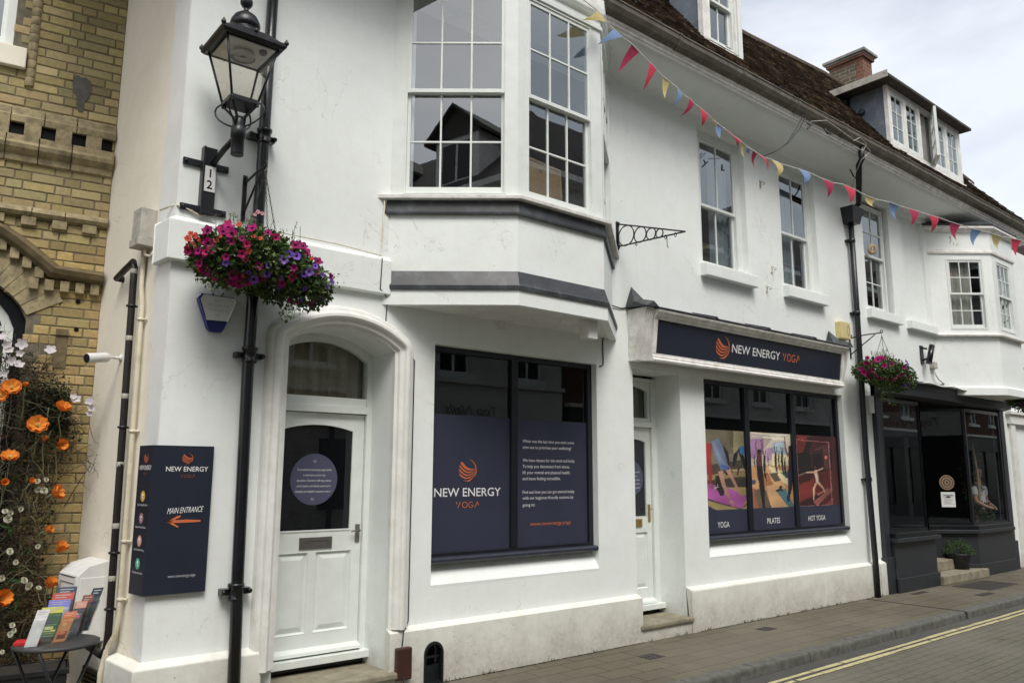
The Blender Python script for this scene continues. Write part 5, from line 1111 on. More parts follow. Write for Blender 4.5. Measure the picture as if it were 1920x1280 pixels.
while z_ < 7.1:
    u = 6.0; k_ = rb.randint(0, 1); first = (row % 2)
    L_ = .06 if first else .0
    while u > 3.6:
        w_ = (.215 if (k_ % 2) else .105) + rb.uniform(-.006, .006)
        if L_: w_ = .06; L_ = 0
        a_, b_ = u - w_, u; c_ = (a_ + b_) / 2; zc_ = z_ + .033
        ok_ = not any(in_poly(q_, zc_, aw) or in_poly(q_, zc_, wl) for q_ in (a_ + .01, c_, b_ - .01))
        if ok_:
            d_ = .004 + rb.uniform(0, .005); t_ = rb.uniform(-.002, .002); cc = rb.choice(BCOL); kk = rb.uniform(.80, 1.18)
            if z_ > 5.2 : kk *= .92
            g3 = (1.09, .99, .76) if z_ < 3.4 else (1.02, 1.0, .86); cc = tuple(min(1, v_ * kk * g_) for v_, g_ in zip(cc, g3)); m_ = .004; z0_, z1_ = z_ + rb.uniform(-.001, .001), z_ + .067 + rb.uniform(-.0015, .0015)
            P_ = [FK(a_, z0_, 0), FK(b_, z0_, 0), FK(b_, z1_, 0), FK(a_, z1_, 0)]; jj = lambda: rb.uniform(0, .0035)
            Q_ = [FK(a_ + m_ + jj(), z0_ + m_ + jj(), d_), FK(b_ - m_ - jj(), z0_ + m_ + jj(), d_ + t_), FK(b_ - m_ - jj(), z1_ - m_ - jj(), d_ + t_), FK(a_ + m_ + jj(), z1_ - m_ - jj(), d_)]
            mb.f(Q_, cc)
            for i_ in range(4): j_ = (i_ + 1) % 4; mb.f([P_[i_], P_[j_], Q_[j_], Q_[i_]], cc)
        u = a_ - .008; k_ += 1
    z_ += .0755; row += 1
mb.build('brick_courses', 'brickcol', BK)
mb = MB(); mb.fbox(FK, -1.5, 6.0, -.2, 7.2, -3.2, -3.1); mb.fbox(FK, -1.5, 6, 3.3, 3.4, -3.1, -.1); mb.fbox(FK, -1.5, 6, 7.1, 7.2, -3.1, -.0); mb.build('room_lining', 'inner', BK)
sash_window(Fr(FK.o + FK.n * -.06, FK.x), wl[0][0], wl[1][0], wl[0][1], wl[2][1], 2, 1, 1, BK, fw=.06)
mb = MB(); mb.fbox(FK, wl[0][0] - .05, u2 + .01, v2 - .02, v_ + .005, -.05, .055); mb.build('window_sill', 'cream', BK, .006)
# lower window joinery
mb = MB(); inn = [((x_ - (ju - .55)) * .86 + ju - .55, (z_ - .5) * .96 + .53) for x_, z_ in aw]; mb.prism(FK, aw, -.17, -.12, None, [inn]); o = mb.build('arched_window', 'black', BK, .003)
inn2 = [((x_ - (ju - .55)) * .76 + ju - .55, (z_ - .5) * .93 + .56) for x_, z_ in aw]
mb = MB(); mb.prism(FK, inn, -.16, -.13, None, [inn2]); zz = bp(20, 612)[1]; mb.fbox(FK, ju - 1.0, ju - .10, zz - .02, zz + .02, -.158, -.128); mb.fbox(FK, ju - .56, ju - .54, .55, zz, -.158, -.128); mb.build('window_frame', 'joinery', o)
mb = MB(); mb.poly(FK, inn2, -.15); mb.build('pane', 'glass', o)
# moulded bands along the wall
def bband(prof, u0=-1.5, u1=6.0, mat='brickplain', nm='moulded_band'):
    mb = MB(); us = [u0]
    while us[-1] < u1 - .23: us.append(us[-1] + .225 + random.uniform(-.004, .004))
    us[-1] = u1
    for a, b in zip(us[:-1], us[1:]):
        d_ = random.uniform(-.003, .003); kk = .004
        mb.grid([[FK(u, v, w + d_) for v, w in prof] for u in (a + kk, b - kk)], None, False, False, True)
    return mb.build(nm, mat, BK)
def bz(py, px=100): return bp(px, py)[1]
# perforated string: blocks with dark gaps, drip moulding under it
z1, z0 = bz(237, 60), bz(262, 60)
bband([(z1, 0), (z1, .05), (z1 + .05, .055), (z1 + .07, .03), (z1 + .12, .025), (z1 + .14, .0)])
u = 6.0 - .10
while u > 3.2:
    mb = MB(); mb.fbox(FK, u - .115, u, z0, z1, .0, .05); mb.build('band_block', 'brickplain', BK, .004); u -= .215
mb = MB(); mb.fbox(FK, -1.5, 5.98, z0, z1, .011, .013); mb.build('band_gap_shade', 'darkfill', BK)  # flat black strip paints the shade inside the gaps
bband([(z0 - .21, 0), (z0 - .20, .03), (z0 - .15, .035), (z0 - .14, .055), (z0 - .11, .085), (z0 - .08, .095), (z0 - .055, .085), (z0 - .05, .06), (z0, .06), (z0, 0)])
# lower band with dentils
z2 = bz(395, 60); bband([(z2 - .06, 0), (z2 - .055, .05), (z2 - .03, .07), (z2, .05), (z2 + .02, .03), (z2 + .03, 0)])
u = 5.92
while u > 3.2:
    mb = MB(); mb.fbox(FK, u - .10, u, z2 - .13, z2 - .06, 0, .045); mb.build('dentil', 'brickplain', BK, .004); u -= .21
# hood mould: level stop then rising as an arch over the window, with dentils under
hz = bz(525, 170); hpath = [(6.0, hz, 0, 1), (bp(105, 500)[0], hz + .01, 0, 1)]
ac = arc3(bp(100, 500)[0], hz + .02, bp(100, 500)[0] - 1.5, hz + .02, -.42, 18) if False else None
ux, cxh = bp(100, 500)[0], ju - .55
Rh = math.hypot(ux - cxh, .55)
pts = []
for i in range(17):
    t_ = i / 16; x_ = ux + (cxh - ux) * 2 * t_; y_ = hz + .02 + .36 * math.sin(PI * t_) ; nx_ = (x_ - cxh) / abs(ux - cxh) * .6; ny_ = 1; l_ = math.hypot(nx_, ny_); pts.append((x_, y_, nx_ / l_, ny_ / l_))
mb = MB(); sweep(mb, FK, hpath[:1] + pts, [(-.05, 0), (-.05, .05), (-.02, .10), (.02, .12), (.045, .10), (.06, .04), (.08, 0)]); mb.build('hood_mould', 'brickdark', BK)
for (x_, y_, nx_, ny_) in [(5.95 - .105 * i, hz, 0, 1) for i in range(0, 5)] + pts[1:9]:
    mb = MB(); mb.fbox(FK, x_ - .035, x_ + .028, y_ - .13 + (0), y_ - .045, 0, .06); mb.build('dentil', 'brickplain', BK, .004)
# gauged brick arch
mb = MB(); a_ = arc3(ju - 1.1, jz - .02, ju, jz - .02, .32, 16)
for i in range(16):
    p, q = a_[i], a_[i + 1]; mb.f([FK(p[0], p[1], .014), FK(q[0], q[1], .014), FK(q[0] + q[2] * .27, q[1] + q[3] * .27, .014), FK(p[0] + p[2] * .27, p[1] + p[3] * .27, .014)])
    mb.tube([FK(p[0], p[1], .015), FK(p[0] + p[2] * .27, p[1] + p[3] * .27, .015)], .003, 4)
mb.build('brick_arch', 'brickplain', BK)
# rounded brick pilaster up by the upper window, small base band and recess lower down
uu = bp(66, 60)[0]; mb = MB(); zz = z1 + .32
while zz < 7.1:
    mb.lathe(FK(uu, zz, -.002), [(.033, .001), (.035, .004), (.035, .071), (.033, .0745)], 14); zz += .0755
mb.build('round_pilaster', 'brickplain', BK)
z3 = bz(706, 150); bband([(z3 - .06, 0), (z3 - .05, .04), (z3 - .02, .045), (z3 + .01, .02), (z3 + .02, 0)], bp(130, 700)[0]); bband([(z3 - .14, 0), (z3 - .13, .025), (z3 - .10, .03), (z3 - .09, 0)], bp(130, 700)[0])
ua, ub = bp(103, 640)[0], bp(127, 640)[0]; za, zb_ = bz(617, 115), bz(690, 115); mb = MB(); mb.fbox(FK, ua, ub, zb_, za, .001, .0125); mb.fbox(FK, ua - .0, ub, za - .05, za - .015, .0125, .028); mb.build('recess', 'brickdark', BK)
for px_, py_ in ((146, 566), (143, 618)):
    u_, v_ = bp(px_, py_); disc(FK, u_, v_, .018, .013, 'darkfill', BK, 'drilled_hole_shade', n=10)  # flat black discs paint the dark of the holes, nothing is cut
mb = MB(); u_, v_ = bp(152, 178)
mb.poly(FK, [(u_ + a * .001, v_ + b * .001) for a, b in ((-55, 150), (-30, 155), (-10, 140), (20, 150), (60, 130), (75, 60), (55, -20), (30, -60), (25, -150), (-10, -155), (-30, -100), (-25, -40), (-60, 20), (-70, 80))], .0125); M['soot'] = paint('sooty_patch', (.11, .105, .095), .9, .3, 12, .8, 40); mb.build('cement_patch', 'soot', BK)
# ================================================================== OPPOSITE SIDE OF THE STREET (seen only in the glass; nearer walls paled to bounce light)
OY = -9.4
def opposite(x0, x1, wall, eave, nm, label, fascia, sign=None, dormer=None, zr=2.6):
    B = thing(nm, label, 'building', ((x0 + x1) / 2, OY - 3, 0)); F = Fr((x1, OY, 0), (-1, 0, 0)); L = x1 - x0
    hs = []; n = max(1, int(L / 2.2))
    for i in range(n):
        c = L * (i + .5) / n; hs += [rect(c - .45, c + .45, 4.0, 5.5), rect(c - .45, c + .45, 6.5, 7.7)]
    mb = MB(); mb.poly(F, rect(0, L, -.2, eave), 0, hs)
    for h in hs: mb.ring(F, h, -.1, 0)
    mb.build('front_wall', wall, B)
    mb = MB(); mb.box(x0, x1, OY - 6, OY - 5.9, -.2, eave); mb.box(x0, x0 + .1, OY - 6, OY - .01, -.2, eave); mb.box(x1 - .1, x1, OY - 6, OY - .01, -.2, eave); mb.build('rear_walls', wall, B)
    for h in hs:
        a, b, c, d = h[0][0], h[1][0], h[0][1], h[2][1]
        mb = MB(); mb.prism(F, rect(a, b, c, d), -.10, -.05, None, [rect(a + .06, a + .42, c + .06, c + .7), rect(a + .48, b - .06, c + .06, c + .7), rect(a + .06, a + .42, c + .78, d - .06), rect(a + .48, b - .06, c + .78, d - .06)]); w_ = mb.build('sash_window', 'joinery', B)
        mb = MB(); mb.fbox(F, a, b, c, d, -.09, -.085); mb.build('pane', 'black', w_)
        mb = MB(); mb.fbox(F, a - .08, b + .08, c - .12, c, 0, .1); mb.build('window_sill', 'joinery', B)
    mb = MB(); mb.fbox(F, .1, L - .1, 2.75, 3.75 if sign else (3.4 if x1 > 9.7 else 2.95), 0, .14); mb.build('shop_fascia', fascia, B)
    mb = MB(); mb.fbox(F, .1, L - .1, 3.75 if sign else 3.4, 3.85 if sign else 3.5, 0, .25); mb.build('fascia_cornice', 'oldwhite', B)
    mb = MB()
    if x1 > 9.7: mb.fbox(F, .2, L - .2, .5, 2.75, 0, .03)
    else: mb.fbox(F, L * .15, L * .15 + 1.3, .9, 2.4, 0, .03)  # shrunken dark window leaves more pale wall to bounce light
    mb.build('shop_window', 'black', B)
    mb = MB(); mb.fbox(F, .1, L - .1, -.1, .5, 0, .08); 
    for i in range(int(L / 1.6) + 1): mb.fbox(F, .1 + i * 1.55, .2 + i * 1.55, .5, 2.75, .03, .08)
    mb.build('shopfront_frame', fascia, B)
    if sign: text(sign[0], F, L * sign[1], 3.04, .145, .22, sign[2], 'brownbox', B, shear=.3)
    r = eave; mb = MB(); mb.grid([[Vector((x_, OY + .35, r)), Vector((x_, OY - 2.6, r + zr)), Vector((x_, OY - 6, r - .1))] for x_ in (x0, x1)], None, False, False)
    for x_ in (x0, x1): mb.f([(x_, OY + .35, r), (x_, OY - 2.6, r + zr), (x_, OY - 6, r - .1)])
    mb.build('roof', 'opproof', B)
    mb = MB(); mb.box(x0, x1, OY, OY + .45, r - .15, r - .0); mb.build('gutter', 'oldwhite', B)
    for xd in (dormer or ()):
        zc = r + .5; mb = MB(); mb.box(xd - .75, xd + .75, OY - 2.0, OY - .15, zc - .5, zc + 1.2); dmr = mb.build('dormer', 'oldwhite', B)
        mb = MB()
        for s_ in (-1, 1): mb.hexa([Vector(q_) for q_ in ((xd, OY + .05, zc + 1.95), (xd + s_ * 1.0, OY + .05, zc + 1.1), (xd + s_ * 1.0, OY - 2.6, zc + 1.1), (xd, OY - 2.6, zc + 1.95), (xd, OY + .05, zc + 2.03), (xd + s_ * 1.0, OY + .05, zc + 1.2), (xd + s_ * 1.0, OY - 2.6, zc + 1.2), (xd, OY - 2.6, zc + 2.03))])
        mb.f([(xd - .9, OY - .1, zc + 1.15), (xd + .9, OY - .1, zc + 1.15), (xd, OY - .1, zc + 1.93)]); mb.build('dormer_roof', 'opproof', dmr)
        mb = MB(); mb.box(xd - .5, xd - .05, OY - .16, OY - .13, zc, zc + 1.0); mb.box(xd + .05, xd + .5, OY - .16, OY - .13, zc, zc + 1.0); mb.build('dormer_glass', 'black', dmr)
    return B
opposite(-14, -3.0, 'bouncebrick', 8.55, 'opposite_terrace', 'tall brick terrace, walls paled to bounce light, with gabled dormers across the street, seen only mirrored in the bay', 'navyframe', None, (-8.7, -5.07), 2.7)
opposite(-3.0, 5.2, 'whitebrick', 8.2, 'opposite_terrace', 'white painted brick building across the street behind the camera', 'navyframe', None, (-.6, 3.4), 2.8)
opposite(5.2, 9.6, 'bouncebrick', 8.6, 'opposite_terrace', 'narrow brick shop across the street, walls paled to bounce light', 'navyframe', None, (), 3.0)
opposite(9.6, 14.2, 'whitebrick', 8.9, 'opposite_terrace', 'white nail shop across the street mirrored in the first shop window', 'whiteplastic', ('Top Nails', .50, 1.5), (), 3.2)
opposite(14.2, 19.5, 'redwall', 9.0, 'opposite_terrace', 'dark red brick building across the street beyond the nail shop', 'navyframe', None, (16.8,), 3.0)
opposite(19.5, 30, 'whitebrick', 8.9, 'opposite_terrace', 'long white painted terrace across the street mirrored in the poster window', 'navyframe', None, (24,), 3.0)
opposite(30, 46, 'redwall', 9.1, 'opposite_terrace', 'last red brick terrace across the street beyond the long white one', 'navyframe', None, (36,))
# ================================================================== THINGS ON AND BESIDE THE BUILDINGS
V = Vector
# ---------------- wall lantern
LX, LY = 1.82, -.40
t = thing('street_lamp', 'black four-sided glass lantern on a wall bracket at the building corner', 'street lamp', (1.76, 0, 3.9))
mb = MB(); mb.box(1.715, 1.80, -.055, -.012, 3.49, 3.99); mb.box(1.70, 1.715, -.07, -.004, 3.49, 3.99)
for z in (3.865, 3.525):
    mb.box(1.575, 1.90, -.022, -.004, z - .024, z + .024)
    for x_ in (1.595, 1.88): mb.lathe((x_, -.022, z), [(.014, 0), (.012, .008), (.004, .012)], 8, V((0, -1, 0)))
mb.build('wall_bracket', 'iron', t, .003)
mb = MB(); mb.box(1.716, 1.795, -.062, -.055, 3.655, 3.845); pl = mb.build('number_plate', 'whiteplastic', t)
Fp = Fr((1.716, -.062, 3.655), (1, 0, 0)); text('1', Fp, .04, .108, .0015, .062, None, 'black', pl, align='CENTER', bold=.01); text('2', Fp, .038, .022, .0015, .062, None, 'black', pl, align='CENTER', bold=.01)
mb = MB(); mb.tube([(1.77, -.05, 3.87), (1.79, -.2, 3.93), (1.81, LY, 3.98)], .021, 10); mb.build('arm', 'iron', t)
mb = MB(); mb.lathe((LX, LY, 0), [(.042, 3.84), (.044, 3.85), (.044, 3.96), (.052, 3.965), (.052, 4.045), (.044, 4.05), (.040, 4.10), (.03, 4.12)], 16); mb.build('socket', 'iron', t)
mb = MB(); bz0, bz1 = 4.225, 4.63; hb, ht = .092, .197
for sx in (-1, 1):
    for sy in (-1, 1):
        mb.tube([(LX + sx * hb, LY + sy * hb, bz0), (LX + sx * ht * .93, LY + sy * ht * .93, bz1)], .0085, 6)
        mb.tube([(LX + sx * .025, LY + sy * .025, 4.06), (LX + sx * .03, LY + sy * .03, 4.12), (LX + sx * .085, LY + sy * .085, 4.20), (LX + sx * .095, LY + sy * .095, bz0)], .010, 6)
        mb.tube([V((LX + sx * r_, LY + sy * r_, z)) for r_, z in ((.03, 4.05), (.055, 4.062), (.08, 4.08), (.105, 4.105), (.122, 4.135), (.128, 4.165), (.122, 4.195), (.105, 4.215), (.085, 4.215), (.075, 4.20), (.08, 4.19))], .0065, 6)
        mb.lathe((LX + sx * .088, LY + sy * .088, 4.185), [(.001, 0), (.012, .006), (.012, .016), (.001, .022)], 8)
mb.box(LX - hb - .008, LX + hb + .008, LY - hb - .008, LY + hb + .008, bz0 - .018, bz0 + .01)
mb.build('lantern_frame', 'iron', t)
mb = MB()
for s in ((0, -1), (0, 1), (-1, 0), (1, 0)):
    q = []
    for h_, z in ((hb, bz0 + .01), (ht * .93, bz1)):
        c = V((LX + s[0] * h_, LY + s[1] * h_, z)); d = V((s[1], s[0], 0)) * h_; q += [c - d, c + d]
    mb.f([q[0], q[1], q[3], q[2]])
mb.build('lantern_glass', 'lampglass', t)
def sqring(h_, z): return [V((LX - h_, LY - h_, z)), V((LX + h_, LY - h_, z)), V((LX + h_, LY + h_, z)), V((LX - h_, LY + h_, z))]
mb = MB(); mb.grid([sqring(*a) for a in ((ht * .86, 4.62), (ht + .012, 4.61), (ht + .03, 4.63), (ht + .03, 4.655), (ht + .005, 4.665), (.13, 4.735), (.085, 4.76))], None, True, False)
mb.lathe((LX, LY, 0), [(.11, 4.745), (.105, 4.76), (.090, 4.775), (.088, 4.785), (.102, 4.80), (.105, 4.815), (.099, 4.845), (.08, 4.88), (.05, 4.905), (.028, 4.915), (.018, 4.93), (.016, 4.95), (.030, 4.96), (.042, 4.98), (.044, 5.00), (.036, 5.025), (.02, 5.04), (.012, 5.06), (.002, 5.08)], 20)
for sx in (-1, 1):
    for sy in (-1, 1): mb.lathe((LX + sx * (ht + .025), LY + sy * (ht + .025), 4.65), [(.016, 0), (.018, .012), (.008, .03), (.002, .04)], 8)
mb.lathe((LX, LY - ht - .03, 4.665), [(.014, 0), (.014, .02), (.004, .03)], 8)
mb.build('lantern_roof', 'iron', t, .002)
mb = MB(); mb.poly(Fr((LX, LY, 0), (1, 0, 0)), [], 0) if False else None
mb.box(LX - .165, LX + .165, LY - .165, LY + .165, 4.605, 4.613); mb.build('ceiling_plate', 'whiteplastic', t)
mb = MB(); mb.lathe((LX, LY, 4.565), [(.03, .04), (.075, .035), (.09, .015), (.085, 0)], 20, cap=False)
for r_ in (.030, .048, .066): mb.tube([V((LX + r_ * math.cos(a), LY + r_ * math.sin(a), 4.58)) for a in tris(0, 2 * PI, 18)], .007, 6)
mb.build('bulb_ring', 'whiteplastic', t); mb = MB(); mb.lathe((LX + .10, LY - .11, 4.58), [(.02, 0), (.028, .01), (.028, .025)], 10); mb.build('sensor', 'steel', t)
# ---------------- rainwater pipes
def pipe(pts, r, mat, parent, nm='pipe'): 
    mb = MB(); mb.tube(pts, r, 12); return mb.build(nm, mat, parent)
t = thing('drainpipe', 'glossy black cast drainpipe beside the arched door near the corner', 'drainpipe', (2.12, -.08, 0))
pipe([(2.135, -.085, 6.2), (2.125, -.085, 4.2), (2.105, -.085, 2.4), (2.115, -.095, 1.0), (2.13, -.115, -.02)], .042, 'black', t)
for z in (4.17, 2.50, .86):
    mb = MB(); mb.lathe((2.125 if z > 4 else 2.11, -.088, z), [(.043, -.06), (.052, -.055), (.052, -.04), (.047, -.035), (.047, .03), (.056, .035), (.056, .055), (.043, .06)], 16); mb.box(2.02, 2.22, -.07, -.0, z - .02, z + .02)
    for x_ in (2.03, 2.21): mb.lathe((x_, -.07, z), [(.018, 0), (.018, .02), (.010, .03)], 8, V((0, -1, 0)))
    mb.build('pipe_collar', 'black', t)
t = thing('drainpipe', 'slim black drainpipe with a swan neck between the two white buildings', 'drainpipe', (11.12, -.07, 0))
pipe([(11.12, -.075, 5.42), (11.13, -.07, 4), (11.10, -.07, 2), (11.08, -.11, .4), (11.08, -.11, .0)], .040, 'iron', t)
a_ = P(1614, 268, -.6); pipe([(a_.x, -.60, 6.30), (a_.x, -.60, 6.06), (a_.x - .02, -.56, 5.98), (11.2, -.18, 5.66), (11.13, -.10, 5.58), (11.12, -.08, 5.40)], .042, 'iron', t, 'swan_neck')
mb = MB(); mb.hexa([V(q) for q in ((11.02, -.16, 5.36), (11.24, -.16, 5.36), (11.24, -.0, 5.36), (11.02, -.0, 5.36), (10.97, -.20, 5.60), (11.29, -.20, 5.60), (11.29, -.0, 5.60), (10.97, -.0, 5.60))]); mb.build('hopper_head', 'iron', t, .005)
for z in (5.1, 3.15, 4.0, 1.6):
    mb = MB(); mb.lathe((11.12, -.07, z), [(.044, -.03), (.05, -.025), (.05, .025), (.044, .03)], 12); mb.box(11.04, 11.20, -.05, 0, z - .012, z + .012); mb.build('pipe_collar', 'iron', t)
# ---------------- pipes on the cream side wall
def RW(d, z, o=0): return FR(d, z, o)
t = thing('waste_pipe', 'dark brown taped waste pipe running down the cream side wall', 'pipe', tuple(RW(.5, 1.5)))
pipe([RW(.86, 3.13, .0), RW(.86, 3.13, .05), RW(.70, 3.16, .06), RW(.53, 3.20, .06), RW(.505, 3.16, .06), RW(.50, 3.05, .06), RW(.42, .62, .06), RW(.43, .50, .06), RW(.50, .44, .06), RW(.85, .47, .06)], .0245, 'brownpipe', t)
for z, d in ((3.12, .502), (2.62, .487), (2.2, .472), (1.72, .458), (1.3, .443), (.95, .432)):
    mb = MB(); mb.lathe(RW(d, z, .06), [(.0252, -.018), (.0262, -.016), (.0262, .016), (.0252, .018)], 12); mb.build('tape_band', 'greyplastic', t)
for z, d in ((2.86, .495), (1.98, .466), (1.12, .437), (.75, .43)):
    mb = MB(); mb.lathe(RW(d, z, .06), [(.031, -.008), (.036, -.006), (.036, .006), (.031, .008)], 12); mb.tube([RW(d, z, .05), RW(d - .06, z - .01, .005)], .006, 6); mb.build('pipe_clip', 'iron', t)
t = thing('conduit', 'pair of cream painted conduits down the side wall below the meter box', 'conduit', tuple(RW(.4, 1.5)))
pipe([RW(.43, 3.32, .03), RW(.425, 3.0, .03), RW(.385, 2.86, .03), RW(.375, 2.4, .03), RW(.33, .72, .035), RW(.345, .6, .04), RW(.42, .5, .06), RW(.42, .35, .09), RW(.42, -.02, .09)], .017, 'creampvc', t)
pipe([RW(.455, 3.32, .02), RW(.445, 2.6, .02), RW(.385, .55, .02)], .012, 'creampvc', t)
for z, d in ((2.75, .384), (1.95, .363), (1.2, .343), (.82, .333)):
    mb = MB(); mb.lathe(RW(d, z, .03), [(.021, -.01), (.026, -.008), (.026, .008), (.021, .01)], 12); mb.tube([RW(d, z, .03), RW(d - .05, z, .004)], .008, 6); mb.build('pipe_clip', 'creampvc', t)
t = thing('meter_box', 'small rusty-streaked grey box high on the cream side wall by the string course', 'utility box', tuple(RW(.4, 3.3)))
mb = MB(); mb.fbox(FR, .31, .46, 3.335, 3.56, 0, .115); mb.build('box_cover', 'greyplastic', t, .006)
mb = MB(); mb.fbox(FR, .30, .47, 3.275, 3.335, 0, .125); mb.build('box_base', 'greyplastic', t, .006)
mb = MB(); mb.tube([RW(.36, 3.28, .05), RW(.35, 3.22, .05), RW(.30, 3.20, .03), RW(.26, 3.24, .02)], .012, 8); mb.build('cable_loop', 'creampvc', t)
# thin cable stapled on top of the string course
t = thing('wall_cable', 'thin white cable looping over the string course below the lamp bracket', 'cable', (1.6, 0, 3.45))
pipe([RW(.12, 3.50, .06), RW(.04, 3.53, .01), (XC + .01, -.012, 3.525), (1.66, -.02, 3.50), (1.72, -.02, 3.475), (1.75, -.03, 3.49)], .006, 'creampvc', t, 'cable')
t = thing('wall_cable', 'dark cable stapled round the edge of the bay base and the arched surround', 'cable', (3.25, 0, 3.1))
pts = [(2.3, -.056, 3.462), (2.8, -.056, 3.462), (3.18, -.056, 3.44), (3.20, -.03, 3.60), (3.215, -.02, 3.93)]; pipe(pts, .0045, 'creampvc', t, 'cable')
pipe([(3.19, -.056, 3.42), (3.18, -.056, 3.16), (3.27, -.02, 3.10), (3.26, -.02, 2.85), (3.46, -.01, 2.74), (3.555, -.01, 2.6), (3.555, -.01, .50), (3.47, -.08, .44), (3.46, -.08, .33)], .0045, 'cable', t, 'cable')
t = thing('wall_cable', 'thin dark cable hanging from the right end of the bay base to the shop window', 'cable', (5.75, 0, 3.0))
pipe([P(1135, 610, -.02), P(1130, 640, -.01), P(1131, 684, -.006), P(1124, 687, -.006)], .006, 'cable', t, 'cable'); pipe([P(1135, 569, -.02), P(1165, 578, -.01), P(1185, 575, -.01)], .006, 'cable', t, 'cable')
# ---------------- alarm boxes
t = thing('alarm_box', 'tapered white and blue security alarm box below the large hanging basket', 'alarm', (1.87, 0, 2.75))
bxp = [(1.735, 2.875), (1.76, 2.905), (1.985, 2.905), (2.005, 2.88), (1.925, 2.67), (1.905, 2.65), (1.835, 2.65), (1.815, 2.67)]
mb = MB(); mb.prism(F0, bxp, 0, .055); mb.build('back_plate', 'blue', t, .008)
fc = [(1.748, 2.874), (1.768, 2.897), (1.98, 2.897), (1.997, 2.875), (1.945, 2.728), (1.80, 2.728)]; mb = MB(); mb.prism(F0, fc, .05, .068); mb.build('cover', 'greyplastic' if False else 'whiteplastic', t, .006)
for i, (w_, s_) in enumerate((('KEY', .05), ('SECURITY', .15), ('SYSTEMS', .135), ('UK', .032))): text(w_, F0, 1.872, 2.858 - i * .034, .0695, .018, s_, 'greytext', t, align='CENTER')
t = thing('alarm_box', 'sun-faded yellow alarm box with an oval emblem beside the drainpipe', 'alarm', (10.75, 0, 3.65))
mb = MB(); mb.box(10.60, 10.86, -.09, -.0, 3.57, 3.82); mb.build('cover', 'yellowbox', t, .012); mb = MB(); mb.box(10.862, 10.868, -.08, -.01, 3.60, 3.80); mb.build('side_label', 'whiteplastic', t)
Fy = Fr((10.60, -.09, 3.57), (1, 0, 0)); mb = MB(); mb.poly(Fy, [(.20 + .035 * math.cos(a), .125 + .075 * math.sin(a)) for a in tris(0, 2 * PI, 20)][:-1], .002, [[(.20 + .026 * math.cos(a), .125 + .064 * math.sin(a)) for a in tris(0, 2 * PI, 20)][:-1]]); mb.build('emblem', 'steel', t)
t = thing('alarm_box', 'small white plastic alarm box beside the top corner of the dark shop', 'alarm', (11.38, 0, 2.66))
mb = MB(); mb.box(11.29, 11.45, -.075, 0, 2.55, 2.80); mb.build('cover', 'whiteplastic', t, .01); text('ALARM', Fr((11.29, -.075, 2.55), (1, 0, 0)), .02, .17, .002, .02, .11, 'greytext', t)
# ---------------- brown meter flap and boot-scraper niche
t = thing('junction_box', 'small dark brown plastic box on the plinth beside the entrance steps', 'utility box', (3.46, -.07, .2))
mb = MB(); mb.box(3.395, 3.53, -.125, -.07, .085, .325); mb.build('cover', 'brownbox', t, .012); mb = MB(); mb.tube([(3.46, -.128, .11), (3.455, -.12, .05), (3.44, -.09, -.01)], .004, 6); mb.build('cable', 'cable', t)
t = thing('boot_scraper', 'arched black iron boot-scraper niche in the plinth', 'boot scraper', (3.765, 0, 0))
def archp(w_, z1_, dz=0): return [(3.765 - w_, .0 + dz), (3.765 + w_, .0 + dz)] + [(3.765 + w_ * math.cos(a), z1_ + w_ * math.sin(a)) for a in tris(0, PI, 12)]
mb = MB(); mb.prism(F0, archp(.094, .235), -.0, .078, None, [archp(.074, .232, .012)]); mb.build('niche_frame', 'iron', t, .002)
mb = MB(); mb.prism(F0, archp(.09, .235), -.06, -.05); mb.prism(F0, archp(.078, .235, .0)[:2] + [(3.843, .14), (3.687, .14)], -.05, .03); mb.box(3.70, 3.83, -.05, -.02, .20, .215); mb.build('scraper', 'iron', t)
# ---------------- corner sign box
t = thing('corner_sign', 'navy entrance sign wrapped round the building corner with an orange arrow', 'sign', (XC + .1, -.03, 1.35))
zb0, zb1 = .875, 1.845
Fc = Fr((XC - .035, -.035, 0), (1, 0, 0)); cw = P(402, 838, -.035).x - (XC - .035)
Fl = Fr(Vector((XC - .035, -.035, 0)) + V((-.125, .992, 0)) * .225, (.125, -.992, 0))
mb = MB(); b0 = Fl(0, 0, 0); b1 = Fc(0, 0, 0); b2_ = Fc(cw, 0, 0); b3 = Fc(cw, 0, -.035); b4 = RW(.19, 0)
mb.grid([[V((p.x, p.y, z)) for p in (b0, b1, b2_, b3, V((XC, 0, 0)), b4)] for z in (zb0, zb1)], None, True, False, True); mb.build('sign_body', 'navysign', t, .001)
w = .002
u, v = Fc.px(352, 859, w); logo(Fc, u, v, .036, w, 'orange', t)
u0, v0 = Fc.px(311, 883, w); u1, _ = Fc.px(390, 883, w); text('NEW ENERGY', Fc, u0, v0, w, .032, u1 - u0, 'whitetext', t, bold=.006)
u0, v0 = Fc.px(338, 895, w); u1, _ = Fc.px(366, 895, w); yoga_word(Fc, u0, v0, w, .020, u1 - u0, 'dimorange', t)
u0, v0 = Fc.px(313, 963, w); u1, _ = Fc.px(381, 958, w); text('MAIN ENTRANCE', Fc, u0, v0, w, .038, u1 - u0, 'whitetext', t, shear=.35, slope=.04)
u0, v0 = Fc.px(312, 978, w); u1, _ = Fc.px(376, 977, w); mb = MB()
for q in ([(u0, v0), (u0 + .02, v0 + .010), (u1 * .6 + u0 * .4, v0 + .012), (u1, v0 + .006), (u1, v0 - .006), (u1 * .6 + u0 * .4, v0 - .008), (u0 + .02, v0 - .008)], [(u0, v0), (u0 + .07, v0 + .038), (u0 + .09, v0 + .040), (u0 + .088, v0 + .030), (u0 + .03, v0 + .002)], [(u0, v0), (u0 + .03, v0 - .002), (u0 + .078, v0 - .030), (u0 + .08, v0 - .038), (u0 + .068, v0 - .036)]): mb.poly(Fc, q, w)
mb.build('arrow', 'orange', t)
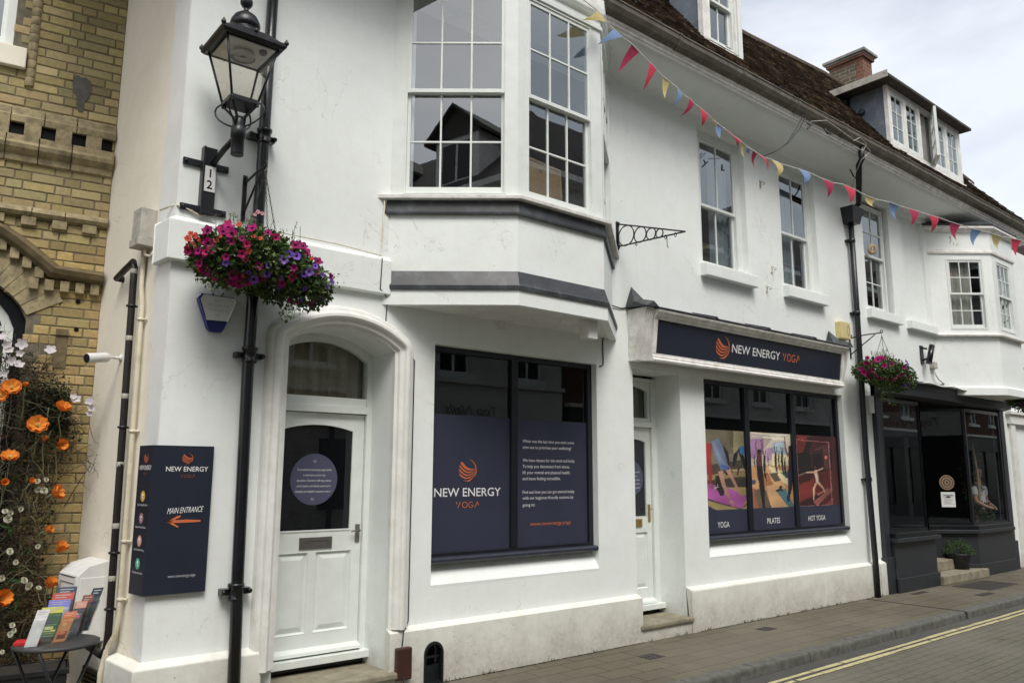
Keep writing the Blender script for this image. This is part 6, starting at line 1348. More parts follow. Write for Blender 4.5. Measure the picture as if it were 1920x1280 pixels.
u0, v0 = Fc.px(314, 1083, w); u1, _ = Fc.px(366, 1078, w); text('www.newenergy.yoga', Fc, u0, v0, w, .020, u1 - u0, 'greytext', t)
u, v = Fl.px(280, 858, w); logo(Fl, .125, v, .034, w, 'orange', t); text('NEW ENERGY', Fl, .125, v - .078, w, .030, .185, 'whitetext', t, align='CENTER', bold=.008); yoga_word(Fl, .095, v - .112, w, .018, .06, 'dimorange', t)
for i, (py, c, tx) in enumerate(((930, (214, 168, 84), 'Yoga, Hot Yoga, Pilates, Aerial'), (972, (150, 112, 122), 'Beginner-friendly Classes'), (1015, (206, 160, 150), 'Flexible Online Hire Pricing'), (1059, (96, 176, 156), 'Workshops and Courses'))):
    k = NT('badge_colour'); k.b.inputs['Base Color'].default_value = (*rgb(*c), 1); M['badge%d' % i] = k.m
    _, v = Fl.px(272, py, w); disc(Fl, .118, v, .036, w, 'badge%d' % i, t, 'badge'); 
    mb = MB(); mb.tube([Fl(.118, v + .018, w), Fl(.112, v, w), Fl(.126, v - .018, w)], .0028, 5); mb.tube([Fl(.105, v + .004, w), Fl(.130, v + .008, w)], .0025, 5); mb.build('badge_mark', 'whitetext', t)
    text(tx, Fl, .118, v - .062, w, .013, .16, 'whitetext', t, align='CENTER')
# ---------------- cctv camera
t = thing('security_camera', 'white bullet security camera on the cream side wall facing the flower display', 'camera', tuple(RW(.77, 2.51)))
mb = MB(); mb.lathe(RW(.77, 2.51, 0), [(.028, 0), (.028, .008), (.012, .014), (.010, .05)], 14, FR.n); mb.tube([RW(.77, 2.51, .04), RW(.76, 2.505, .09), RW(.74, 2.50, .12)], .009, 8); mb.build('mount', 'whiteplastic', t)
cdir = (FR.n * .9 + FR.x * -.28 + V((0, 0, -.16))).normalized(); c0 = RW(.76, 2.505, .095)
mb = MB(); mb.lathe(c0, [(.002, 0), (.030, .004), (.036, .02), (.037, .17), (.034, .175)], 18, cdir); mb.build('camera_body', 'whiteplastic', t); mb = MB(); mb.lathe(c0, [(.0335, .1765), (.031, .174), (.012, .174), (.001, .178)], 18, cdir); mb.build('lens', 'black', t)
# ---------------- utility cabinet on the side wall
of = .26
while proj(RW(.66, 1.0, of))[0] < 146: of -= .005
dp = .9
while proj(RW(dp, 1.0, of))[0] > 113: dp += .01
z1c = 1.02; z0c = P(200, 1185).z
t = thing('utility_cabinet', 'white sloping-topped utility cabinet fixed to the foot of the cream wall behind the leaflet table', 'cabinet', tuple(RW(.8, .7)))
zt_ = 1.03; mb = MB()
a = [(0.0, .50), (of, .50), (of, .955), (of - .04, .995), (of - .07, 1.0 + .02), (0, 1.05)]
mb.grid([[FR(d_, z_, o_) for o_, z_ in a] for d_ in (.66, dp)], None, True, False, True); mb.build('cabinet_body', 'whiteplastic', t, .006)
mb = MB(); mb.fbox(FR, .665, dp - .01, .52, .94, of, of + .006); mb.fbox(FR, .655, .66, .53, .94, .02, of - .02); mb.build('cabinet_door', 'whiteplastic', t, .003)
mb = MB(); mb.fbox(FR, .70, dp - .03, .945, .948, of, of + .009); mb.fbox(FR, .70, dp - .06, .90, .905, of + .006, of + .009); mb.fbox(FR, .672, .684, .84, .875, of + .006, of + .016); mb.build('vent_slot', 'castiron', t)
t = thing('side_vent', 'black louvred vent low on the cream wall under the leaflet table', 'vent', tuple(RW(.75, .2)))
mb = MB(); mb.fbox(FR, .50, .95, .06, .30, .0, .02)
for i in range(7): mb.fbox(FR, .52, .93, .075 + i * .03, .085 + i * .03, .02, .035)
mb.build('louvres', 'black', t)
# ---------------- cast scroll bracket with rings (projecting sign bracket without its sign)
t = thing('sign_bracket', 'empty black wrought iron sign bracket with rings of shrinking size', 'bracket', (6.05, 0, 4.2))
bx = P(1157, 440, 0).x; mb = MB()
def zpx(px, py):  # z on the plane x = bx
    d = ray(px, py); tt = (bx - CAM.x) / d.x; p = CAM + d * tt; return p.y, p.z
yt, zt4 = zpx(1160, 420); yb4, zb4 = zpx(1160, 464); yq, zq = zpx(1285, 434)
mb.box(bx - .02, bx + .02, -.012, 0, zb4 - .02, zt4 + .03); mb.box(bx - .012, bx + .012, -.03, 0, zt4 - .02, zt4 + .02); mb.box(bx - .012, bx + .012, -.03, 0, zb4 - .01, zb4 + .03)
T0, T1, B0 = V((bx, -.02, zt4)), V((bx, yq, zq)), V((bx, -.02, zb4 + .01))
mb.tube([T0, T1], .008, 6); mb.tube([B0, T1], .008, 6); mb.tube([T0, B0], .010, 6); mb.build('bracket_frame', 'iron', t)
s_ = .0; L4 = abs(yq)
mb = MB(); y_ = .02
hh = lambda yy_: (zt4 - zb4) * (1 - yy_ / L4)
for i in range(4):
    r_ = hh(y_) * .5 / (1 + (zt4 - zb4) / (2 * L4)) * .97; c = y_ + r_; r_ = hh(c) / 2 * .98; c = y_ + r_
    zc = (zt4 + (zq - zt4) * c / L4 + zb4 + (zq - zb4) * c / L4) / 2; mb.tube([V((bx, -c + r_ * math.cos(a), zc + r_ * math.sin(a))) for a in tris(0, 2 * PI, 28)], .007, 6, cap=False); y_ = c + r_ + .004
mb.build('rings', 'iron', t); mb = MB()
for k_ in (.28, .72, .86):
    mb = MB(); q = B0.lerp(T1, k_); mb.tube([q + V((0, .012 * math.sin(a), -.02 - .022 * math.cos(a) + .01)) for a in tris(0, 2 * PI, 12)], .004, 5); mb.build('ring_hook', 'iron', t)
mb = MB(); q = B0.lerp(T1, .74); mb.tube([q, q - V((0, 0, .10)), q - V((0, .01, .13))], .004, 5); mb.build('long_hook', 'iron', t)
# ---------------- petunia flower + basket builders
def flower(name, c, c2, r=.03, n=5, depth=.02, wav=.2):
    mb = MB(); N = 20; ctr = V((0, 0, -depth)); ring1 = []; ring2 = []
    for i in range(N):
        a = 2 * PI * i / N; lob = 1 + .12 * math.cos(n * a); wv_ = r * wav * math.sin(n * a + 1)
        ring1.append(V((math.cos(a) * r * .35, math.sin(a) * r * .35, -depth * .35))); ring2.append(V((math.cos(a) * r * lob, math.sin(a) * r * lob, wv_ * .6)))
    for i in range(N):
        j = (i + 1) % N; mb.f([ctr, ring1[i], ring1[j]], c2); mb.f([ring1[i], ring2[i], ring2[j], ring1[j]], c)
    bmesh.ops.remove_doubles(mb.b, verts=mb.b.verts, dist=1e-5)
    me = bpy.data.meshes.new(name); mb.b.to_mesh(me); mb.b.free(); me.materials.append(M['petal']); return me
MG, MG2, PU, PU2, CO, WH = (.46, .010, .185), (.16, .003, .06), (.25, .12, .60), (.07, .02, .20), (.62, .085, .055), (.62, .54, .55)
FM = {'m': flower('petunia', MG, MG2, .034), 'm2': flower('petunia', (.30, .006, .12), (.10, .002, .04), .031), 'r': flower('petunia', (.46, .014, .12), (.18, .004, .05), .030), 'p': flower('petunia', PU, PU2, .027), 'p2': flower('petunia', (.34, .20, .66), (.14, .06, .36), .026), 'c': flower('geranium', CO, (.4, .05, .03), .018, 5, .004), 'k': flower('yarrow', (.62, .30, .34), (.5, .2, .25), .014, 5, .003)}
def place(me, name, loc, dirn, sc, parent, roll=0):
    o = bpy.data.objects.new(name, me); COL.objects.link(o); o.parent = parent; o.matrix_parent_inverse = wmat(parent).inverted()
    q = V(dirn).to_track_quat('Z', 'Y') @ Quaternion((0, 0, 1), roll); o.matrix_basis = Matrix.LocRotScale(V(loc), q, V((sc, sc, sc))); return o
def basket(c, rx, rz, ztop, label, seed, nf, bias, bracket, trail, nleaf=7000, tall=True, hook=None):
    rnd = random.Random(seed); t = thing('hanging_basket', label, 'flower basket', tuple(c), 'hanging flower baskets on the white buildings'); c = V(c)
    mb = MB(); mb.lathe(c - V((0, 0, .16)), [(.02, 0), (.10, .02), (.16, .07), (.185, .14), (.19, .17)], 20); mb.build('basket_bowl', 'planter', t)
    mb = MB(); cols = [(.055, .10, .022), (.035, .075, .018), (.10, .17, .04), (.025, .05, .014), (.16, .22, .07)]
    for _i in range(nleaf):
        a = rnd.uniform(0, 2 * PI); b = rnd.gauss(0, .55); d = V((math.cos(a) * math.cos(b), math.sin(a) * math.cos(b), math.sin(b))); rr = rnd.uniform(.55, 1.02)
        p = c + V((d.x * rx[0], d.y * rx[1], d.z * rz)) * rr
        p.z -= .16 * max(0, d.x) * rr
        if p.y > -.03: p.y = -.03 - rnd.random() * .04
        leaf(mb, p, rnd.uniform(.022, .05), rnd.choice(cols), rnd, d, .7)
    for (tx, ty, tz, n_, sp_) in trail:
        for _i in range(n_):
            k_ = rnd.random(); p = c + V((tx, ty, 0)) + V((rnd.gauss(0, sp_) * (1.1 - k_ * .6), rnd.gauss(0, .05), -tz * k_)); leaf(mb, p, rnd.uniform(.015, .032), rnd.choice(cols), rnd, V((0, -.4, -1)), .55)
    o = mb.build('foliage', 'leaf', t); o['kind'] = 'stuff'
    mb = MB()
    if tall:
        for _i in range(46):
            x_ = rnd.gauss(0, .10) + rnd.choice((-.10, .06)); p0 = c + V((x_, rnd.gauss(0, .05), rz * .4)); p1 = p0 + V((rnd.gauss(0, .03), rnd.gauss(0, .02), rnd.uniform(.10, .24))); mb.tube([p0, (p0 + p1) / 2 + V((rnd.gauss(0, .01), 0, 0)), p1], .0022, 4, (.10, .14, .06))
            for j in range(7): q = p0.lerp(p1, rnd.random()); leaf(mb, q, rnd.uniform(.012, .03), rnd.choice([(.10, .14, .07), (.14, .17, .09), (.07, .10, .05)]), rnd, None, .3)
            if rnd.random() < .3:
                for j in range(10): leaf(mb, p1 + V((rnd.gauss(0, .016), rnd.gauss(0, .012), rnd.gauss(0, .004))), .010, rnd.choice([(.16, .10, .05), (.22, .14, .08), (.55, .28, .30)]), rnd, V((0, 0, 1)), .8)
        mb.build('tall_stems', 'leaf', t)['kind'] = 'stuff'
    cnt = 0; pts_ = []
    for _i in range(nf * 30):
        if cnt >= nf: break
        a = rnd.uniform(-PI * 1.04, PI * .04); b = rnd.uniform(-1.15, .95); d = V((math.cos(a) * math.cos(b), math.sin(a) * math.cos(b), math.sin(b)))
        p = c + V((d.x * rx[0], d.y * rx[1], d.z * rz)) * rnd.uniform(.96, 1.08)
        p.z -= .16 * max(0, d.x) - .02; 
        if any((p - q).length < .039 for q in pts_): continue
        pts_.append(p); u_ = d.x; ty_ = bias(d, rnd)
        dd_ = (d + V((-.35, -.9, -.05)) * .8 + V((rnd.gauss(0, .3), rnd.gauss(0, .2), rnd.gauss(0, .3)))).normalized()
        place(FM[ty_], 'geranium' if ty_ == 'c' else 'petunia', p, dd_, rnd.uniform(.62, 1.28), t, rnd.uniform(0, 6)); cnt += 1
    for (x_, z_, ty_) in (hook or ()): pass
    # bracket, chains
    bw, hk = bracket; mb = MB(); w0, w1 = V(bw), V(hk)
    mb.box(w0.x - .015, w0.x + .015, -.012, 0, w0.z - .30, w0.z + .06)
    arm = [w0 + V((0, -.01, 0)), w0.lerp(w1, .5) + V((0, 0, .01)), w1]; mb.tube(arm, .009, 8); mb.tube([w0 + V((0, -.01, -.24)), w0.lerp(w1, .8) + V((0, 0, -.01))], .008, 8)
    mb.tube([w1 + V((.0, -.0, 0)) + V((0, -.018 * math.sin(a), .018 - .018 * math.cos(a))) for a in tris(0, 1.8 * PI, 12)], .006, 6)
    mb.tube([w0 + V((0, -.01, .0)) + V((0, -.02 - .012 * math.cos(a), .03 + .012 * math.sin(a))) for a in tris(0, 2 * PI, 10)], .006, 6); mb.build('bracket', 'iron', t)
    for a in (PI * .1, PI * .78, PI * 1.45):
        mb = MB(); e_ = c + V((math.cos(a) * .17, math.sin(a) * .17, 0.02)); s0 = w1 + V((0, 0, -.05)); n_ = int((e_ - s0).length / .022); d_ = (e_ - s0).normalized(); sd = d_.orthogonal().normalized(); sd2 = d_.cross(sd)
        for i in range(n_):
            q = s0.lerp(e_, (i + .5) / n_); s1 = sd if i % 2 else sd2; mb.tube([q + d_ * .013 * math.cos(k_) + s1 * .006 * math.sin(k_) for k_ in tris(0, 2 * PI, 6)], .0020, 4, cap=False)
        mb.build('chain', 'castiron', t)
    mb = MB(); mb.tube([w1 + V((0, 0, .0)), w1 + V((.008, 0, -.02)), w1 + V((-.006, 0, -.035)), w1 + V((0, 0, -.055))], .003, 5); mb.build('hook', 'steel', t)
    return t
def bias1(d, rnd):
    u = rnd.random(); s = d.x * .8 + (-d.y) * .0
    if d.x < -.35 and d.z > .1 and u < .45: return 'c'
    if d.x > -.15 and d.z < .45: return 'p' if u < .42 else ('p2' if u < .62 else rnd.choice(('m', 'm2', 'r')))
    return 'c' if u < .10 else ('p' if u < .16 else rnd.choice(('m', 'm', 'm2', 'r')))
bc = (2.06, -.36, 3.115)
hb_ = basket(bc, (.50, .33), .225, 0, 'large hanging basket of magenta and violet petunias beside the street lamp', 5, 96, bias1, ((2.03, 0, 3.80), (2.045, -.36, 3.83)), [(.16, -.12, .40, 240, .085), (-.35, -.05, .26, 120, .07), (.42, -.08, .24, 160, .07)])
rnd = random.Random(9)
for (px_, py_, ty_) in ((358, 438, 'c'), (366, 443, 'c'), (372, 448, 'c'), (352, 447, 'c'), (378, 452, 'c'), (357, 460, 'c'), (363, 457, 'c'), (552, 462, 'c'), (558, 468, 'c'), (548, 470, 'c'), (484, 397, 'k'), (492, 400, 'k'), (478, 402, 'k')):
    place(FM[ty_], 'geranium' if ty_ == 'c' else 'yarrow', P(px_, py_, -.42), (-.2, -1, .2), rnd.uniform(.9, 1.3), hb_, rnd.random() * 6)
def bias2(d, rnd):
    u = rnd.random()
    if d.z > .3 and d.x > 0: return 'c' if u < .2 else 'p'
    return 'p' if (d.x > .0 and u < .62) else rnd.choice(('m2', 'm2', 'r', 'm'))
basket((11.10, -.42, 3.10), (.60, .34), .19, 0, 'smaller hanging basket of purple and crimson flowers beside the dark shopfront', 11, 60, bias2, ((10.98, 0, 3.62), (11.1, -.42, 3.66)), [(-.3, -.1, .42, 200, .10), (-.05, -.1, .48, 220, .12), (.45, 0, .2, 60, .08)], 4500)
basket((15.95, -.62, 2.98), (.34, .3), .16, 0, 'hanging basket of dark purple flowers cut by the right edge', 12, 26, lambda d, r: r.choice(('p', 'p', 'm2')), ((15.95, 0, 3.5), (15.95, -.62, 3.52)), [(0, 0, .3, 120, .12)], 2200, tall=False)
# ---------------- small fittings on the far wall
t = thing('spotlight', 'black adjustable spotlight on the white wall left of the far bay', 'light', (13.15, 0, 3.65))
a = P(1727, 664, 0); mb = MB(); mb.box(a.x - .05, a.x + .05, -.02, 0, a.z - .16, a.z + .14); mb.tube([(a.x, -.02, a.z + .1), (a.x, -.1, a.z + .08)], .016, 8); mb.tube([(a.x, -.02, a.z - .1), (a.x, -.1, a.z - .08)], .016, 8); mb.build('mount', 'iron', t)
mb = MB(); mb.tube([(a.x - .02, -.12, a.z - .16), (a.x + .10, -.14, a.z + .14)], .045, 12, None, .045); mb.build('lamp_body', 'black', t)
t = thing('sensor_light', 'small weathered grey sensor on the white wall above the canopy', 'light', (13.45, 0, 3.4))
a = P(1746, 688, 0); mb = MB(); mb.box(a.x - .07, a.x + .07, -.08, 0, a.z - .03, a.z + .08); mb.build('sensor_box', 'greyplastic', t, .01); mb = MB(); mb.tube([(a.x, -.04, a.z - .03), (a.x, -.05, a.z - .10), (a.x + .12, -.05, a.z - .2), (a.x + .5, -.06, a.z - .32), (a.x + 1.1, -.07, a.z - .38)], .012, 6); mb.build('cable', 'oldwhite', t)
for (px_, py_, s_, lb) in ((1425, 345, .05, 'rusted wall hook above and between the two upper sash windows'), (1446, 503, .06, 'white painted pulley hook lower between the two upper sash windows'), (1437, 540, .05, 'white iron staple on the wall below the pulley hook')):
    t = thing('wall_hook', lb, 'hook', tuple(P(px_, py_, 0))); a = P(px_, py_, 0); mb = MB(); mb.box(a.x - s_ * .3, a.x + s_ * .3, -.012, 0, a.z - s_, a.z + s_); mb.tube([(a.x, -.01, a.z + s_ * .3), (a.x, -.06, a.z + s_ * .2), (a.x, -.07, a.z - s_ * .3), (a.x, -.045, a.z - s_ * .5)], .009, 6); mb.build('hook_iron', 'oldwhite' if s_ != .05 or py_ > 400 else 'greyplastic', t)
# ---------------- bunting
FLG = [(1120, 20, 1138, 42, 1092, 38, 'y'), (1150, 55, 1167, 70, 1121, 84, 'b'), (1185, 83, 1199, 98, 1160, 136, 'c'), (1218, 117, 1231, 131, 1206, 170, 'r'), (1243, 144, 1256, 154, 1247, 185, 'y'), (1270, 165, 1279, 177, 1260, 199, 'b'), (1291, 184, 1301, 194, 1275, 219, 'c'), (1312, 202, 1328, 216, 1316, 237, 'r'), (1331, 218, 1338, 227, 1341, 240, 'y'), (1341, 228, 1355, 240, 1351, 260, 'b'), (1357, 240, 1372, 252, 1383, 275, 'c'), (1375, 255, 1386, 262, 1380, 270, 'r'), (1390, 266, 1398, 274, 1402, 302, 'y'), (1400, 275, 1408, 280, 1405, 288, 'b'), (1412, 282, 1420, 288, 1418, 317, 'c'), (1421, 288, 1432, 295, 1440, 319, 'r'), (1446, 299, 1466, 308, 1457, 331, 'y'), (1497, 317, 1518, 324, 1506, 346, 'b'), (1541, 335, 1562, 343, 1552, 370, 'c'), (1581, 346, 1604, 356, 1595, 380, 'r'), (1622, 366, 1642, 374, 1640, 389, 'y'), (1668, 379, 1686, 386, 1680, 411, 'b'), (1703, 391, 1723, 397, 1709, 423, 'c'), (1741, 403, 1760, 408, 1746, 436, 'r'), (1782, 416, 1801, 422, 1793, 450, 'c'), (1822, 428, 1841, 433, 1825, 461, 'b'), (1859, 438, 1878, 444, 1871, 467, 'y'), (1897, 447, 1915, 451, 1905, 479, 'r')]
FC = {'y': (.66, .55, .26), 'b': (.24, .36, .60), 'c': (.42, .05, .11), 'r': (.60, .07, .11)}
def by(px): return -.80 - (px - 1100) / 820 * .55
t = thing('bunting', 'string of small blue, yellow, crimson and red pennants strung below the eaves', 'bunting', tuple(P(1100, 10, -.8)))
mb = MB(); cp_ = [P(1086, -6, -.78)]
for f_ in FLG: cp_ += [P(f_[0], f_[1], by(f_[0])), P(f_[2], f_[3], by(f_[2]))]
cp_ += [P(1960, 462, by(1960))]; mb.tube(cp_, .0065, 5, (.75, .74, .70)); mb.build('cord', 'cloth', t)
rnd = random.Random(21)
for f_ in FLG:
    y0_ = by(f_[0]); A_, B_ = P(f_[0], f_[1], y0_), P(f_[2], f_[3], by(f_[2])); Tp = P(f_[4], f_[5], y0_ + rnd.uniform(-.05, .05)); mb = MB(); c = FC[f_[6]]; n = 7; rows = []; sw = rnd.uniform(-.05, .05); ml = (A_ + B_) / 2
    side = V((0, -1, 0)) * rnd.choice((-1, 1))
    # fill the flag's body: width given along its own short side so it stays a real strip of cloth
    for i in range(n + 1):
        k_ = i / n; w_ = 1 - k_ * .97; m_ = ml.lerp(Tp, k_) + side * .03 * math.sin(PI * k_) + V((sw, 0, -abs(sw) * .5)) * math.sin(PI * k_) * .5
        rows.append([m_ + (A_ - ml) * w_, m_ + side * .006 * w_, m_ + (B_ - ml) * w_])
    mb.grid(rows, c, False, True); mb.build('pennant', 'cloth', t)
mb = MB(); 
for dx in (0, 6): mb.tube([P(1512 - dx, 216, -.69), P(1500 - dx, 240, -.75), P(1478 - dx * .4, 268, -.9), P(1455, 284, -1.0), P(1432, 293, by(1432))], .0055, 5)
mb.build('tie_cord', 'cable', t)
# ---------------- cables and clutter at the eaves joint
t = thing('eaves_cables', 'tangle of pale and black cables at the gutter above the swan neck', 'cable', tuple(P(1612, 260, -.7)))
pipe([P(1520, 228, -.7), P(1550, 226, -.72), P(1600, 262, -.72), P(1622, 272, -.72), P(1632, 284, -.72), P(1626, 290, -.7), P(1615, 300, -.68), P(1604, 325, -.5), P(1598, 352, -.3)], .0055, 'greyplastic', t, 'cable')
pipe([P(1600, 265, -.72), P(1612, 258, -.74), P(1625, 270, -.72), P(1618, 283, -.72), P(1600, 275, -.7)], .0055, 'greyplastic', t, 'cable')
pipe([P(1512, 230, -.7), P(1520, 236, -.72), P(1514, 242, -.72), P(1524, 232, -.72)], .009, 'cable', t, 'cable'); pipe([P(1545, 241, -.7), P(1552, 250, -.73), P(1558, 250, -.74)], .013, 'iron', t, 'clamp')
pipe([P(1594, 318, -.3), P(1600, 330, -.35), P(1606, 335, -.4)], .010, 'iron', t, 'clamp')
# ---------------- round-clipped pot plants on the shop steps
def potplant(x, y, z, r, lb, sd):
    rn = random.Random(sd); t = thing('potted_plant', lb, 'pot plant', (x, y, z), 'pot plants on the dark shop steps'); mb = MB()
    mb.lathe((x, y, z), [(r * .62, 0), (r * .80, r * .9), (r * .86, r * 1.0), (r * .86, r * 1.1), (r * .78, r * 1.1), (r * .74, r * .95)], 20)
    for i in range(5): mb.lathe((x, y, z + r * (.15 + i * .17)), [(r * (.64 + i * .035), 0), (r * (.67 + i * .035), r * .04), (r * (.655 + i * .035), r * .08)], 20, cap=False)
    mb.build('pot', 'planter', t); mb = MB(); 
    for _i in range(900):
        d = V((rn.gauss(0, 1), rn.gauss(0, 1), abs(rn.gauss(0, .9)))).normalized(); p = V((x, y, z + r * 1.1)) + V((d.x * r * 1.05, d.y * r * 1.05, d.z * r * 1.05)) * rn.uniform(.6, 1); leaf(mb, p, rn.uniform(.02, .04), rn.choice([(.06, .13, .03), (.04, .09, .02), (.10, .18, .045)]), rn, d, .35)
    o = mb.build('foliage', 'leaf', t); o['kind'] = 'stuff'
potplant(P(1793, 1050, .12).x, .12 - .05, .14, .225, 'bushy green pot plant on the lower stone step of the dark shop', 4)
potplant(13.42, .35, .30, .16, 'second pot plant half hidden behind the charcoal stall riser', 6)
# ---------------- person standing inside the dark shop
def skin_body(name, verts, edges, radii, mat, parent, root=0, sub=2):
    me = bpy.data.meshes.new(name); me.from_pydata(verts, edges, []); o = bpy.data.objects.new(name, me); COL.objects.link(o)
    sk = o.modifiers.new('skin', 'SKIN'); sk.use_smooth_shade = True
    for i, r_ in enumerate(radii): me.skin_vertices[0].data[i].radius = (r_, r_) if not isinstance(r_, tuple) else r_
    me.skin_vertices[0].data[root].use_root = True; sb_ = o.modifiers.new('sub', 'SUBSURF'); sb_.levels = sub; sb_.render_levels = sub
    me.materials.append(M[mat]); 
    if parent is not None: o.parent = parent; o.matrix_parent_inverse = wmat(parent).inverted()
    return o
px0 = P(1836, 940, .30); bxp_, byp = px0.x, .30
t = thing('person', 'person in a white short-sleeved shirt and dark trousers standing inside the shop window', 'person', (bxp_, byp, .06))
def W3(a, b, c): return (bxp_ + a, byp + b, .05 + c)
body = [W3(0, 0, .98), W3(0, 0, 1.12), W3(0, 0, 1.30), W3(0, 0, 1.42), W3(0, 0, 1.52), W3(0, -.01, 1.60), W3(0, -.02, 1.68), W3(0, -.01, 1.76), W3(-.18, 0, 1.40), W3(-.24, -.03, 1.14), W3(-.14, -.20, 1.04), W3(.18, 0, 1.40), W3(.25, -.03, 1.13), W3(.12, -.20, 1.03), W3(-.10, 0, .90), W3(-.11, 0, .50), W3(-.11, .02, .08), W3(.10, 0, .90), W3(.11, 0, .50), W3(.11, .02, .08), W3(-.06, -.26, 1.02), W3(.05, -.26, 1.0)]
ed = [(0, 1), (1, 2), (2, 3), (3, 4), (4, 5), (5, 6), (6, 7), (3, 8), (8, 9), (9, 10), (10, 20), (3, 11), (11, 12), (12, 13), (13, 21), (0, 14), (14, 15), (15, 16), (0, 17), (17, 18), (18, 19)]
skin_body('body', body, ed, [(.13, .10), (.125, .095), (.14, .10), (.12, .085), .052, .07, .085, .06, .06, .045, .034, .06, .045, .034, .085, .06, .045, .085, .06, .045, .026, .026], 'skin', t)
skin_body('shirt', [W3(0, 0, .94), W3(0, 0, 1.12), W3(0, 0, 1.30), W3(0, 0, 1.44), W3(-.18, 0, 1.41), W3(-.225, -.01, 1.22), W3(.18, 0, 1.41), W3(.235, -.01, 1.21)], [(0, 1), (1, 2), (2, 3), (3, 4), (4, 5), (3, 6), (6, 7)], [(.155, .125), (.15, .12), (.16, .125), (.12, .10), .085, .075, .085, .075], 'shirt', t)
skin_body('trousers', [W3(0, 0, .97), W3(0, 0, .90), W3(-.10, 0, .84), W3(-.11, 0, .48), W3(-.11, .02, .06), W3(.10, 0, .84), W3(.11, 0, .48), W3(.11, .02, .06)], [(0, 1), (1, 2), (2, 3), (3, 4), (1, 5), (5, 6), (6, 7)], [(.15, .12), (.155, .125), .105, .08, .065, .105, .08, .065], 'trouser', t)
skin_body('hair', [W3(0, .01, 1.70), W3(0, .02, 1.78)], [(0, 1)], [.093, .08], 'trouser', t)
# ================================================================== LEFT FOREGROUND: table, leaflets, planter, flowers
tz = .74; c1 = PZ(103, 1206, tz); e0, e1 = PZ(20, 1208, tz), PZ(190, 1195, tz); TR = (e1 - e0).length / 2 * .98; tc_ = V(((e0.x + e1.x) / 2, (e0.y + e1.y) / 2, tz))
t = thing('bistro_table', 'round dark grey folding bistro table against the side wall', 'table', (tc_.x, tc_.y, 0))
mb = MB(); mb.lathe((tc_.x, tc_.y, tz - .022), [(TR - .012, 0), (TR, .004), (TR, .018), (TR - .006, .022), (.001, .022)], 48); mb.build('table_top', 'tabletop', t)
for s in (-1, 1):
    for k_ in (-1, 1):
        mb = MB(); ax = V((math.cos(.5), math.sin(.5), 0)); ay = V((-math.sin(.5), math.cos(.5), 0)); mb.tube([tc_ + ax * s * TR * .85 + ay * k_ * TR * .45 + V((0, 0, -.02)), tc_ + ay * k_ * (TR * .45) + V((0, 0, -.38)), V((tc_.x, tc_.y, 0)) - ax * s * TR * .85 + ay * k_ * TR * .45 + V((0, 0, .01))], .009, 7); mb.build('leg', 'iron', t)
mb = MB(); 
for s in (-1, 1): mb.tube([V((tc_.x, tc_.y, .06)) + ax * s * TR * .80 + ay * TR * .45, V((tc_.x, tc_.y, .06)) + ax * s * TR * .80 - ay * TR * .45], .007, 6)
mb.tube([tc_ + ay * TR * .45 + V((0, 0, -.38)), tc_ - ay * TR * .45 + V((0, 0, -.38))], .007, 6); mb.build('cross_bar', 'iron', t)
# leaflet holders: (left px, base px, top px width...) placed on the table top
vd = (tc_ - V((CAM.x, CAM.y, tz))).normalized(); sdv = V((vd.y, -vd.x, 0))
def holder(px, py, wpx, hpx, cols, lb, lean=.30, skew=0, turn=0.0, words=None, grp='leaflets standing on the bistro table'):
    b = PZ(px, py, tz); dist = (b - CAM).dot(FW); s = dist / FPX; w_, h_ = wpx * s, hpx * s * 1.03
    t = thing('leaflet_holder', lb, 'leaflets', tuple(b), grp)
    xd = (sdv * math.cos(turn) + vd * math.sin(turn)).normalized(); F = Fr(b, xd); F.z = (V((0, 0, 1)) + vd * lean * .4 + xd * lean).normalized(); F.n = F.x.cross(F.z).normalized()
    mb = MB(); cols = [tuple(min(.8, v_ * 1.7 + .02) for v_ in c_) for c_ in cols]; mb.fbox(F, 0, w_, .003, h_, -.010, -.001, cols[1]); lf_ = mb.build('leaflets', 'col', t)
    mb = MB(); mb.fbox(F, .0, w_, h_ * .80, h_, -.001, .0005, cols[0]); 
    if len(cols) > 2: mb.fbox(F, w_ * .0, w_, h_ * .05, h_ * .40, -.001, .0006, cols[2])
    if len(cols) > 3: mb.fbox(F, w_ * .15, w_ * .85, h_ * .12, h_ * .36, .0006, .001, cols[3])
    mb.build('printed_band', 'col', lf_)
    for i in range(2): mb = MB(); mb.fbox(F, w_ * .15, w_ * (.85 - .2 * i), h_ * (.93 - i * .06), h_ * (.95 - i * .06), .0006, .0012, (.6, .6, .6)); mb.build('title_line', 'col', lf_)
    rq = random.Random(int(px * 7 + py))
    mb = MB(); mb.fbox(F, w_ * .06, w_ * .94, h_ * .06, h_ * .76, -.0005, .0007, tuple(min(.8, c_ * 1.15 + .02) for c_ in cols[1]))
    for i in range(7):
        a_ = rq.uniform(.06, .4); b_ = rq.uniform(.5, .94); v_ = rq.uniform(.08, .7); mb.fbox(F, w_ * a_, w_ * b_, h_ * v_, h_ * (v_ + rq.choice((.012, .012, .06, .10))), .0008 + i * .0001, .0013 + i * .0001, tuple(min(.8, max(.02, c_ * rq.uniform(.4, 2.2) + rq.uniform(0, .08))) for c_ in cols[rq.randint(0, 1)]))
    mb.build('print', 'col', lf_)
    mb = MB(); mb.fbox(F, -.004, w_ + .004, 0, h_ * .72, .006, .0075); mb.fbox(F, -.004, w_ + .004, 0, .003, -.03, .0075); mb.fbox(F, -.004, w_ + .004, 0, h_ * .9, -.022, -.0205); mb.fbox(F, -.006, -.004, 0, h_ * .7, -.022, .0075); mb.fbox(F, w_ + .004, w_ + .006, 0, h_ * .7, -.022, .0075); mb.build('acrylic_stand', 'acrylic', t)
    return t
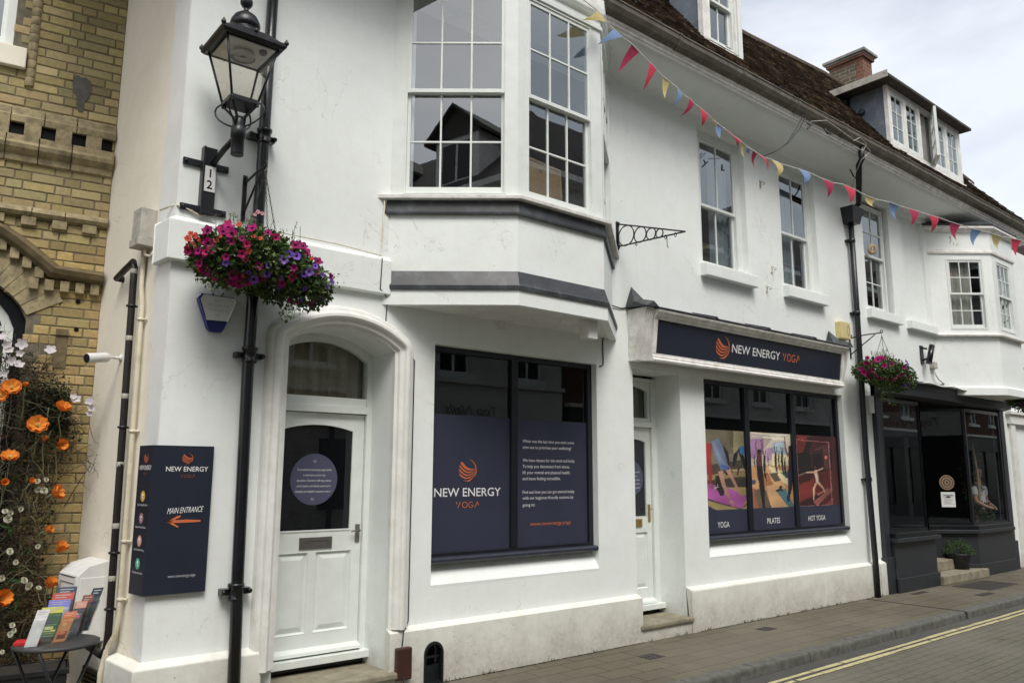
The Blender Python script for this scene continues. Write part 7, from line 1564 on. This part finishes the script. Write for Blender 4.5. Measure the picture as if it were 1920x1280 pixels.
holder(93, 1176, 33, 70, [rgb(60, 72, 88), rgb(52, 50, 60)], 'rear leaflet holder with a dark slate-blue title band', .10)
holder(85, 1183, 36, 66, [rgb(170, 80, 66), rgb(90, 78, 72)], 'leaflet holder with a brick red title band', .10)
holder(78, 1190, 36, 60, [rgb(112, 112, 190), rgb(140, 150, 176)], 'leaflet holder with a periwinkle blue title band', .12)
holder(66, 1197, 36, 54, [rgb(176, 176, 84), rgb(60, 84, 62), rgb(180, 186, 174)], 'leaflet holder with an olive yellow title band', .12)
holder(44, 1214, 21, 66, [rgb(212, 196, 210), rgb(196, 186, 206), rgb(196, 166, 164), rgb(206, 214, 224)], 'front leaflet holder with pale pink and white leaflets', .26, words=1)
holder(97, 1206, 22, 56, [rgb(186, 104, 66), rgb(150, 104, 66), rgb(120, 84, 58), rgb(90, 50, 40)], 'curling orange-brown leaflet leaning at the centre of the table', .34, turn=.3)
holder(122, 1194, 20, 62, [rgb(200, 130, 110), rgb(62, 62, 68)], 'leaflet holder with a salmon pink title band', .22, turn=.2)
holder(132, 1190, 18, 70, [rgb(120, 66, 56), rgb(70, 60, 50)], 'leaflet holder with a maroon title band', .25, turn=.2)
holder(144, 1184, 18, 78, [rgb(34, 44, 56), rgb(52, 64, 66)], 'tallest dark navy leaflet standing rearmost by the cabinet', .30, turn=.2)
t = thing('leaflet_stack', 'small pile of red leaflets lying on the near edge of the table', 'leaflets', tuple(PZ(40, 1212, tz)))
b = PZ(24, 1212, tz); F = Fr(b, sdv); mb = MB(); s = (b - CAM).dot(FW) / FPX
mb.hexa([b + sdv * (u_ * 42 * s) + vd * (v_ * .10) + V((0, 0, z_)) for u_, v_, z_ in ((0, 0, .001), (1, 0, .001), (1.05, 1, .001), (.1, 1, .001), (0, 0, .018), (1, 0, .018), (1.05, 1, .018), (.1, 1, .018))], rgb(196, 40, 44)); mb.build('leaflets', 'col', t, .002)
# planter
t = thing('planter_box', 'black rectangular planter of twiggy soil under the bistro table', 'planter', tuple(PZ(70, 1330, 0)))
pc_ = PZ(10, 1235, .34); pd = PZ(133, 1258, .34); F = Fr((pc_.x, pc_.y, 0), (.991, -.136, 0)); wP = .66
F = Fr(Jx + V((-.80, -.62, 0)), (.985, -.17, 0))
mb = MB(); mb.fbox(F, 0, wP, 0, .36, -.30, 0); mb.build('planter_wall', 'planter', t, .006)
mb = MB(); mb.fbox(F, -.012, wP + .012, .34, .375, -.0, .012); mb.fbox(F, -.012, wP + .012, .34, .375, -.312, -.30); mb.fbox(F, -.012, 0, .34, .375, -.30, 0); mb.fbox(F, wP, wP + .012, .34, .375, -.30, 0); mb.build('planter_rim', 'planter', t, .003)
mb = MB(); mb.fbox(F, .01, wP - .01, .355, .366, -.29, -.01); mb.build('soil', 'soil', t)
# flower display climbing the brick wall
rn = random.Random(17)
t = thing('flower_display', 'tangled artificial flower arch of orange poppies, white blossoms and twigs against the brick wall', 'flowers', tuple(Jx + V((-.6, -.2, 0))))
def DP(px, py, off): return PL(px, py, FK.o + FK.n * off, FK.n)
def edge_px(py):   # ragged right outline of the display in the photo
    pts = [(600, 20), (640, 60), (700, 95), (760, 125), (800, 165), (850, 135), (900, 115), (950, 105), (1000, 92), (1060, 80), (1120, 100), (1180, 90), (1280, 70)]
    for (a, b), (c, d) in zip(pts[:-1], pts[1:]):
        if py <= c: return b + (d - b) * (py - a) / (c - a)
    return 70
mb = MB()
for _i in range(1000):
    py = rn.uniform(660, 1260); px = rn.uniform(-120, edge_px(py)); p = DP(px, py, rn.uniform(.02, .26)); n_ = rn.randint(4, 7); pts = [p]; d = V((rn.gauss(0, .5), rn.gauss(0, .25), rn.gauss(.5, .7))).normalized()
    for j in range(n_): d = (d + V((rn.gauss(0, .38), rn.gauss(0, .22), rn.gauss(0, .38)))).normalized(); q = pts[-1] + d * rn.uniform(.03, .07); q = q if (q - FK.o).dot(FK.n) > .01 else q + FK.n * .05; pts.append(q)
    g_ = rn.random(); mb.tube(pts, rn.uniform(.0015, .0045), 4, None, .0008)
o = mb.build('twigs', 'twig', t); o['kind'] = 'stuff'
mb = MB()
for _i in range(130):
    py = rn.uniform(700, 1240); px = rn.uniform(-100, edge_px(py) + 8); p = DP(px, py, rn.uniform(.15, .32)); pts = [p]; d = V((rn.gauss(0, .6), rn.gauss(-.1, .25), rn.gauss(.3, .7))).normalized()
    for j in range(6): d = (d + V((rn.gauss(0, .45), rn.gauss(0, .2), rn.gauss(0, .45)))).normalized(); q = pts[-1] + d * rn.uniform(.03, .06); q = q if (q - FK.o).dot(FK.n) > .01 else q + FK.n * .05; pts.append(q)
    mb.tube(pts, .0028, 4, None, .0012)
o = mb.build('pale_stems', 'stem', t); o['kind'] = 'stuff'
mb = MB()
for _i in range(12000):
    py = 660 + 600 * rn.random() ** .9; px = rn.uniform(-140, edge_px(py) - 6 + rn.gauss(0, 6)); 
    if rn.random() < .25: px = rn.uniform(50, 130); py = rn.gauss(770, 26)
    p = DP(px, py, rn.uniform(.01, .24)); leaf(mb, p, rn.uniform(.015, .045), rn.choice([(.022, .035, .013), (.035, .055, .02), (.015, .020, .010), (.06, .07, .03), (.060, .034, .020), (.018, .012, .009), (.045, .026, .016), (.10, .11, .075)]), rn, FK.n * .5, rn.uniform(.25, .6))
for _i in range(26):
    py = rn.uniform(900, 1150); px = rn.uniform(-60, 60); p = DP(px, py, .26); leaf(mb, p, rn.uniform(.09, .15), (.045, .11, .03), rn, V((0, -.2, 1)), .18)
o = mb.build('foliage', 'leaf', t); o['kind'] = 'stuff'
def poppy(r, cup):
    mb = MB(); 
    for ly in range(2):
        for kq in range(4):
            a0 = kq * PI / 2 + ly * .8; nn = 12; rows = []
            for i in range(7):
                s = i / 6; rr = r * s * (1.0 if ly else .82); row = []
                for j in range(nn + 1):
                    a = a0 + (j / nn - .5) * 1.9; h = cup * r * (s ** 1.5) * (1.0 + .25 * (1 - ly)) + r * .10 * s * math.sin(a * 6 + ly * 2 + kq); row.append(V((math.cos(a) * rr * (1 + .05 * math.sin(a * 9)), math.sin(a) * rr * (1 + .05 * math.sin(a * 9)), h)))
                rows.append(row)
            cc = (.74, .19, .026) if ly else (.84, .30, .045)
            mb.grid(rows, cc, False, True)
    for i in range(22):
        a = rn.uniform(0, 2 * PI); q = r * rn.uniform(.08, .26); mb.tube([V((0, 0, .0)), V((math.cos(a) * q, math.sin(a) * q, r * .32))], .0014, 4, (.80, .66, .20))
    mb.lathe((0, 0, 0), [(.004, 0), (.008, .006), (.008, .012), (.002, .016)], 8, V((0, 0, 1)), (.30, .34, .10))
    bmesh.ops.remove_doubles(mb.b, verts=mb.b.verts, dist=1e-6); me = bpy.data.meshes.new('poppy'); mb.b.to_mesh(me); mb.b.free(); me.materials.append(M['petal']); return me
PM = [poppy(.062, .45), poppy(.06, .9), poppy(.05, 1.5)]
POP = [(22, 728, 1.15, 0, (-.2, -1, .55)), (3, 742, .95, 0, (-.5, -1, .3)), (70, 798, 1.25, 0, (-.1, -1, .5)), (115, 770, 1.0, 1, (.2, -.7, .9)), (18, 858, 1.05, 0, (-.1, -.75, .9)), (112, 834, .8, 1, (.4, -1, .1)), (82, 827, .5, 2, (0, -.6, 1)), (98, 925, 1.05, 1, (.9, -.6, .4)), (56, 905, .5, 2, (.4, -.8, .6)), (84, 994, .65, 2, (.8, -.7, .3)), (107, 1035, .95, 2, (.5, -.5, .9)), (0, 1122, 1.1, 1, (.5, -1, .3)), (90, 1102, .9, 2, (.3, -.5, .9)), (8, 905, .6, 2, (0, -1, .2)), (47, 726, .45, 2, (0, -.5, 1))]
rdir = lambda d: (V((d[0], d[1], d[2]))).normalized()
for i, (px, py, s, kq, d) in enumerate(POP):
    p = DP(px, py, .36); place(PM[kq], 'poppy', p, rdir(d), s * .9, t, rn.random() * 6)
    if py > 760 or px < 60:
        mb = MB(); e_ = p - rdir(d) * .03 + V((rn.uniform(-.02, .04), .06, -rn.uniform(.16, .32))); mb.tube([p - rdir(d) * .005, p - rdir(d) * .05 + V((0, 0, -.02)), (p + e_) / 2 + V((.01, .02, -.03)), e_], .0042, 6); mb.build('poppy_stem', 'stem', t)
def blossom(r):
    mb = MB(); 
    for kq in range(5):
        a0 = kq * PI / 2.5; rows = []
        for i in range(5):
            s = i / 4; w_ = math.sin(PI * min(1, s * .80 + .05)) * r * .40; c = V((math.cos(a0), math.sin(a0), 0)) * r * s + V((0, 0, r * .35 * s * s)); sd_ = V((-math.sin(a0), math.cos(a0), 0)); rows.append([c - sd_ * w_ + V((0, 0, r * .08)), c, c + sd_ * w_ + V((0, 0, r * .08))])
        mb.grid(rows, (.72, .68, .70), False, True)
    bmesh.ops.remove_doubles(mb.b, verts=mb.b.verts, dist=1e-6); me = bpy.data.meshes.new('white_blossom'); mb.b.to_mesh(me); mb.b.free(); me.materials.append(M['petal']); return me
def rose(r):
    mb = MB()
    for ly in range(3):
        for kq in range(5):
            a0 = kq * 2 * PI / 5 + ly * .6; R_ = r * (.35 + .36 * ly) * rn.uniform(.85, 1.15); rows = []
            for i in range(4):
                s = i / 3; rows.append([V((math.cos(a) * R_ * (s ** .5), math.sin(a) * R_ * (s ** .5), r * (.8 - ly * .22) * s)) for a in [a0 + (j / 4 - .5) * 1.25 for j in range(5)]])
            mb.grid(rows, ((.42, .44, .22), (.66, .64, .50), (.74, .73, .64))[ly], False, True)
    bmesh.ops.remove_doubles(mb.b, verts=mb.b.verts, dist=1e-6); me = bpy.data.meshes.new('white_rose'); mb.b.to_mesh(me); mb.b.free(); me.materials.append(M['petal']); return me
BL, RO = blossom(.036), rose(.026)
for px, py, s in ((4, 632, 1), (12, 646, .8), (18, 656, .8), (42, 645, 1.1), (38, 662, .9), (95, 657, 1.1), (35, 684, 1), (22, 676, .9), (142, 748, 1.05), (137, 744, .8), (168, 752, .9), (171, 765, .9), (166, 776, .8), (8, 700, .7), (12, 715, .7)): place(BL, 'white_blossom', DP(px, py, .34), (rn.gauss(-.1, .3), -1, rn.gauss(.3, .3)), s * rn.uniform(.9, 1.1), t, rn.random() * 6)
for px, py, s in ((70, 902, 1), (86, 899, .9), (72, 917, .9), (82, 920, 1), (38, 954, 1), (10, 958, .9), (18, 962, .9), (14, 972, 1.1), (29, 1054, 1), (44, 1088, 1), (52, 1098, 1.1), (72, 1102, .8), (3, 1084, 1.1), (22, 1172, .9), (20, 1188, 1.1), (26, 1182, .8), (4, 1222, .8), (72, 1024, .7), (18, 1034, .9)): place(RO, 'white_rose', DP(px, py, .33), (rn.gauss(.1, .4), -1, rn.gauss(.4, .3)), s * rn.uniform(.7, 1.0), t, rn.random() * 6)
# long dark sprig reaching over the cream wall
mb = MB(); mb.tube([DP(150, 860, .2), DP(168, 885, .22), DP(176, 870, .24), DP(182, 850, .25)], .004, 5, None, .0015); mb.tube([DP(120, 950, .2), DP(150, 900, .22), DP(170, 872, .24), DP(160, 850, .26)], .004, 5, None, .0015); mb.tube([DP(166, 790, .2), DP(172, 815, .24), DP(178, 828, .24), DP(186, 832, .24)], .0025, 5, None, .001)
mb.tube([DP(160, 862, .2), DP(176, 872, .3), DP(178, 882, .3), DP(166, 892, .25)], .003, 5, None, .001); mb.tube([DP(26, 740, .3), DP(10, 690, .3), DP(14, 650, .32), DP(22, 640, .32)], .005, 5, None, .002); mb.build('sprigs', 'twig', t)['kind'] = 'stuff'
